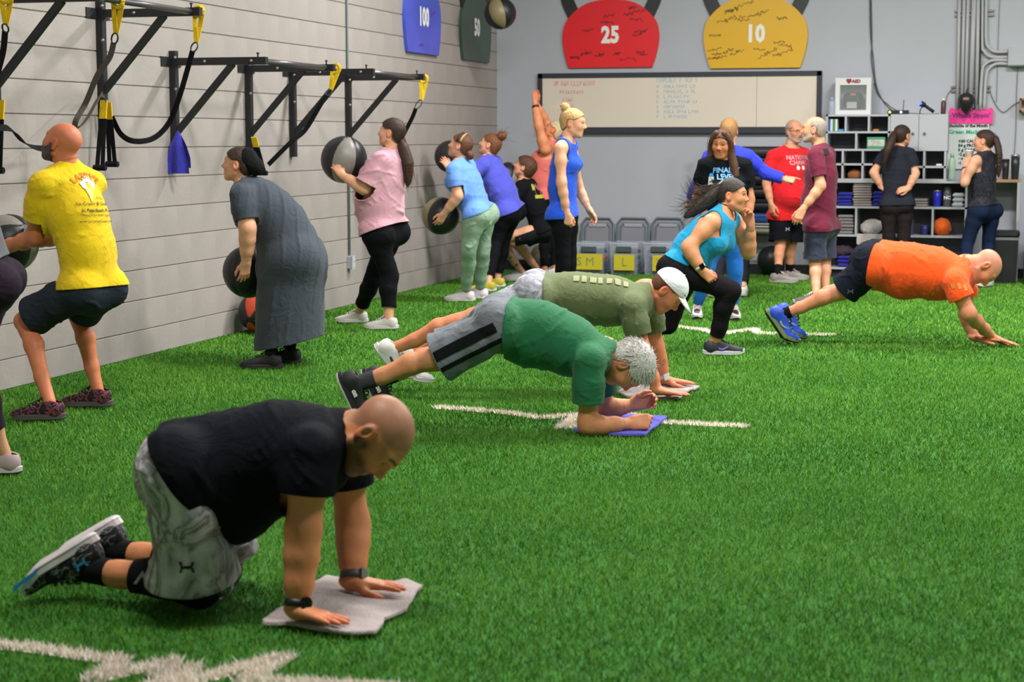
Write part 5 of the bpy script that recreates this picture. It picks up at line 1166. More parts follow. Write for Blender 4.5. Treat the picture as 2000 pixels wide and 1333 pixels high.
p.hair(hairmat('grey_crop', (150, 138, 128), (90, 90, 50)), off=.006, amp=.002, h=.007, keep=lambda q: np.maximum(q[:, 2] - .085, q[:, 1] - .02)); p.beard(hairmat('white_beard', (176, 164, 156)), off=.003, label='short white beard')
for sd in 'LR': p.shoe(sd, (-.97, -.02, .1), (0, 1, 0), SOLEG, SOLEW, WHT)

# --- woman with hands on hips
p = Person('woman in charcoal t-shirt with hands on hips by the shelf unit', (1745, 550), dict(
    hipL=(1736, 402, .0), hipR=(1768, 400, -.04), knL=(1736, 478, .05), knR=(1765, 478, .0), anL=(1738, 538, 'z', .10), anR=(1766, 538, 'z', .10), waist=(1752, 358, 0),
    shL=(1728, 303, .08), shR=(1778, 302, -.08), elL=(1706, 338, .02), elR=(1788, 340, -.12), wrL=(1722, 366, .02), wrR=(1774, 368, -.14), neck=(1754, 292, 0), head=(1762, 266, .0)),
    S=.94, bw=1.0, bust=.065, skin=FAIR, h=.012, hh=.006, hf=.0055, fem=True, hs=.97, head=((.72, .02, .70), (0, 1, 0), dict(brow=(60, 40, 34))), hands=dict(L=('relax', (.9, -.2, -.2), (-.3, .6, -.6)), R=('relax', (-.85, -.15, -.3), (.1, .5, -.8))))
p.shirt(cloth('charcoal_tee', (40, 42, 52)), inf=.016, sl=.62, hemo=-.01, amp=.007, sc=24)
p.pants(cloth('espresso', (42, 36, 36), bump=.08), tl=1.9, inf=.009, flare=.004, top=.1, amp=.002, name='leggings')
pon = [(onD(1749, 257, p.D - .02), .03), (onD(1742, 272, p.D - .1), .045), (onD(1734, 293, p.D - .14), .045), (onD(1729, 312, p.D - .14), .025), (onD(1727, 322, p.D - .14), .008)]
p.hair(BROWN, off=.010, amp=.003, h=.007, pts=[pon]); p.strands([[(a, .035) for a, r in pon]], BROWN, 70, .0024)
m_ = MB(); m_.tube([onD(1749 + math.cos(a)*6, 258 + math.sin(a)*4, p.D - .05 - .03*math.cos(a*.5)) - p.base for a in np.linspace(0, 2*math.pi, 12)], .010, 6); m_.build('scrunchie', cloth('lilac', (196, 186, 200)), p.root, True)
for sd in 'LR': p.shoe(sd, (.4, -.02, .9), (0, 1, 0), BLK, SOLEW, BLK)

# --- woman drinking
p = Person('woman in black sleeveless top with long ponytail lifting a cup', (1915, 556), dict(
    hipL=(1908, 412, -.08), hipR=(1936, 410, .08), knL=(1888, 482, -.02), knR=(1930, 482, .1), anL=(1886, 545, 'z', .10), anR=(1930, 542, 'z', .10), waist=(1920, 362, 0),
    shL=(1903, 316, -.14), shR=(1940, 312, .12), elL=(1884, 358, -.12), elR=(1915, 352, .3), wrL=(1885, 326, .04), wrR=(1896, 326, .25), neck=(1924, 300, 0), head=(1922, 276, 0)),
    S=.95, bw=1.0, bust=.065, skin=FAIR, h=.012, hh=.006, hf=.0055, fem=True, hs=.97, head=((-.86, .02, .5), (.04, 1, 0), dict(brow=(70, 46, 36))), hands=dict(L=('grip', (.3, .9, .2), (-.6, .1, -.7)), R=('grip', (-.2, .95, -.2), (.6, 0, .7))))
p.shirt(ramp_mat('dark_floral', [(.42, (30, 30, 38)), (.54, (38, 37, 46)), (.62, (60, 58, 68)), (.68, (32, 31, 38))], 26, .8, 4), inf=.013, sl=0, hemo=.06, amp=.004, armhole=.04, name='tank_top')
p.pants(cloth('navy_legging', (24, 36, 62), bump=.08), tl=1.9, inf=.009, flare=.003, top=.12, amp=.002, name='leggings')
pon = [(onD(1937, 267, p.D - .02), .028), (onD(1946, 276, p.D - .06), .035), (onD(1951, 300, p.D - .1), .036), (onD(1951, 330, p.D - .1), .026), (onD(1950, 346, p.D - .1), .008)]
p.hair(BROWN, off=.010, amp=.003, h=.007, pts=[pon]); p.strands([[(a, .03) for a, r in pon]], BROWN, 70, .0024); p.watch('L', BAND, None, t=.84, w=.014)
for sd in 'LR': p.shoe(sd, (-.5, -.02, -.4 if sd == 'R' else .5), (0, 1, 0), WHT, SOLEW, WHT)
CUP_AT = onD(1893, 306, p.D + .14)

# --- person at the edge of the frame
p = Person('person in plum leggings and pale trainers at the edge beside the yellow shirt', (-5, 926), dict(
    hipL=(-28, 560, -.14), hipR=(-15, 548, .16), knL=(-52, 735, -.12), knR=(-60, 722, .2), anL=(8, 888, 'z', .09), anR=(-25, 870, 'z', .09), waist=(-60, 455, 0),
    shL=(-100, 345, -.18), shR=(-90, 335, .2), elL=(-150, 440, -.2), elR=(-140, 430, .25), wrL=(-225, 430, -.15), wrR=(-215, 420, .2), neck=(-112, 318, 0), head=(-138, 262, 0)),
    S=.97, bw=1.05, glute=1.1, bd=1.1, skin=FAIR, h=.013, hh=.007, hf=.006, fem=True, head=((-.95, .2, .2), (.15, 1, 0), {}), hands=dict(L=('grip', (-.6, .7, 0), (.3, .2, -.9)), R=('grip', (-.6, .7, 0), (.3, .2, .9))))
p.shirt(cloth('grey_top', (90, 92, 98)), sl=.6, hemo=.1); p.pants(cloth('plum_legging2', (42, 32, 44), bump=.08), tl=1.66, inf=.009, flare=.003, top=.12, amp=.003, name='leggings'); p.hair(BROWN)
for sd in 'LR': p.shoe(sd, (-1, -.02, .05), (0, 1, 0), mat('shoe_mauve', (176, 152, 154), .6), mat('sole_offwhite', (208, 196, 200), .6), WHT, scale=1.0, mid=mat('outsole_plum', (60, 44, 70), .7))
# ---------------------------------------------------------------- wall racks and straps
M_STEEL = mat('black_steel', (26, 27, 31), .45, vary=.1); M_BOLT = mat('bolt', (170, 165, 160), .35, metal=.7); M_BAR = mat('worn_bar', (92, 88, 92), .35, metal=.6)
M_YEL = cloth('yellow_web', (226, 186, 20)); M_WEB = cloth('black_web', (26, 26, 30), sheen=0); M_GWEB = cloth('grey_web', (88, 82, 78), sheen=0)
def on_wall(px, py, out=0.0): return onX(px, py, XL + out)
def rack(label, arms, zarm, ztop, zbot, L=.77, plate=True):
    ys = [on_wall(x, y)[1] for x, y in arms]; root = empty('wall_rack', (XL, np.mean(ys), zbot)); tag(root, label, 'rack'); b0 = np.array(root.location)
    tips = []
    for y in ys:
        P = lambda x, z: A(XL + x, y, z) - b0
        MB().bar(P(.025, zbot), P(.025, ztop), .055, .05).build('upright', M_STEEL, root)
        MB().bar(P(.03, zarm), P(L, zarm), .05, .055).build('arm', M_STEEL, root); MB().bar(P(.03, zarm - .53), P(.50, zarm - .02), .042, .042).build('brace', M_STEEL, root)
        pl = MB(); pl.box(P(.0, zarm - .035) + A(0, -.16, 0), P(.008, zarm + .035) + A(0, .16, .0)); pl.build('wall_plate', M_STEEL, root)
        for (bx, bz) in ((.062, ztop - .05), (.062, ztop - .28), (.3, zarm), (L - .1, zarm)):
            m = MB(); m.lathe([(.011, 0), (.011, .006), (.005, .009)], 8); o = m.build('bolt', M_BOLT, root); o.matrix_local = Matrix.Translation(Vector(P(bx - .01, bz) + A(0, -.027, 0))) @ Matrix.Rotation(math.pi/2, 4, 'X')
        m = MB(); m.tube([P(L - .07, zarm + .02), P(L - .07, zarm + .055)], .006, 6); m.tube([P(L - .07, zarm + .05), P(L - .07, zarm + .06)], .012, 8); m.build('knob', M_STEEL, root)
        tips.append(P(L - .07, zarm))
    MB().tube(tips, .021, 12).build('pull_up_bar', M_BAR, root, True); return ys
yA2 = on_wall(190, 27)[1]; dyU = on_wall(480, 137)[1] - on_wall(333, 121)[1]
zA = on_wall(190, 27)[2]; zB = on_wall(333, 121)[2]
def wpx(y, z): q = proj((XL, y, z)); return q[:2]
rack('black steel wall rack mounted higher than the others above the yellow shirt', [wpx(yA2 - dyU, zA), (190, 27)], zA, zA + .10, zA - .78)
rack('black steel wall rack with a blue towel hung on its brace', [(333, 121), (480, 137)], zB, zB + .08, zB - .80)
rack('black steel wall rack closest to the kettlebell boards', [(566, 147), (675, 154)], zB, zB + .03, zB - .72)
def strap(label, anchor, loop, carab, pts, w=.038, cradle=None, grey=False):
    """pts: (px, py, out from wall)"""
    T = lambda q: on_wall(q[0], q[1], q[2]); root = empty('suspension_strap', T(anchor)); tag(root, label, 'strap', 'suspension straps hung from the racks'); b0 = np.array(root.location); R = lambda q: T(q) - b0
    m = MB(); a, l = R(anchor), R(loop)
    m.tube([a + A(math.cos(t)*.034, 0, math.sin(t)*.034) for t in np.linspace(0, 2*math.pi, 12)], .014, 6); m.ribbon([a + A(.03, .0, 0), lerp(a, l, .5) + A(.012, .01, 0), l], .035, (1, 0, 0), .004); m.ribbon([a + A(-.03, 0, 0), lerp(a, l, .5) + A(-.012, -.01, 0), l], .03, (1, 0, 0), .004); m.build('anchor_loop', M_YEL, root)
    c0, c1 = l, R(carab); ax = nrm(c1 - c0); sx = nrm(np.cross(ax, A(0, 1, 0))); m = MB(); L = np.linalg.norm(c1 - c0); m.tube([c0 + ax*(L/2 + math.cos(t)*L*.55) + sx*math.sin(t)*.022 for t in np.linspace(0, 2*math.pi, 16)], .0055, 6); m.build('carabiner', mat('carabiner', (60, 64, 68), .3, metal=.8), root, True)
    sp = spline([c1] + [R(q) for q in pts], 6); m = MB(); m.ribbon(sp, w, [np.cross(nrm(sp[min(i+1, len(sp)-1)] - sp[max(i-1, 0)]), HEAD + RIGHT*.25) for i in range(len(sp))], .004); m.build('webbing', M_GWEB if grey else M_WEB, root)
    if cradle:
        for k, (q0, q1) in enumerate(cradle):
            m = MB(); e0, e1 = R(q0), R(q1); mid = lerp(e0, e1, .28); m.ribbon([e0, mid], .05, (1, 0, 0), .012); m.build('grip_tab', M_YEL, root); m = MB(); m.ribbon([mid + A(-.012, 0, 0), e1 + A(-.02, 0, .0)], .03, (1, 0, 0), .006); m.ribbon([mid + A(.012, 0, 0), e1 + A(.02, 0, 0)], .03, (1, 0, 0), .006); m.tube([e1 + A(-.045, 0, -.01), e1 + A(.045, 0, -.01)], .02, 8); m.build('foot_cradle', M_WEB, root)
    return root
strap('grey and black suspension strap trailing down behind the bald bearded head', (230, 3, .70), (226, 66, .66), (222, 84, .64), [(214, 112, .60), (190, 148, .50), (168, 200, .40), (148, 236, .36), (150, 252, .34), (170, 232, .3), (196, 186, .2), (205, 196, .12)], grey=True)
strap('black suspension strap looping from the raised rack end back to its brace', (388, 22, .71), (383, 84, .69), (376, 100, .67), [(366, 136, .62), (350, 190, .54), (330, 240, .44), (300, 270, .34), (262, 276, .24), (236, 262, .16), (218, 228, .13)], cradle=[((203, 196, .10), (195, 325, .10)), ((211, 200, .11), (219, 318, .11))])
strap('black suspension strap draped back to the wall beside the yellow shirt', (12, -8, .70), (11, 48, .68), (10, 62, .66), [(6, 100, .62), (-6, 150, .55), (-22, 240, .45), (20, 252, .32), (48, 280, .28), (78, 290, .24), (110, 288, .2)], cradle=[((2, 196, .12), (-6, 330, .12))])
strap('black suspension strap pulled back above the woman in the grey dress', (656, 134, .71), (646, 176, .68), (638, 186, .66), [(624, 208, .6), (596, 254, .46), (568, 278, .36), (524, 322, .16)], cradle=[((496, 268, .08), (512, 336, .09))])
strap('black suspension strap hanging from the rack above the pink shirt', (828, 154, .71), (823, 196, .70), (812, 212, .66), [(806, 228, .62), (795, 250, .56), (780, 280, .48), (772, 300, .4), (752, 330, .25), (700, 372, .06)])
# blue towel on the brace
def sheet(name, label, pts3, nrmv, m, cat='towel', amp=.006, sc=40, group=None): pass
m = MB(); tw = empty('hand_towel', on_wall(352, 262, .09)); tag(tw, 'blue towel hanging over the end of a rack brace', 'towel'); b0 = np.array(tw.location); v = []; f = []; nu, nv = 15, 14
for side in (0, 1):
    n0 = len(v)
    for i in range(nv):
        for j in range(nu):
            u = j/(nu-1); s_ = i/(nv-1); wd = lerp(.03, .17, min(1, s_*1.4)**.7); x = (u - .5)*wd + .015*s_; z = -s_*(.29 if side == 0 else .25) + .03*(1 - (2*u-1)**2)*(1-s_); y = (-.035 if side == 0 else .02)*min(1, s_*3) + .018*math.sin(u*9 + side*2)*s_; v.append((x - .02, y, z))
    for i in range(nv-1):
        for j in range(nu-1): a = n0 + i*nu + j; f.append((a, a+1, a+nu+1, a+nu))
m.add(v, f); o = m.build('towel_cloth', cloth('towel_blue', (62, 60, 178), bump=.6, bscale=160), tw, True)
# conduit and outlet on the block wall
y_, z_ = on_wall(680, 500)[1:]
cd = MB(); cd.tube([(XL + .015, y_, z_), (XL + .015, y_, ZT - .02)], .011, 8); o = cd.build('conduit', mat('conduit_teal', (128, 140, 142), .5), None, True); tag(o, 'thin painted conduit running up the block wall to the outlet', 'conduit')
ob = empty('outlet_box', (XL, y_, z_ - .06)); tag(ob, 'painted metal outlet box low on the block wall', 'outlet')
box_obj('box', (0, -.035, -.06), (.05, .035, .06), M_BACK, ob, .004); box_obj('cover_plate', (.05, -.04, -.065), (.056, .04, .065), M_BACK, ob)
for dz in (-.028, .028): box_obj('socket', (.056, -.016, dz - .018), (.060, .016, dz + .018), mat('socket_white', (200, 198, 196), .5), ob)
# ---------------------------------------------------------------- kettlebell boards
KB = [(-.5, 0), (-.545, .14), (-.578, .32), (-.565, .46), (-.52, .56), (-.40, .68), (-.24, .76), (0, .79), (.24, .76), (.40, .68), (.52, .56), (.565, .46), (.578, .32), (.545, .14), (.5, 0)]
def scribble(r, w, h):
    n = r.randint(5, 9); x = 0; P = []
    for i in range(n*3): x += w/(n*3)*r.uniform(.5, 1.5); P.append((x, h*r.uniform(-.5, .5)*(1.4 if r.rand() < .25 else .7)))
    return P
def kettle(label, o, ux, uy, un, num, m, k=1.0, nsig=0, ink=INK, seed=0):
    root = empty('kettlebell_board', o); tag(root, label, 'board'); KP = [(x*k, y*k) for x, y in KB]; pts = [tuple(q[:2]) for q in spline([(a, b, 0) for a, b in KP], 4)]
    pts = [q for q in pts if q[1] >= -.001]
    b = MB(); b.prism(pts, (0, 0, 0), ux, uy, un, .035); b.build('plate', m, root)
    h = MB(); ring = spline([A(a*k, b_*k, 0) for a, b_ in ((-.44, .60), (-.53, .82), (-.50, 1.05), (-.30, 1.22), (0, 1.27), (.30, 1.22), (.50, 1.05), (.53, .82), (.44, .60))], 5)
    h.ribbon([np.array(ux)*q[0] + np.array(uy)*q[1] + np.array(un)*.010 for q in ring], .15*k, [np.cross(nrm(np.array(ux)*(ring[min(i+1, len(ring)-1)][0]-ring[max(i-1, 0)][0]) + np.array(uy)*(ring[min(i+1, len(ring)-1)][1]-ring[max(i-1, 0)][1])), un) for i in range(len(ring))], .02); h.build('handle', mat('board_black', (36, 34, 36), .5), root)
    def put(name, v, f, mm, off):
        M = np.stack([ux, uy, un], 1); return mesh_obj(name, np.asarray(v).dot(M.T) + np.array(un)*off, f, mm, root, False)
    v, f = text_mesh(num, .26*k, .012, spacing=1.05); v[:, 0] *= .8; v[:, 1] += .37*k; put('number', v, f, mat('number_white', (236, 232, 228), .6), .038)
    r = np.random.RandomState(seed)
    for i in range(nsig):
        for _ in range(30):
            cx, cy = r.uniform(-.46, .40)*k, r.uniform(.06, .68)*k
            if not (-.24*k < cx < .20*k and .22*k < cy < .50*k) and abs(cx) < .46*k - max(0, cy - .5*k)*.8: break
        w, h_ = r.uniform(.10, .2), r.uniform(.03, .05); a = r.uniform(-.1, .35); P = spline([A(x, y, 0) for x, y in scribble(r, w, h_)], 3); P = [A(math.cos(a)*x - math.sin(a)*y + cx - w/2, math.sin(a)*x + math.cos(a)*y + cy, 0) for x, y, _ in P]
        s_ = MB(); s_.ribbon([np.array(ux)*q[0] + np.array(uy)*q[1] + np.array(un)*.0365 for q in P], .005, un, .005); s_.build('signature', ink, root)
    return root
ex, ey, ez = A(1, 0, 0), A(0, 1, 0), A(0, 0, 1)
kr = onY(1193, 132, YB - .002); ky = onY(1475, 133, YB - .002); kb = onX(822, 105, XL + .002); kg = onX(926, 119.5, XL + .002)
PENK = mat('pen_dark', (60, 22, 24), .6); PENY = mat('pen_brown', (96, 74, 14), .6)
kettle('red kettlebell-shaped board numbered 25 above the whiteboard', kr, ex, ez, -ey, '25', mat('board_red', (228, 22, 32), .45), 1.0, 17, PENK, 4)
kettle('yellow kettlebell-shaped board numbered 10 above the whiteboard', ky, ex, ez, -ey, '10', mat('board_yellow', (222, 168, 6), .45), 1.03, 24, PENY, 9)
kettle('blue kettlebell-shaped board numbered 100 on the block wall', kb, ey, ez, ex, '100', mat('board_blue', (72, 86, 196), .4, vary=.15, vscale=3), 1.0, 2, mat('pen_violet', (90, 60, 150), .6), 2)
kettle('dark green kettlebell-shaped board numbered 50 on the block wall', kg, ey, ez, ex, '50', mat('board_green', (52, 74, 60), .35, vary=.15, vscale=3), 1.0)
# ---------------------------------------------------------------- whiteboard
w0 = onY(1052, 257, YB - .01); w1 = onY(1605, 139, YB - .01); wx0, wx1, wz0, wz1 = w0[0], w1[0], w0[2], w1[2]
wb = empty('whiteboard', ((wx0+wx1)/2, YB, wz0)); tag(wb, 'long whiteboard in a dark frame with faint marker writing', 'whiteboard'); b0 = np.array(wb.location); xs = onY(1478, 200, YB - .01)[0]
M_WB = mat('board_surface', (222, 209, 193), .35, vary=.03, vscale=1.2)
box_obj('panel', (wx0 - b0[0], -.025, 0), (xs - .002 - b0[0], 0, wz1 - wz0), M_WB, wb); box_obj('panel', (xs + .002 - b0[0], -.025, 0), (wx1 - b0[0], 0, wz1 - wz0), M_WB, wb)
M_FR = mat('frame_navy', (44, 46, 58), .5); W_, H_ = wx1 - wx0, wz1 - wz0
for lo, hi in (((-W_/2, -.04, -.005), (W_/2, 0, .05)), ((-W_/2, -.04, H_ - .05), (W_/2, 0, H_ + .005)), ((-W_/2 - .005, -.04, 0), (-W_/2 + .05, 0, H_)), ((W_/2 - .05, -.04, 0), (W_/2 + .005, 0, H_))): box_obj('frame_bar', lo, hi, M_FR, wb)
box_obj('pen_tray', (-W_/2, -.075, -.02), (W_/2, -.0, -.004), M_FR, wb)
M_RED = mat('marker_red', (226, 150, 134), .6); M_BLUE = mat('marker_blue', (164, 190, 206), .6); r = np.random.RandomState(3)
def marker(px, py, wpx_, hpx, m, seed):
    r = np.random.RandomState(seed); o = onY(px, py, YB - .0265) - b0; sc_ = (onY(px + 100, py, YB) - onY(px, py, YB))[0]/100; b = MB(); x = 0
    while x < wpx_*sc_:
        w = r.uniform(3.4, 5.2)*sc_; hh = hpx*sc_
        kind = r.randint(5); q = [[(0, 0), (0, 1), (.8, .6), (.2, .5)], [(0, 1), (0, 0), (.8, 0)], [(0, 0), (.4, 1), (.8, 0), (.2, .4)], [(.8, 1), (0, .7), (.8, .3), (0, 0)], [(0, 0), (0, 1), (.8, 0), (.8, 1)]][kind]
        b.ribbon([o + A(x + a*w, 0, (c - .5)*hh) for a, c in q], .009, (0, 1, 0) if False else (.7, 0, .7), .002); x += w*1.25
        if r.rand() < .16: x += w
    o_ = b.build('writing', m, wb); o_['kind'] = 'stuff'; return o_
marker(1083, 163, 76, 9, M_RED, 1); marker(1094, 180, 50, 6, M_RED, 2); marker(1100, 195, 20, 7, M_RED, 3); marker(1106, 206, 18, 6, M_RED, 4)
marker(1283, 156, 78, 9, M_BLUE, 5)
for i, wl in enumerate((58, 64, 48, 66, 44, 70, 46)): marker(1297, 169 + i*9.8, wl, 6, M_BLUE, 10 + i); marker(1283, 169 + i*9.8, 3, 6, M_BLUE, 30 + i)
# wall panel below the board
# ---------------------------------------------------------------- storage bins and their lids
M_LID = mat('lid_grey', (132, 132, 142), .5); M_LIDR = mat('lid_rim', (104, 116, 124), .5)
for i, (x0, x1) in enumerate(((1137, 1199), (1206, 1268), (1274, 1336))):
    a = onY(x0, 528, YB - .10); b = onY(x1, 528, YB - .10); c = onY((x0 + x1)/2, 426, YB - .04); w = b[0] - a[0]; Hh = c[2]; root = empty('bin_lid', ((a[0] + b[0])/2, YB - .14, 0)); tag(root, ('grey plastic bin lid standing against the wall behind the S M bin', 'grey plastic bin lid standing against the wall behind the L bin', 'grey plastic bin lid standing against the wall behind the X bin')[i], 'lid', 'bin lids')
    root.rotation_euler = (-.08, 0, 0); rp = [(-w/2 + .02, 0), (w/2 - .02, 0), (w/2, .03), (w/2, Hh - .07), (w/2 - .05, Hh), (-w/2 + .05, Hh), (-w/2, Hh - .07), (-w/2, .03)]
    m = MB(); m.prism(rp, (0, 0, 0), ex, ez, -ey, .02); m.build('panel', M_LID, root)
    m = MB(); m.tube([A(x, -.03, z) for x, z in rp + rp[:1]], .014, 6); m.build('rim', M_LIDR, root, True)
    m = MB(); m.tube([A(x*.78, -.026, .06 + z*.82) for x, z in rp + rp[:1]], .010, 6); m.build('ridge', M_LIDR, root, True)
    m = MB(); m.prism([(-.10, Hh - .10), (.10, Hh - .10), (.12, Hh - .04), (-.12, Hh - .04)], (0, -.02, 0), ex, ez, -ey, .012); m.build('handle', mat('lid_pale', (160, 160, 168), .5), root)
def clear_mat():
    m = mat('clear_plastic', (206, 212, 226), .22, trans=0, alpha=.34, spec=.6); return m
M_CLR = clear_mat(); M_CARD = mat('yellow_card', (206, 190, 40), .7); M_CARDINK = mat('card_ink', (120, 150, 90), .7)
for i, (x0, x1, txt, cx, fill) in enumerate(((1118, 1182, 'S M', 1136, (40, 66, 110)), (1188, 1248, 'L', 1212, (56, 80, 116)), (1254, 1318, 'XL', 1288, (44, 66, 150)))):
    yF = YB - .62; a = onY(x0, 540, yF); b = onY(x1, 540, yF); w = b[0] - a[0] - .03; top = onY(x0, 476, yF)[2]; root = empty('storage_bin', ((a[0]+b[0])/2, yF + .2, 0)); tag(root, 'clear plastic bin of folded clothes with a yellow %s card' % txt, 'bin', 'clear bins by the wall'); Hh = top
    sh = MB(); t0 = .93
    v = [(-w/2*t0, -.19*t0, .0), (w/2*t0, -.19*t0, .0), (w/2*t0, .19*t0, 0), (-w/2*t0, .19*t0, 0), (-w/2, -.2, Hh), (w/2, -.2, Hh), (w/2, .2, Hh), (-w/2, .2, Hh)]; sh.add(v, [(0, 3, 2, 1), (0, 1, 5, 4), (1, 2, 6, 5), (2, 3, 7, 6), (3, 0, 4, 7)]); sh.build('tub', M_CLR, root)
    rim = MB(); rim.tube([A(-w/2, -.2, Hh), A(w/2, -.2, Hh), A(w/2, .2, Hh), A(-w/2, .2, Hh), A(-w/2, -.2, Hh)], .014, 6); rim.build('rim', M_CLR, root)
    hb = MB(); hb.bbox((-.09, -.215, Hh - .10), (.09, -.195, Hh - .03), .008); hb.build('handle', mat('bin_handle', (70, 84, 84), .5), root)
    r = np.random.RandomState(i)
    for k in range(4):
        z0 = .02 + k*(Hh - .08)/4; q = Sdf(); q.cap('a', A(-w*.30, r.uniform(-.03, .03), z0 + .05), A(w*.30, r.uniform(-.03, .03), z0 + .05), .06, f=1.8, side=(0, 0, 1), k=.02); vv, tt = q.mesh(.018); tt = tri(tt); vv = folds(vv, vnorm(vv, tt), .012, 30, (1, 0, 1), k + i); vv[:, 1] = np.clip(vv[:, 1], -.165, .165); hz = (Hh - .08)/4; vv[:, 2] = z0 + (vv[:, 2] - vv[:, 2].min())/(vv[:, 2].max() - vv[:, 2].min())*hz*.94
        c = mesh_obj('folded_shirt', vv + np.array(root.location), tt, cloth('stock%d%d' % (i, k), [fill, (fill[0] + 20, fill[1] + 10, fill[2]), (230, 90, 60) if (i == 0 and k == 2) else fill, (36, 50, 84)][k])); tag(c, ('navy', 'blue', 'orange' if i == 0 else 'deep blue', 'dark navy')[k] + ' shirt folded in the clear bin marked ' + txt, 'shirt', 'shirts in the bins')
    o = onY(cx, 520 if i else 519, yF - .21) - np.array(root.location); cw = .20 if i == 0 else .12
    card = box_obj('size_card', (o[0] - cw, -.222, .05), (o[0] + cw, -.214, .23), M_CARD, root); v, f = text_mesh(txt, .14, 0.0); cc = mesh_obj('lettering', np.stack([v[:, 0] + o[0], np.full(len(v), -.224), v[:, 1] + .14], 1), f, M_CARDINK, card, False)
# ---------------------------------------------------------------- medicine balls
def gore(n=6, rad=1.0):
    v = []; f = []; na, nb = 7, 15
    for i in range(nb):
        th = math.pi*(.045 + .91*i/(nb-1))
        for j in range(na):
            u = -1 + 2*j/(na-1); ph = u*math.pi/n*.985; rr = 1 - .035*abs(u)**6; v.append((rr*math.sin(th)*math.cos(ph), rr*math.sin(th)*math.sin(ph), rr*math.cos(th)))
    for i in range(nb-1):
        for j in range(na-1): a = i*na + j; f.append((a, a+na, a+na+1, a+1))
    me = bpy.data.meshes.new('ball_panel'); me.from_pydata(v, [], f); me.polygons.foreach_set('use_smooth', np.ones(len(me.polygons), bool)); me.materials.append(None); me.update(); return me
GORE = gore(); core = MB(); core.lathe([(math.sin(t)*.955, -math.cos(t)*.955) for t in np.linspace(.02, math.pi-.02, 14)], 20); _c = core.build('ball_core', mat('seam_black', (14, 14, 15), .7), None, True); CORE = _c.data; bpy.data.objects.remove(_c)
capm = MB(); capm.lathe([(.0, .985), (.10, .985), (.2, .968), (.2, .95)], 14, cap=False); _c = capm.build('ball_cap', None, None, True); CAPB = _c.data; CAPB.materials.append(None); bpy.data.objects.remove(_c)
V_BLK = mat('vinyl_black', (30, 30, 33), .42, bump=.12, bscale=6, spec=.45); V_GRY = mat('vinyl_grey', (128, 124, 116), .45, bump=.12, bscale=6); V_BLU = mat('vinyl_blue', (40, 66, 160), .45); V_ORG = mat('vinyl_orange', (206, 74, 40), .45); V_TAN = mat('vinyl_tan', (132, 118, 84), .45)
def ball(label, c, r, axis, mats, spin=0):
    root = empty('medicine_ball', c); tag(root, label, 'ball'); z = nrm(V(*axis)); x = nrm(np.cross(z, A(.3, .2, .9))); y = np.cross(z, x); R = Matrix(np.stack([x, y, z], 1).tolist()).to_4x4()
    def put(me, nm, m, M):
        o = bpy.data.objects.new(nm, me); col.objects.link(o); o.parent = root; o.matrix_local = M
        if m: o.material_slots[0].link = 'OBJECT'; o.material_slots[0].material = m
    put(CORE, 'core', None, R @ Matrix.Scale(r, 4))
    for i in range(6): put(GORE, 'panel', mats[i % len(mats)], R @ Matrix.Rotation(spin + i*math.pi/3, 4, 'Z') @ Matrix.Scale(r, 4))
    put(CAPB, 'end_cap', V_BLK, R @ Matrix.Scale(r, 4)); put(CAPB, 'end_cap', V_BLK, R @ Matrix.Rotation(math.pi, 4, 'X') @ Matrix.Scale(r, 4)); return root
def Dof(px, py): return onz(px, py).dot(HEAD)
ball('black and grey ball held by the man in yellow', onD(17, 476, Dof(120, 806) + .42), .175, (.7, .6, -.4), [V_BLK, V_BLK, V_GRY], .5)
ball('black ball with blue trim held by the woman in the grey dress', onD(486, 531, Dof(545, 706) + .05), .185, (.2, 1, .2), [V_BLK, V_BLK, V_BLK, V_BLK, V_BLK, V_BLU], 2.6)
ball('black and orange ball lying on the turf against the block wall', onz(506, 650) * A(1, 1, 0) + A(0, 0, .165), .165, (.4, .3, 1), [V_BLK, V_ORG, V_BLK], .3)
ball('black and grey ball raised by the woman in pink', onD(672, 312, Dof(735, 640) + .14), .195, (.25, 1, -.1), [V_BLK, V_BLK, V_GRY], .1)
ball('black and olive ball held low by the woman in sage joggers', onD(861, 422, Dof(915, 590) + .06), .18, (.3, .9, .1), [V_BLK, V_TAN, V_BLK], .6)
ball('black ball raised by the woman in violet', onD(880, 306, Dof(965, 563) + .14), .17, (.4, .8, .3), [V_BLK], .4)
ball('black and grey ball held by the squatting young man', onD(988, 346, Dof(1015, 553) + .1), .165, (.3, .9, .3), [V_BLK, V_GRY], .2)
ball('black and olive ball in the air beside the green kettlebell board', onD(977, 26, Dof(1072, 548) + .1), .175, (-.3, 1, .2), [V_BLK, V_BLK, V_TAN], .9)
ball('black and tan ball resting on the turf behind the squatting young man', onz(1062, 530) * A(1, 1, 0) + A(0, 0, .165), .165, (.6, .5, -.5), [V_GRY, V_BLK, V_TAN], .7)
ball('plain black ball on the turf behind the red-shirted man', onY(1508, 486, YB - .25) * A(1, 1, 0) + A(0, 0, .17), .17, (.2, 1, .2), [V_BLK], .2)
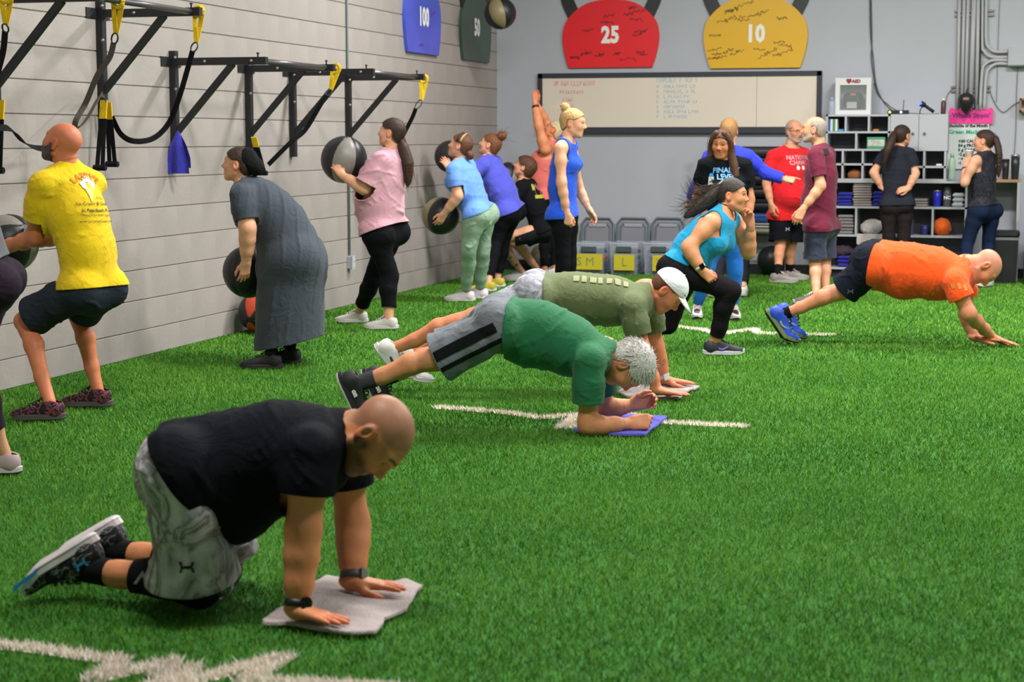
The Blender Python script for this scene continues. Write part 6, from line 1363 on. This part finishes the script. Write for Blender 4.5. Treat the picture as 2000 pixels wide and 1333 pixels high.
# ---------------------------------------------------------------- towels on the turf
def towel(label, outline, m, amp=.010, seed=1, lift=.008):
    P = np.array([onz(x, y)[:2] for x, y in outline]); lo = P.min(0) - .03; hi = P.max(0) + .03; st = .011; nx, ny = ((hi - lo)/st).astype(int) + 2
    X, Y = np.meshgrid(lo[0] + st*np.arange(nx), lo[1] + st*np.arange(ny), indexing='ij'); v2 = np.stack([X.ravel(), Y.ravel()], 1); I = np.arange(nx*ny).reshape(nx, ny)
    q = np.stack([I[:-1, :-1].ravel(), I[1:, :-1].ravel(), I[1:, 1:].ravel(), I[:-1, 1:].ravel()], 1); v3 = np.concatenate([v2, np.zeros((len(v2), 1))], 1); t = tri(q); v3, t = clip(v3, t, poly_sdf(v2, P))
    r = np.random.RandomState(seed); z = np.zeros(len(v3))
    for i in range(4): k = r.normal(0, 1, 2); k = k/np.linalg.norm(k)*r.uniform(14, 34); z += np.maximum(0, np.sin(v3[:, :2].dot(k) + 1.3*np.sin(v3[:, :2].dot(r.normal(0, 8, 2))) + r.uniform(0, 6)))**2
    d = -poly_sdf(v3[:, :2], P); v3[:, 2] = .012 + z*amp*.5*np.clip(.4 + d/.08, 0, 1); v3, t = hem(v3, t, .012); c = P.mean(0)
    o = mesh_obj('towel', v3 - A(c[0], c[1], 0), t, m); o.location = (c[0], c[1], 0); tag(o, label, 'towel'); return o
c4 = lambda pts, x0, y0, s: [(x0 + x/s, y0 + y/s) for x, y in pts]
M_TG = cloth('towel_grey', (172, 158, 156), bump=.7, bscale=170); M_TB = cloth('towel_indigo', (92, 88, 200), bump=.7, bscale=170)
towel('grey towel under the hands of the kneeling man in black', c4([(70, 790), (240, 660), (400, 610), (600, 400), (780, 300), (960, 315), (1250, 330), (1550, 370), (1660, 340), (1860, 410), (1780, 480), (1690, 650), (1430, 780), (1430, 810), (1330, 945), (1000, 940), (700, 905), (430, 845), (330, 815), (100, 825)], 500, 1080, 5.714), M_TG, .018, 3)
towel('blue towel under the forearm of the man in green', c4([(110, 1130), (160, 1105), (300, 1020), (400, 950), (760, 965), (1130, 985), (1040, 1060), (890, 1180), (700, 1180), (300, 1160)], 1100, 640, 5.553), M_TB, .010, 5)
towel('grey towel under the hands of the man in the white cap', c4([(580, 720), (690, 640), (1060, 620), (1480, 655), (1420, 690), (1390, 680), (1250, 790), (1020, 780), (700, 770)], 1100, 640, 5.553), M_TG, .012, 8)
# ---------------------------------------------------------------- shelving along the far wall
M_SH = mat('laminate', (178, 180, 186), .5); M_SHB = mat('shelf_back', (92, 92, 98), .7); YS = YB - .42
SX = lambda px, py=350: onY(px, py, YS)[0]; SZ = lambda py, px=1700: onY(px, py, YS)[2]
def unit(name, label, cat, x0, x1, z0):
    r = empty(name, ((x0 + x1)/2, YS + .2, z0)); tag(r, label, cat); r['_x'] = 0; del r['_x']; return r, np.array(r.location)
T_ = .022
zr = [SZ(y) for y in (223.5, 256.5, 291, 319.5, 349.5, 403.5, 459, 523.6)]
xL, xM, xR = SX(1611), SX(1736), SX(1849)
def board(root, b0, name, x0, x1, z0, z1, y0=YS, y1=YB - .005, m=M_SH): return box_obj(name, A(x0, y0, z0) - b0, A(x1, y1, z1) - b0, m, root)
# cubby unit
cu, b0 = unit('cubby_shelf', 'grey laminate cubby shelf with open compartments below the defibrillator case', 'shelf', xL, xM, zr[4])
board(cu, b0, 'back_panel', xL, xM, zr[4], zr[0], YB - .02, YB - .005, M_SHB)
for z in zr[:5]: board(cu, b0, 'shelf_board', xL, xM, z - T_, z)
for x in (xL, xM - T_): board(cu, b0, 'side_panel', x, x + T_, zr[4], zr[0])
for px, a, b in ((1649.5, 0, 1), (1694.5, 0, 1), (1670.5, 1, 2), (1645, 2, 4), (1684, 2, 4), (1722, 2, 4)): x = SX(px); board(cu, b0, 'divider', x - T_/2, x + T_/2, zr[b], zr[a] - T_)
# cabinet with two doors
ca, b0 = unit('wall_cabinet', 'grey two-door cabinet with small knobs beside the cubby shelf', 'cabinet', xM, xR, zr[4]); zc = SZ(295.5); zm = SZ(324)
board(ca, b0, 'carcass', xM + .002, xR, zc, zr[0], YS + .02); xd = SX(1792)
for i, (a, b) in enumerate(((xM + .004, xd - .003), (xd + .003, xR - .002))):
    d = board(ca, b0, 'door', a, b, zc + .004, zr[0] - .004, YS, YS + .018); k = MB(); k.lathe([(.006, 0), (.006, .012), (.014, .018), (.013, .026), (.0, .028)], 10); o = k.build('knob', mat('knob', (120, 112, 104), .3, metal=.7), d, True); o.matrix_local = Matrix.Translation(Vector(A((b - .06) if i == 0 else (a + .06), YS, SZ(261)) - b0)) @ Matrix.Rotation(math.pi/2, 4, 'X')
board(ca, b0, 'back_panel', xM, xR, zr[4], zc, YB - .02, YB - .005, M_SHB)
for z in (zm, zr[4]): board(ca, b0, 'shelf_board', xM, xR, z - T_, z)
for x in (SX(1804), xR - T_): board(ca, b0, 'divider', x - T_/2, x + T_/2, zr[4], zc)
# low open shelf under everything
xE = SX(1890); lo, b0 = unit('low_shelf', 'long low grey shelf holding folded towels and bottles', 'shelf', xL, xE, 0)
zB_ = [zr[4] - T_, zr[5], zr[6], zr[7]]
board(lo, b0, 'back_panel', xL, xE, 0, zB_[0], YB - .02, YB - .005, M_SHB); board(lo, b0, 'plinth', xL, xE, -.01, zr[7] - T_, YS + .05, YB - .02, mat('base_black'))
for z in zB_[1:]: board(lo, b0, 'shelf_board', xL, xE, z - T_, z)
board(lo, b0, 'top_board', xL, xE, zB_[0] - T_, zB_[0] - .001)
for x in (xL, xE - T_): board(lo, b0, 'side_panel', x, x + T_, -.01, zB_[0] - T_)
for px in (1673.5, 1823.5): x = SX(px); board(lo, b0, 'divider', x - T_/2, x + T_/2, zr[6], zr[5] - T_)
# counter at the right
xC0, xC1 = SX(1891), SX(1993); ct, b0 = unit('counter', 'wood-topped counter with a white end panel beside the waste bin', 'counter', xC0, xC1, 0)
board(ct, b0, 'worktop', SX(1891), xC1, zr[4] - .03, zr[4], m=mat('worktop_wood', (176, 140, 98), .5, vary=.15, stretch=(1, 12, 12))); board(ct, b0, 'end_panel', xC1 - .03, xC1, -.01, zr[4] - .03)
# things on the shelves
def at(px, row, y=YS + .12): return A(SX(px), y, row)
def folded(label, px, z, w, h, m, group, y=None, seed=0):
    q = MB(); q.bbox((-w/2, -.15, 0), (w/2, .13, h), h*.42); o = q.build('folded_towel', m); r = np.random.RandomState(seed); o.location = (SX(px) + r.uniform(-.006, .006), YS + .18 + r.uniform(-.01, .01), z + .001); tag(o, label, 'towel', group); return o
M_FT = cloth('fold_grey', (160, 148, 144), bump=.5, bscale=120); M_FB = cloth('fold_blue', (44, 46, 150), bump=.5, bscale=120); M_FT2 = cloth('fold_greyd', (136, 130, 130), bump=.5, bscale=120)
ORD = ('lowest', 'second from the bottom', 'third from the bottom', 'fourth from the bottom', 'fifth from the bottom', 'sixth from the bottom', 'seventh from the bottom', 'eighth from the bottom')
def stack(label, px, row, wpx_, top_py, n, m, group):
    w = SX(px + wpx_/2) - SX(px - wpx_/2); h = (SZ(top_py) - row)/n
    for i in range(n): folded((ORD[i] if i < n - 1 else 'topmost') + ' ' + label, px, row + i*h, w, h*.94, m, group, seed=i*7 + px)
stack('blue towel left of the tall grey stack', 1650, zr[5], 29, 377, 4, M_FB, 'blue towels beside the grey stack'); stack('grey towel of the tall stack between blue ones', 1684, zr[5], 37, 358, 9, M_FT, 'tall grey towel stack'); stack('blue towel right of the tall grey stack', 1717, zr[5], 26, 374, 4, M_FB, 'blue towels behind the charcoal shirt')
stack('grey towel of the middle shelf stack', 1653, zr[6], 31, 421, 6, M_FT2, 'grey towels on the middle shelf'); stack('grey towel beside the blue tumbler', 1799, zr[5], 27, 388, 3, M_FT, 'small grey towel stack'); stack('blue towel flat on the bottom shelf', 1668, zr[7], 60, 501, 3, M_FB, 'towels on the bottom shelf')
stack('white boxed pack by the grey bottle', 1872, zr[5], 24, 376, 3, mat('pack_white', (186, 190, 194), .6), 'boxed packs by the grey bottle')
def lump(name, label, cat, px, py0, py1, wpx_, m, seed=1, y=YS + .16, dep=.13, fold_=.02):
    x0, x1 = SX(px - wpx_/2), SX(px + wpx_/2); z0, z1 = SZ(py1), SZ(py0); r = np.random.RandomState(seed); q = Sdf(); h = (z1 - z0)/2
    for i in range(6): q.ell('a', A(r.uniform(x0 + .3*(x1-x0), x1 - .3*(x1-x0)), y + r.uniform(-.03, .03), z0 + h*r.uniform(.75, 1.05)), np.eye(3), A((x1-x0)*r.uniform(.22, .34), dep*r.uniform(.6, .9), h*r.uniform(.6, .85)), .05)
    v, t = q.mesh(.014); t = tri(t); v = folds(v, vnorm(v, t), fold_, 34, (1, 0, .6), seed); v[:, 2] = np.maximum(v[:, 2], z0 + .002); v[:, 1] = np.minimum(v[:, 1], YB - .03); c = A((x0+x1)/2, y, z0); o = mesh_obj(name, v, t, m, loc=c); o.location = c; tag(o, label, cat); return o
lump('crumpled_blanket', 'crumpled white blanket spilling over the middle shelf', 'blanket', 1702, 427, 459, 48, cloth('white_fleece', (196, 188, 184)), 3)
m = MB(); x0, x1 = SX(1676), SX(1728); n_ = 13; v = []; f = []
for i in range(n_):
    for j in range(6): u = i/(n_-1); v.append((x0 + (x1-x0)*u, YS - .012 - .012*math.sin(u*11 + j*.3), zr[6] + .012 - j*.022*(1 + .5*math.sin(u*5))))
for i in range(n_-1):
    for j in range(5): a = i*6 + j; f.append((a, a+1, a+7, a+6))
m.add(v, f); bl = bpy.data.objects['crumpled_blanket']; o = m.build('hanging_edge', cloth('white_fleece', (196, 188, 184)), bl, True, A(*bl.location))
lump('fleece_bag', 'bright orange drawstring bag on the middle shelf', 'bag', 1844, 422, 460, 36, cloth('orange_bag', (232, 100, 26)), 5)
lump('brown_cloth', 'rust brown cloth stuffed in a small cubby', 'cloth', 1665, 332, 349.5, 32, cloth('rust', (150, 92, 52)), 6, dep=.1)
lump('dark_garment', 'dark garment heaped on the bottom shelf towels', 'garment', 1645, 482, 502, 44, cloth('aubergine', (70, 58, 66)), 7)
def bottle(name, label, px, py0, py1, wpx_, m, capm, row_y=YS + .15, cat='bottle', prof=None, base=None):
    r = (SX(px + wpx_/2) - SX(px - wpx_/2))/2; z0 = SZ(py1) if base is None else base; h = SZ(py0) - SZ(py1); root = empty(name, (SX(px), row_y, z0)); tag(root, label, cat); b = MB(); b.lathe(prof(r, h) if prof else [(r*.9, 0), (r, .01), (r, h*.72), (r*.8, h*.80), (r*.5, h*.85), (r*.5, h*.88)], 16); b.build('body', m, root, True); c = MB(); c.lathe([(r*.55, h*.86), (r*.55, h), (r*.3, h + .002)] if not prof else [(r*1.02, h*.9), (r*1.02, h*.985), (r*.6, h)], 16); c.build('cap', capm, root, True); return root
tum = lambda r, h: [(r*.78, 0), (r*.8, .004), (r*.95, h*.55), (r, h*.93)]
KC = mat('cap_black', (24, 24, 26), .5); SIL = mat('cap_steel', (170, 170, 172), .3, metal=.8)
bottle('tumbler', 'blue steel tumbler on the low shelf', 1830, 371, 403.5, 18, mat('tumbler_blue', (44, 50, 190), .35), SIL, cat='tumbler', prof=tum, base=zr[5]); gb = bottle('water_bottle', 'tall grey bottle with white letters and black cap', 1850, 358, 403.5, 16, mat('bottle_grey', (84, 84, 90), .4), KC, base=zr[5])
r0 = (SX(1858) - SX(1842))/2; v, f = text_mesh('NC', .05, .002); mesh_obj('lettering', np.stack([v[:, 0], np.full(len(v), -r0 - .002), v[:, 1] + .10], 1), f, WHITEINK, gb, False)
bottle('water_bottle', 'slim purple-grey bottle on the middle shelf', 1779, 418, 459, 14, mat('bottle_plum', (80, 72, 96), .5), KC, base=zr[6]); bottle('jar', 'short blue jar with a purple lid', 1807, 440, 459, 15, mat('jar_blue', (50, 60, 120), .4), mat('lid_purple', (90, 70, 150), .4), cat='jar', prof=tum, base=zr[6])
bottle('water_bottle', 'clear green-tinted bottle at the end of the cabinet', 1858, 300, 349.5, 14, mat('bottle_green', (168, 196, 172), .25, alpha=.7), mat('cap_green', (130, 180, 140), .4), base=zr[4], row_y=YS + .1)
bottle('tumbler', 'short black tumbler on the wooden counter', 1963, 310, 349.5, 15, mat('tumbler_black', (30, 30, 32), .4), KC, cat='tumbler', prof=tum, base=zr[4]); bottle('tumbler', 'tall black tumbler with steel rim on the counter end', 1982, 301, 349.5, 18, mat('tumbler_black2', (36, 36, 40), .35), SIL, cat='tumbler', prof=tum, base=zr[4])
bottle('spray_bottle', 'dark red spray can with white cap on the cabinet', 1838, 193, 223.5, 10, mat('can_red', (86, 44, 48), .4), mat('cap_white', (226, 224, 222), .4), base=zr[0], row_y=YS + .1); bottle('water_bottle', 'clear plastic bottle beside the defibrillator case', 1620, 190, 223.5, 13, mat('pet_clear', (190, 198, 216), .2, alpha=.5), mat('cap_blue', (150, 170, 226), .4), base=zr[0], row_y=YS + .1)
# boxes and markers
for i, (c, nm) in enumerate((((60, 90, 160), 'blue'), ((210, 214, 216), 'white'), ((60, 140, 80), 'green'), ((220, 220, 214), 'cream'))):
    o = MB(); w = SX(1616.5) - SX(1612); o.bbox((0, 0, 0), (w, .16, (zr[0] - zr[1])*.72), .004); q = o.build('supply_box', mat('box_' + nm, c, .6)); q.location = (SX(1614.5) + i*w*1.03, YS + .03, zr[1] + .001); tag(q, nm + ' narrow box in the row inside the top cubby', 'box')
q = MB(); q.bbox((0, 0, 0), (SX(1728) - SX(1692), .2, .13), .004); o = q.build('tissue_box', mat('box_teal', (70, 150, 110), .5)); o.location = (SX(1691), YS + .03, zr[2] + .001); tag(o, 'green carton with a pale picture band in a wide cubby', 'box'); q = MB(); q.box((.01, -.003, .03), (SX(1728) - SX(1692) - .01, 0, .10)); q.build('picture_band', mat('band_pale', (190, 190, 180), .6, vary=.3, vscale=20), o)
for i, (px, z, c, w) in enumerate(((1640, zr[1], (70, 150, 210), 8), (1708, zr[1], (190, 140, 40), 12), (1833, zm, (226, 224, 220), 9))): q = MB(); q.bbox((-.03, 0, 0), (.03, .08, .022), .004); o = q.build('small_carton', mat('carton%d' % i, c, .6)); o.location = (SX(px), YS + .03, z + .001); tag(o, ('small blue carton lying in the top cubby', 'flat amber carton in the second top cubby', 'small white carton under the cabinet')[i], 'carton')
# defibrillator case
zt = zr[0]; x0, x1 = SX(1629, 200), SX(1699, 200); zt1 = SZ(151); ad = empty('defibrillator_case', ((x0+x1)/2, YS + .12, zt)); tag(ad, 'white defibrillator case with a window and black bag inside', 'case'); w, h = x1 - x0, zt1 - zt; M_AW = mat('case_white', (216, 214, 214), .5)
for lo_, hi_ in (((-w/2, 0, 0), (w/2, .2, .05)), ((-w/2, 0, h - .08), (w/2, .2, h)), ((-w/2, 0, .05), (-w/2 + .05, .2, h - .08)), ((w/2 - .05, 0, .05), (w/2, .2, h - .08))): box_obj('frame', lo_, hi_, M_AW, ad)
box_obj('back_panel', (-w/2, .185, 0), (w/2, .2, h), mat('case_in', (170, 168, 168), .6), ad); box_obj('pane', (-w/2 + .05, .01, .05), (w/2 - .05, .013, h - .08), mat('pane_clear', (225, 230, 232), .05, alpha=.12), ad)
v, f = text_mesh('\u2665AED', .05, .003); mesh_obj('lettering', np.stack([v[:, 0], np.full(len(v), -.002), v[:, 1] + h - .04], 1), f, mat('ink_maroon', (140, 40, 44), .6), ad, False)
bg_ = MB(); bg_.bbox((-.11, .03, .052), (.10, .15, .25), .035); o = bg_.build('carry_bag', mat('bag_black', (30, 30, 33), .7)); o.location = ad.location; tag(o, 'black bag with a pale label inside the white case', 'bag'); box_obj('bag_label', (-.07, .024, .07), (.04, .031, .14), mat('label_grey', (166, 164, 160), .6), o); box_obj('bag_tab', (-.03, .024, .215), (.03, .031, .235), mat('tab_orange', (180, 100, 50), .6), o)
# router, camera light
ro = empty('wifi_router', (SX(1750), YS + .1, zt)); tag(ro, 'small black router with green and white indicator lights', 'router'); ww = (SX(1770) - SX(1729))/2
box_obj('housing', (-ww, -.05, 0), (ww, .06, .045), mat('router_black', (24, 24, 26), .4), ro, .005); m = MB(); m.tube([(.05, .04, .03), (.055, .05, .16)], .005, 6); m.build('antenna', KC, ro)
for dx, c, nm in ((-ww + .025, (150, 255, 60), 'led_green'), (ww*.3, (170, 220, 255), 'led_white')): m = MB(); m.lathe([(.012, 0), (.010, .005), (.0, .006)], 10); o = m.build('indicator_light', mat(nm, c, .4, emit=4), ro, True); o.matrix_local = Matrix.Translation(Vector((dx, -.05, .024))) @ Matrix.Rotation(math.pi/2, 4, 'X')
ml = empty('flashlight', onY(1808, 208, YS + .1)); tag(ml, 'black torch with a blue light propped over the cabinet', 'torch'); P = lambda x, y: onY(x, y, YS + .1) - np.array(ml.location)
m = MB(); m.tube([P(1798, 202), P(1806, 206)], [.034, .03], 10); m.build('lamp_head', KC, ml, True); m = MB(); m.tube([P(1806, 206), P(1824, 219)], .018, 8); m.build('grip', KC, ml, True); m = MB(); m.tube(spline([P(1802, 208), P(1797, 216), P(1797, 223)], 3), .006, 6); m.build('stand', KC, ml, True); m = MB(); m.lathe([(.016, 0), (.0, .008)], 10); o = m.build('lens', mat('lens_blue', (60, 90, 255), .3, emit=3), ml, True); o.matrix_local = Matrix.Translation(Vector(P(1798, 202) + A(-.0, -.034, 0))) @ Matrix.Rotation(math.pi/2, 4, 'X')
def cable(label, pts, r=.006, m=None, y=YB - .02): b = MB(); b.tube(spline([onY(a, b_, y if len(c) == 0 else c[0]) for a, b_, *c in pts], 5), r, 6); o = b.build('cable', m or mat('cable_grey', (70, 74, 78), .6), None, True); tag(o, label, 'cable'); return o
cable('dark cable hanging down the far wall to the router', [(1699, -20), (1700, 60), (1705, 110), (1712, 170), (1728, 202), (1742, 216, YS + .2)]); cable('thinner grey cable twisting beside the router cable', [(1701, -20), (1703, 80), (1702, 120), (1714, 180), (1736, 206), (1752, 216, YS + .2)], .005); cable('black cable running along the cabinet top', [(1770, 221, YS + .1), (1790, 222, YS + .1), (1812, 223, YS + .1), (1834, 222, YS + .1)], .005)
cable('grey cable looping between the conduits and the wall shelf', [(1930, 172), (1945, 205), (1960, 219), (1978, 206), (1992, 198)], .004); cable('grey cable curving from the conduits to the spray can', [(1862, 172), (1850, 186), (1846, 208), (1842, 218)], .004); cable('thin upright wire on the far wall right of the conduits', [(1953, -10), (1950, 60), (1948, 130), (1946, 200)], .003); cable('thin wire dropping from the junction box', [(1988, 128), (1985, 190), (1984, 250), (1981, 300)], .004)
# conduits
M_CON = mat('conduit_paint', (176, 174, 178), .45)
for i, (xa, xb, rr) in enumerate(((1875, 1869, .019), (1884, 1878, .019), (1892, 1885, .019), (1904, 1895, .028), (1912, 1907, .022))):
    m = MB(); a, b = onY(xa, -40, YB - .04), onY(xb, 215, YB - .04); m.tube([A(b[0], a[1], a[2]) * 0 + a, b], rr, 8); o = m.build('conduit', M_CON, None, True); tag(o, ('first of five straight conduits counted from the router cable', 'second of five straight conduits counted from the router cable', 'third of five straight conduits counted from the router cable', 'thickest of the five straight conduits on the far wall', 'last straight conduit beside the black cable')[i], 'conduit')
for i, pts in enumerate(([(1919, -40), (1918, 80), (1922, 100), (1936, 111), (1970, 112)], [(1927, -40), (1926, 72), (1931, 92), (1944, 101), (1970, 101)], [(1914, 215), (1918, 142), (1924, 126), (1940, 118), (1970, 118)], [(1922, 215), (1926, 150), (1932, 134), (1946, 125), (1970, 125)])):
    m = MB(); m.tube(spline([onY(x, y, YB - .04) for x, y in pts], 6), .019, 8); o = m.build('bent_conduit', M_CON, None, True); tag(o, ('painted conduit bending from above into the junction box, lower of its pair', 'painted conduit bending from above into the junction box, upper of its pair', 'painted conduit rising and bending into the junction box, upper of its pair', 'painted conduit rising and bending into the junction box, lower of its pair')[i], 'conduit')
cable('black cable running down between the conduits', [(1916, -20), (1915, 100), (1911, 180), (1907, 208), (1896, 214)], .010, mat('cable_black', (30, 34, 34), .6), YB - .05)
for i, (py, xa, xb) in enumerate(((26, 1865, 1942), (174, 1858, 1935))):
    a, b = onY(xa, py, YB - .015), onY(xb, py, YB - .015); root = empty('conduit_bracket', (a + b)/2); tag(root, ('slotted strut bracket near the ceiling end of the conduits', 'slotted strut bracket just above the pink poster')[i], 'bracket'); L = (b - a)[0]
    for dz in (-.024, .024): box_obj('rail', (-L/2, -.012, dz - .012), (L/2, .012, dz + .012), mat('strut', (120, 110, 104), .4, metal=.5), root)
a, b = onY(1968, 129, YB - .13), onY(2030, 92, YB - .13); jb = box_obj('junction_box', a - (a+b)/2 + A(0, 0, 0), b - (a+b)/2 + A(0, .13, 0), M_BACK, None, .006); jb.location = (a + b)/2; tag(jb, 'grey junction box fed by four bent conduits', 'box'); box_obj('box_cover', A(-(b-a)[0]/2 + .01, -.008, -(b-a)[2]/2 + .01), A((b-a)[0]/2 - .01, 0, (b-a)[2]/2 - .01), M_BACK, jb)
a, b = onY(1991, 219, YB - .15), onY(2030, 192, YB - .15); ws = empty('crate_shelf', (a + b)/2); tag(ws, 'wooden box shelf at the edge of the far wall', 'shelf'); hw, hh_ = (b-a)[0]/2, (b-a)[2]/2; MW = mat('crate_wood', (150, 104, 66), .6, vary=.2)
for lo_, hi_ in (((-hw, 0, -hh_), (hw, .15, -hh_ + .02)), ((-hw, 0, hh_ - .02), (hw, .15, hh_)), ((-hw, 0, -hh_), (-hw + .02, .15, hh_)), ((hw - .02, 0, -hh_), (hw, .15, hh_))): box_obj('plank', lo_, hi_, MW, ws)
# poster with the drink of the month
yP = YB - .03; pa, pb = onY(1850, 330, yP), onY(1932, 236, yP); po = empty('poster', ((pa + pb)/2)*A(1, 0, 0) + A(0, yP, pa[2])); tag(po, 'white poster with handwritten drink menu under a pink zigzag header', 'poster'); p0 = np.array(po.location); box_obj('sheet', A(pa[0], yP, pa[2]) - p0, A(pb[0], yP + .006, pb[2]) - p0, mat('paper_white', (206, 212, 210), .7), po)
ha, hb = onY(1854, 240, yP - .01), onY(1940, 213, yP - .01); n_ = 9; zz = [(ha[0] + (hb[0]-ha[0])*i/(2*n_), hb[2] + (.018 if i % 2 else 0)) for i in range(2*n_+1)] + [(hb[0] - (hb[0]-ha[0])*i/(2*n_), ha[2] - (.018 if i % 2 else 0)) for i in range(2*n_+1)]
m = MB(); m.prism([(x - p0[0], z - p0[2]) for x, z in zz], (0, -.012, 0), ex, ez, -ey, .004); m.build('header', mat('paper_pink', (240, 60, 150), .7), po)
def ptxt(txt, px, py, size, m, **k): v, f = text_mesh(txt, size, .0022, **k); c = onY(px, py, yP) - p0; mesh_obj('lettering', np.stack([v[:, 0] + c[0], np.full(len(v), -.019 if py < 238 else -.003), v[:, 1] + c[2]], 1), f, m, po, False)
MG = mat('ink_teal', (40, 170, 130), .6); ptxt("What's Sippin'", 1897, 226, .072, mat('ink_purple', (110, 30, 120), .6)); ptxt('Smoothie of the Month', 1890, 246, .046, INK); ptxt('Green Machine', 1889, 258, .064, MG)
for i, tx in enumerate(('160 CAL', '24 g PRO', '3 g CARB', '2 g FAT', '4 g FIB', '1 g SUG')): ptxt(tx, 1888, 276 + i*8.6, .046, INK); ptxt('\u2022', 1873, 276 + i*8.6, .06, MG)
bt = empty('balloon', onY(1887, 200, YB - .18)); tag(bt, 'black punching-ball shaped bag hanging over the pink header', 'bag'); m = MB(); m.lathe([(.012, -.13), (.05, -.08), (.085, -.01), (.09, .04), (.07, .08), (.03, .10), (.005, .105)], 16); m.build('bag_body', mat('leather_black', (30, 26, 26), .5), bt, True); m = MB(); m.box((-.03, -.095, .025), (.03, -.085, .05)); m.build('badge', mat('badge', (150, 110, 100), .5), bt); m = MB(); m.tube([(0, 0, .10), (0, .18, .16)], .006, 6); m.build('hook', KC, bt)
# waste bin, cup, mats
tb0 = onY(1935, 556, YB - .75); tb1 = onY(1987, 556, YB - .75); hB = onY(1960, 452, YB - .75)[2]; wB = (tb1 - tb0)[0]; tb = empty('waste_bin', ((tb0 + tb1)/2)*A(1, 0, 0) + A(0, YB - .58, 0)); tag(tb, 'black waste bin with a grey liner under its lid', 'bin')
m = MB(); k = .88; m.add([(-wB/2*k, -.17*k, 0), (wB/2*k, -.17*k, 0), (wB/2*k, .17*k, 0), (-wB/2*k, .17*k, 0), (-wB/2, -.17, hB*.86), (wB/2, -.17, hB*.86), (wB/2, .17, hB*.86), (-wB/2, .17, hB*.86)], [(0, 3, 2, 1), (0, 1, 5, 4), (1, 2, 6, 5), (2, 3, 7, 6), (3, 0, 4, 7), (4, 5, 6, 7)]); m.build('tub', mat('bin_black', (28, 28, 30), .5), tb); box_obj('liner', (-wB/2 - .004, -.176, hB*.83), (wB/2 + .004, .176, hB*.88), mat('liner_grey', (120, 120, 124), .4), tb); box_obj('lid', (-wB/2 - .01, -.18, hB*.88), (wB/2 + .01, .18, hB), mat('bin_black'), tb, .02)
lc = onY(1996, 560, YB - .9); lk = box_obj('speaker_cabinet', (0, 0, 0), (.5, .4, onY(1996, 420, YB - .9)[2]), mat('cab_black', (26, 26, 28), .6), None, .01); lk.location = (lc[0] + .01, YB - .9, 0); tag(lk, 'tall black cabinet at the edge beside the waste bin', 'cabinet'); box_obj('front_panel', (.02, -.01, .03), (.48, 0, lk.dimensions[2] - .04), mat('cab_front', (34, 34, 36), .5), lk)
cp = empty('cup', CUP_AT); tag(cp, 'pale drinking cup held by the woman in the black sleeveless top', 'cup'); m = MB(); m.lathe([(.034, -.06), (.042, .05), (.045, .055)], 14); m.build('cup_body', mat('cup_white', (214, 208, 200), .5), cp, True); m = MB(); m.lathe([(.047, .055), (.046, .065), (.02, .072)], 14); m.build('cup_lid', mat('cup_lid', (230, 226, 220), .5), cp, True)
# rack of rolled mats behind the trainer
ra, rb = onY(1386, 470, YB - .45), onY(1536, 470, YB - .45); rk = empty('mat_rack', ((ra + rb)/2)*A(1, 0, 0) + A(0, YB - .25, 0)); tag(rk, 'dark steel rack holding rolled mats behind the trainer', 'rack'); L = (rb - ra)[0]; zt_ = onY(1386, 272, YB - .45)[2]
for sx in (-1, 1):
    for dy in (-.17, .17): MB().bar((sx*L/2, dy, 0), (sx*L/2, dy, zt_), .04, .04).build('post', mat('rack_grey', (96, 96, 102), .5), rk)
ys_ = (298, 324, 350, 376, 402)
zs_ = [onY(1450, y, YB - .25)[2] for y in ys_]; rad = (zs_[0] - zs_[1])/2*.96
for z in zs_ + [onY(1450, 425, YB - .25)[2], onY(1450, 446, YB - .25)[2]]:
    for dy in (-.17, .17): MB().bar((-L/2, dy*.6, z - rad - .008), (L/2, dy*.6, z - rad - .008), .014, .014).build('rail', M_STEEL, rk)
M_FOAM = mat('foam_black', (30, 29, 32), .55, bump=.1)
def roll(label, z, r, m, group=None):
    o = empty('rolled_mat', A(*rk.location) + A(0, 0, z)); tag(o, label, 'mat', group); b = MB(); b.tube([(-L/2 + .03, 0, 0), (-L/2 + .05, 0, 0), (L/2 - .05, 0, 0), (L/2 - .03, 0, 0)], [r*.9, r, r, r*.9], 18); b.build('roll', m, o, True); b = MB(); b.tube([(-L/2 + .028, math.cos(a)*r*(.15 + .75*a/18), math.sin(a)*r*(.15 + .75*a/18)) if False else A(-L/2 + .028, math.cos(a)*r*(.1 + .8*a/18), math.sin(a)*r*(.1 + .8*a/18)) for a in np.linspace(0, 18, 40)], .004, 4); b.build('roll_edge', mat('foam_edge', (60, 58, 60), .7), o)
for i, z in enumerate(zs_): roll(('top', 'second', 'third', 'fourth', 'lowest')[i] + ' black rolled mat in the rack behind the trainer', z, rad*.97, M_FOAM, 'black rolled mats')
z5, z6 = onY(1450, 425, YB - .25)[2], onY(1450, 446, YB - .25)[2]
roll('blue rolled mat under the black ones in the rack', z5, .052, mat('foam_blue', (40, 100, 196), .5)); roll('cream rolled mat at the bottom of the rack', z6, .062, mat('foam_cream', (196, 188, 172), .5))
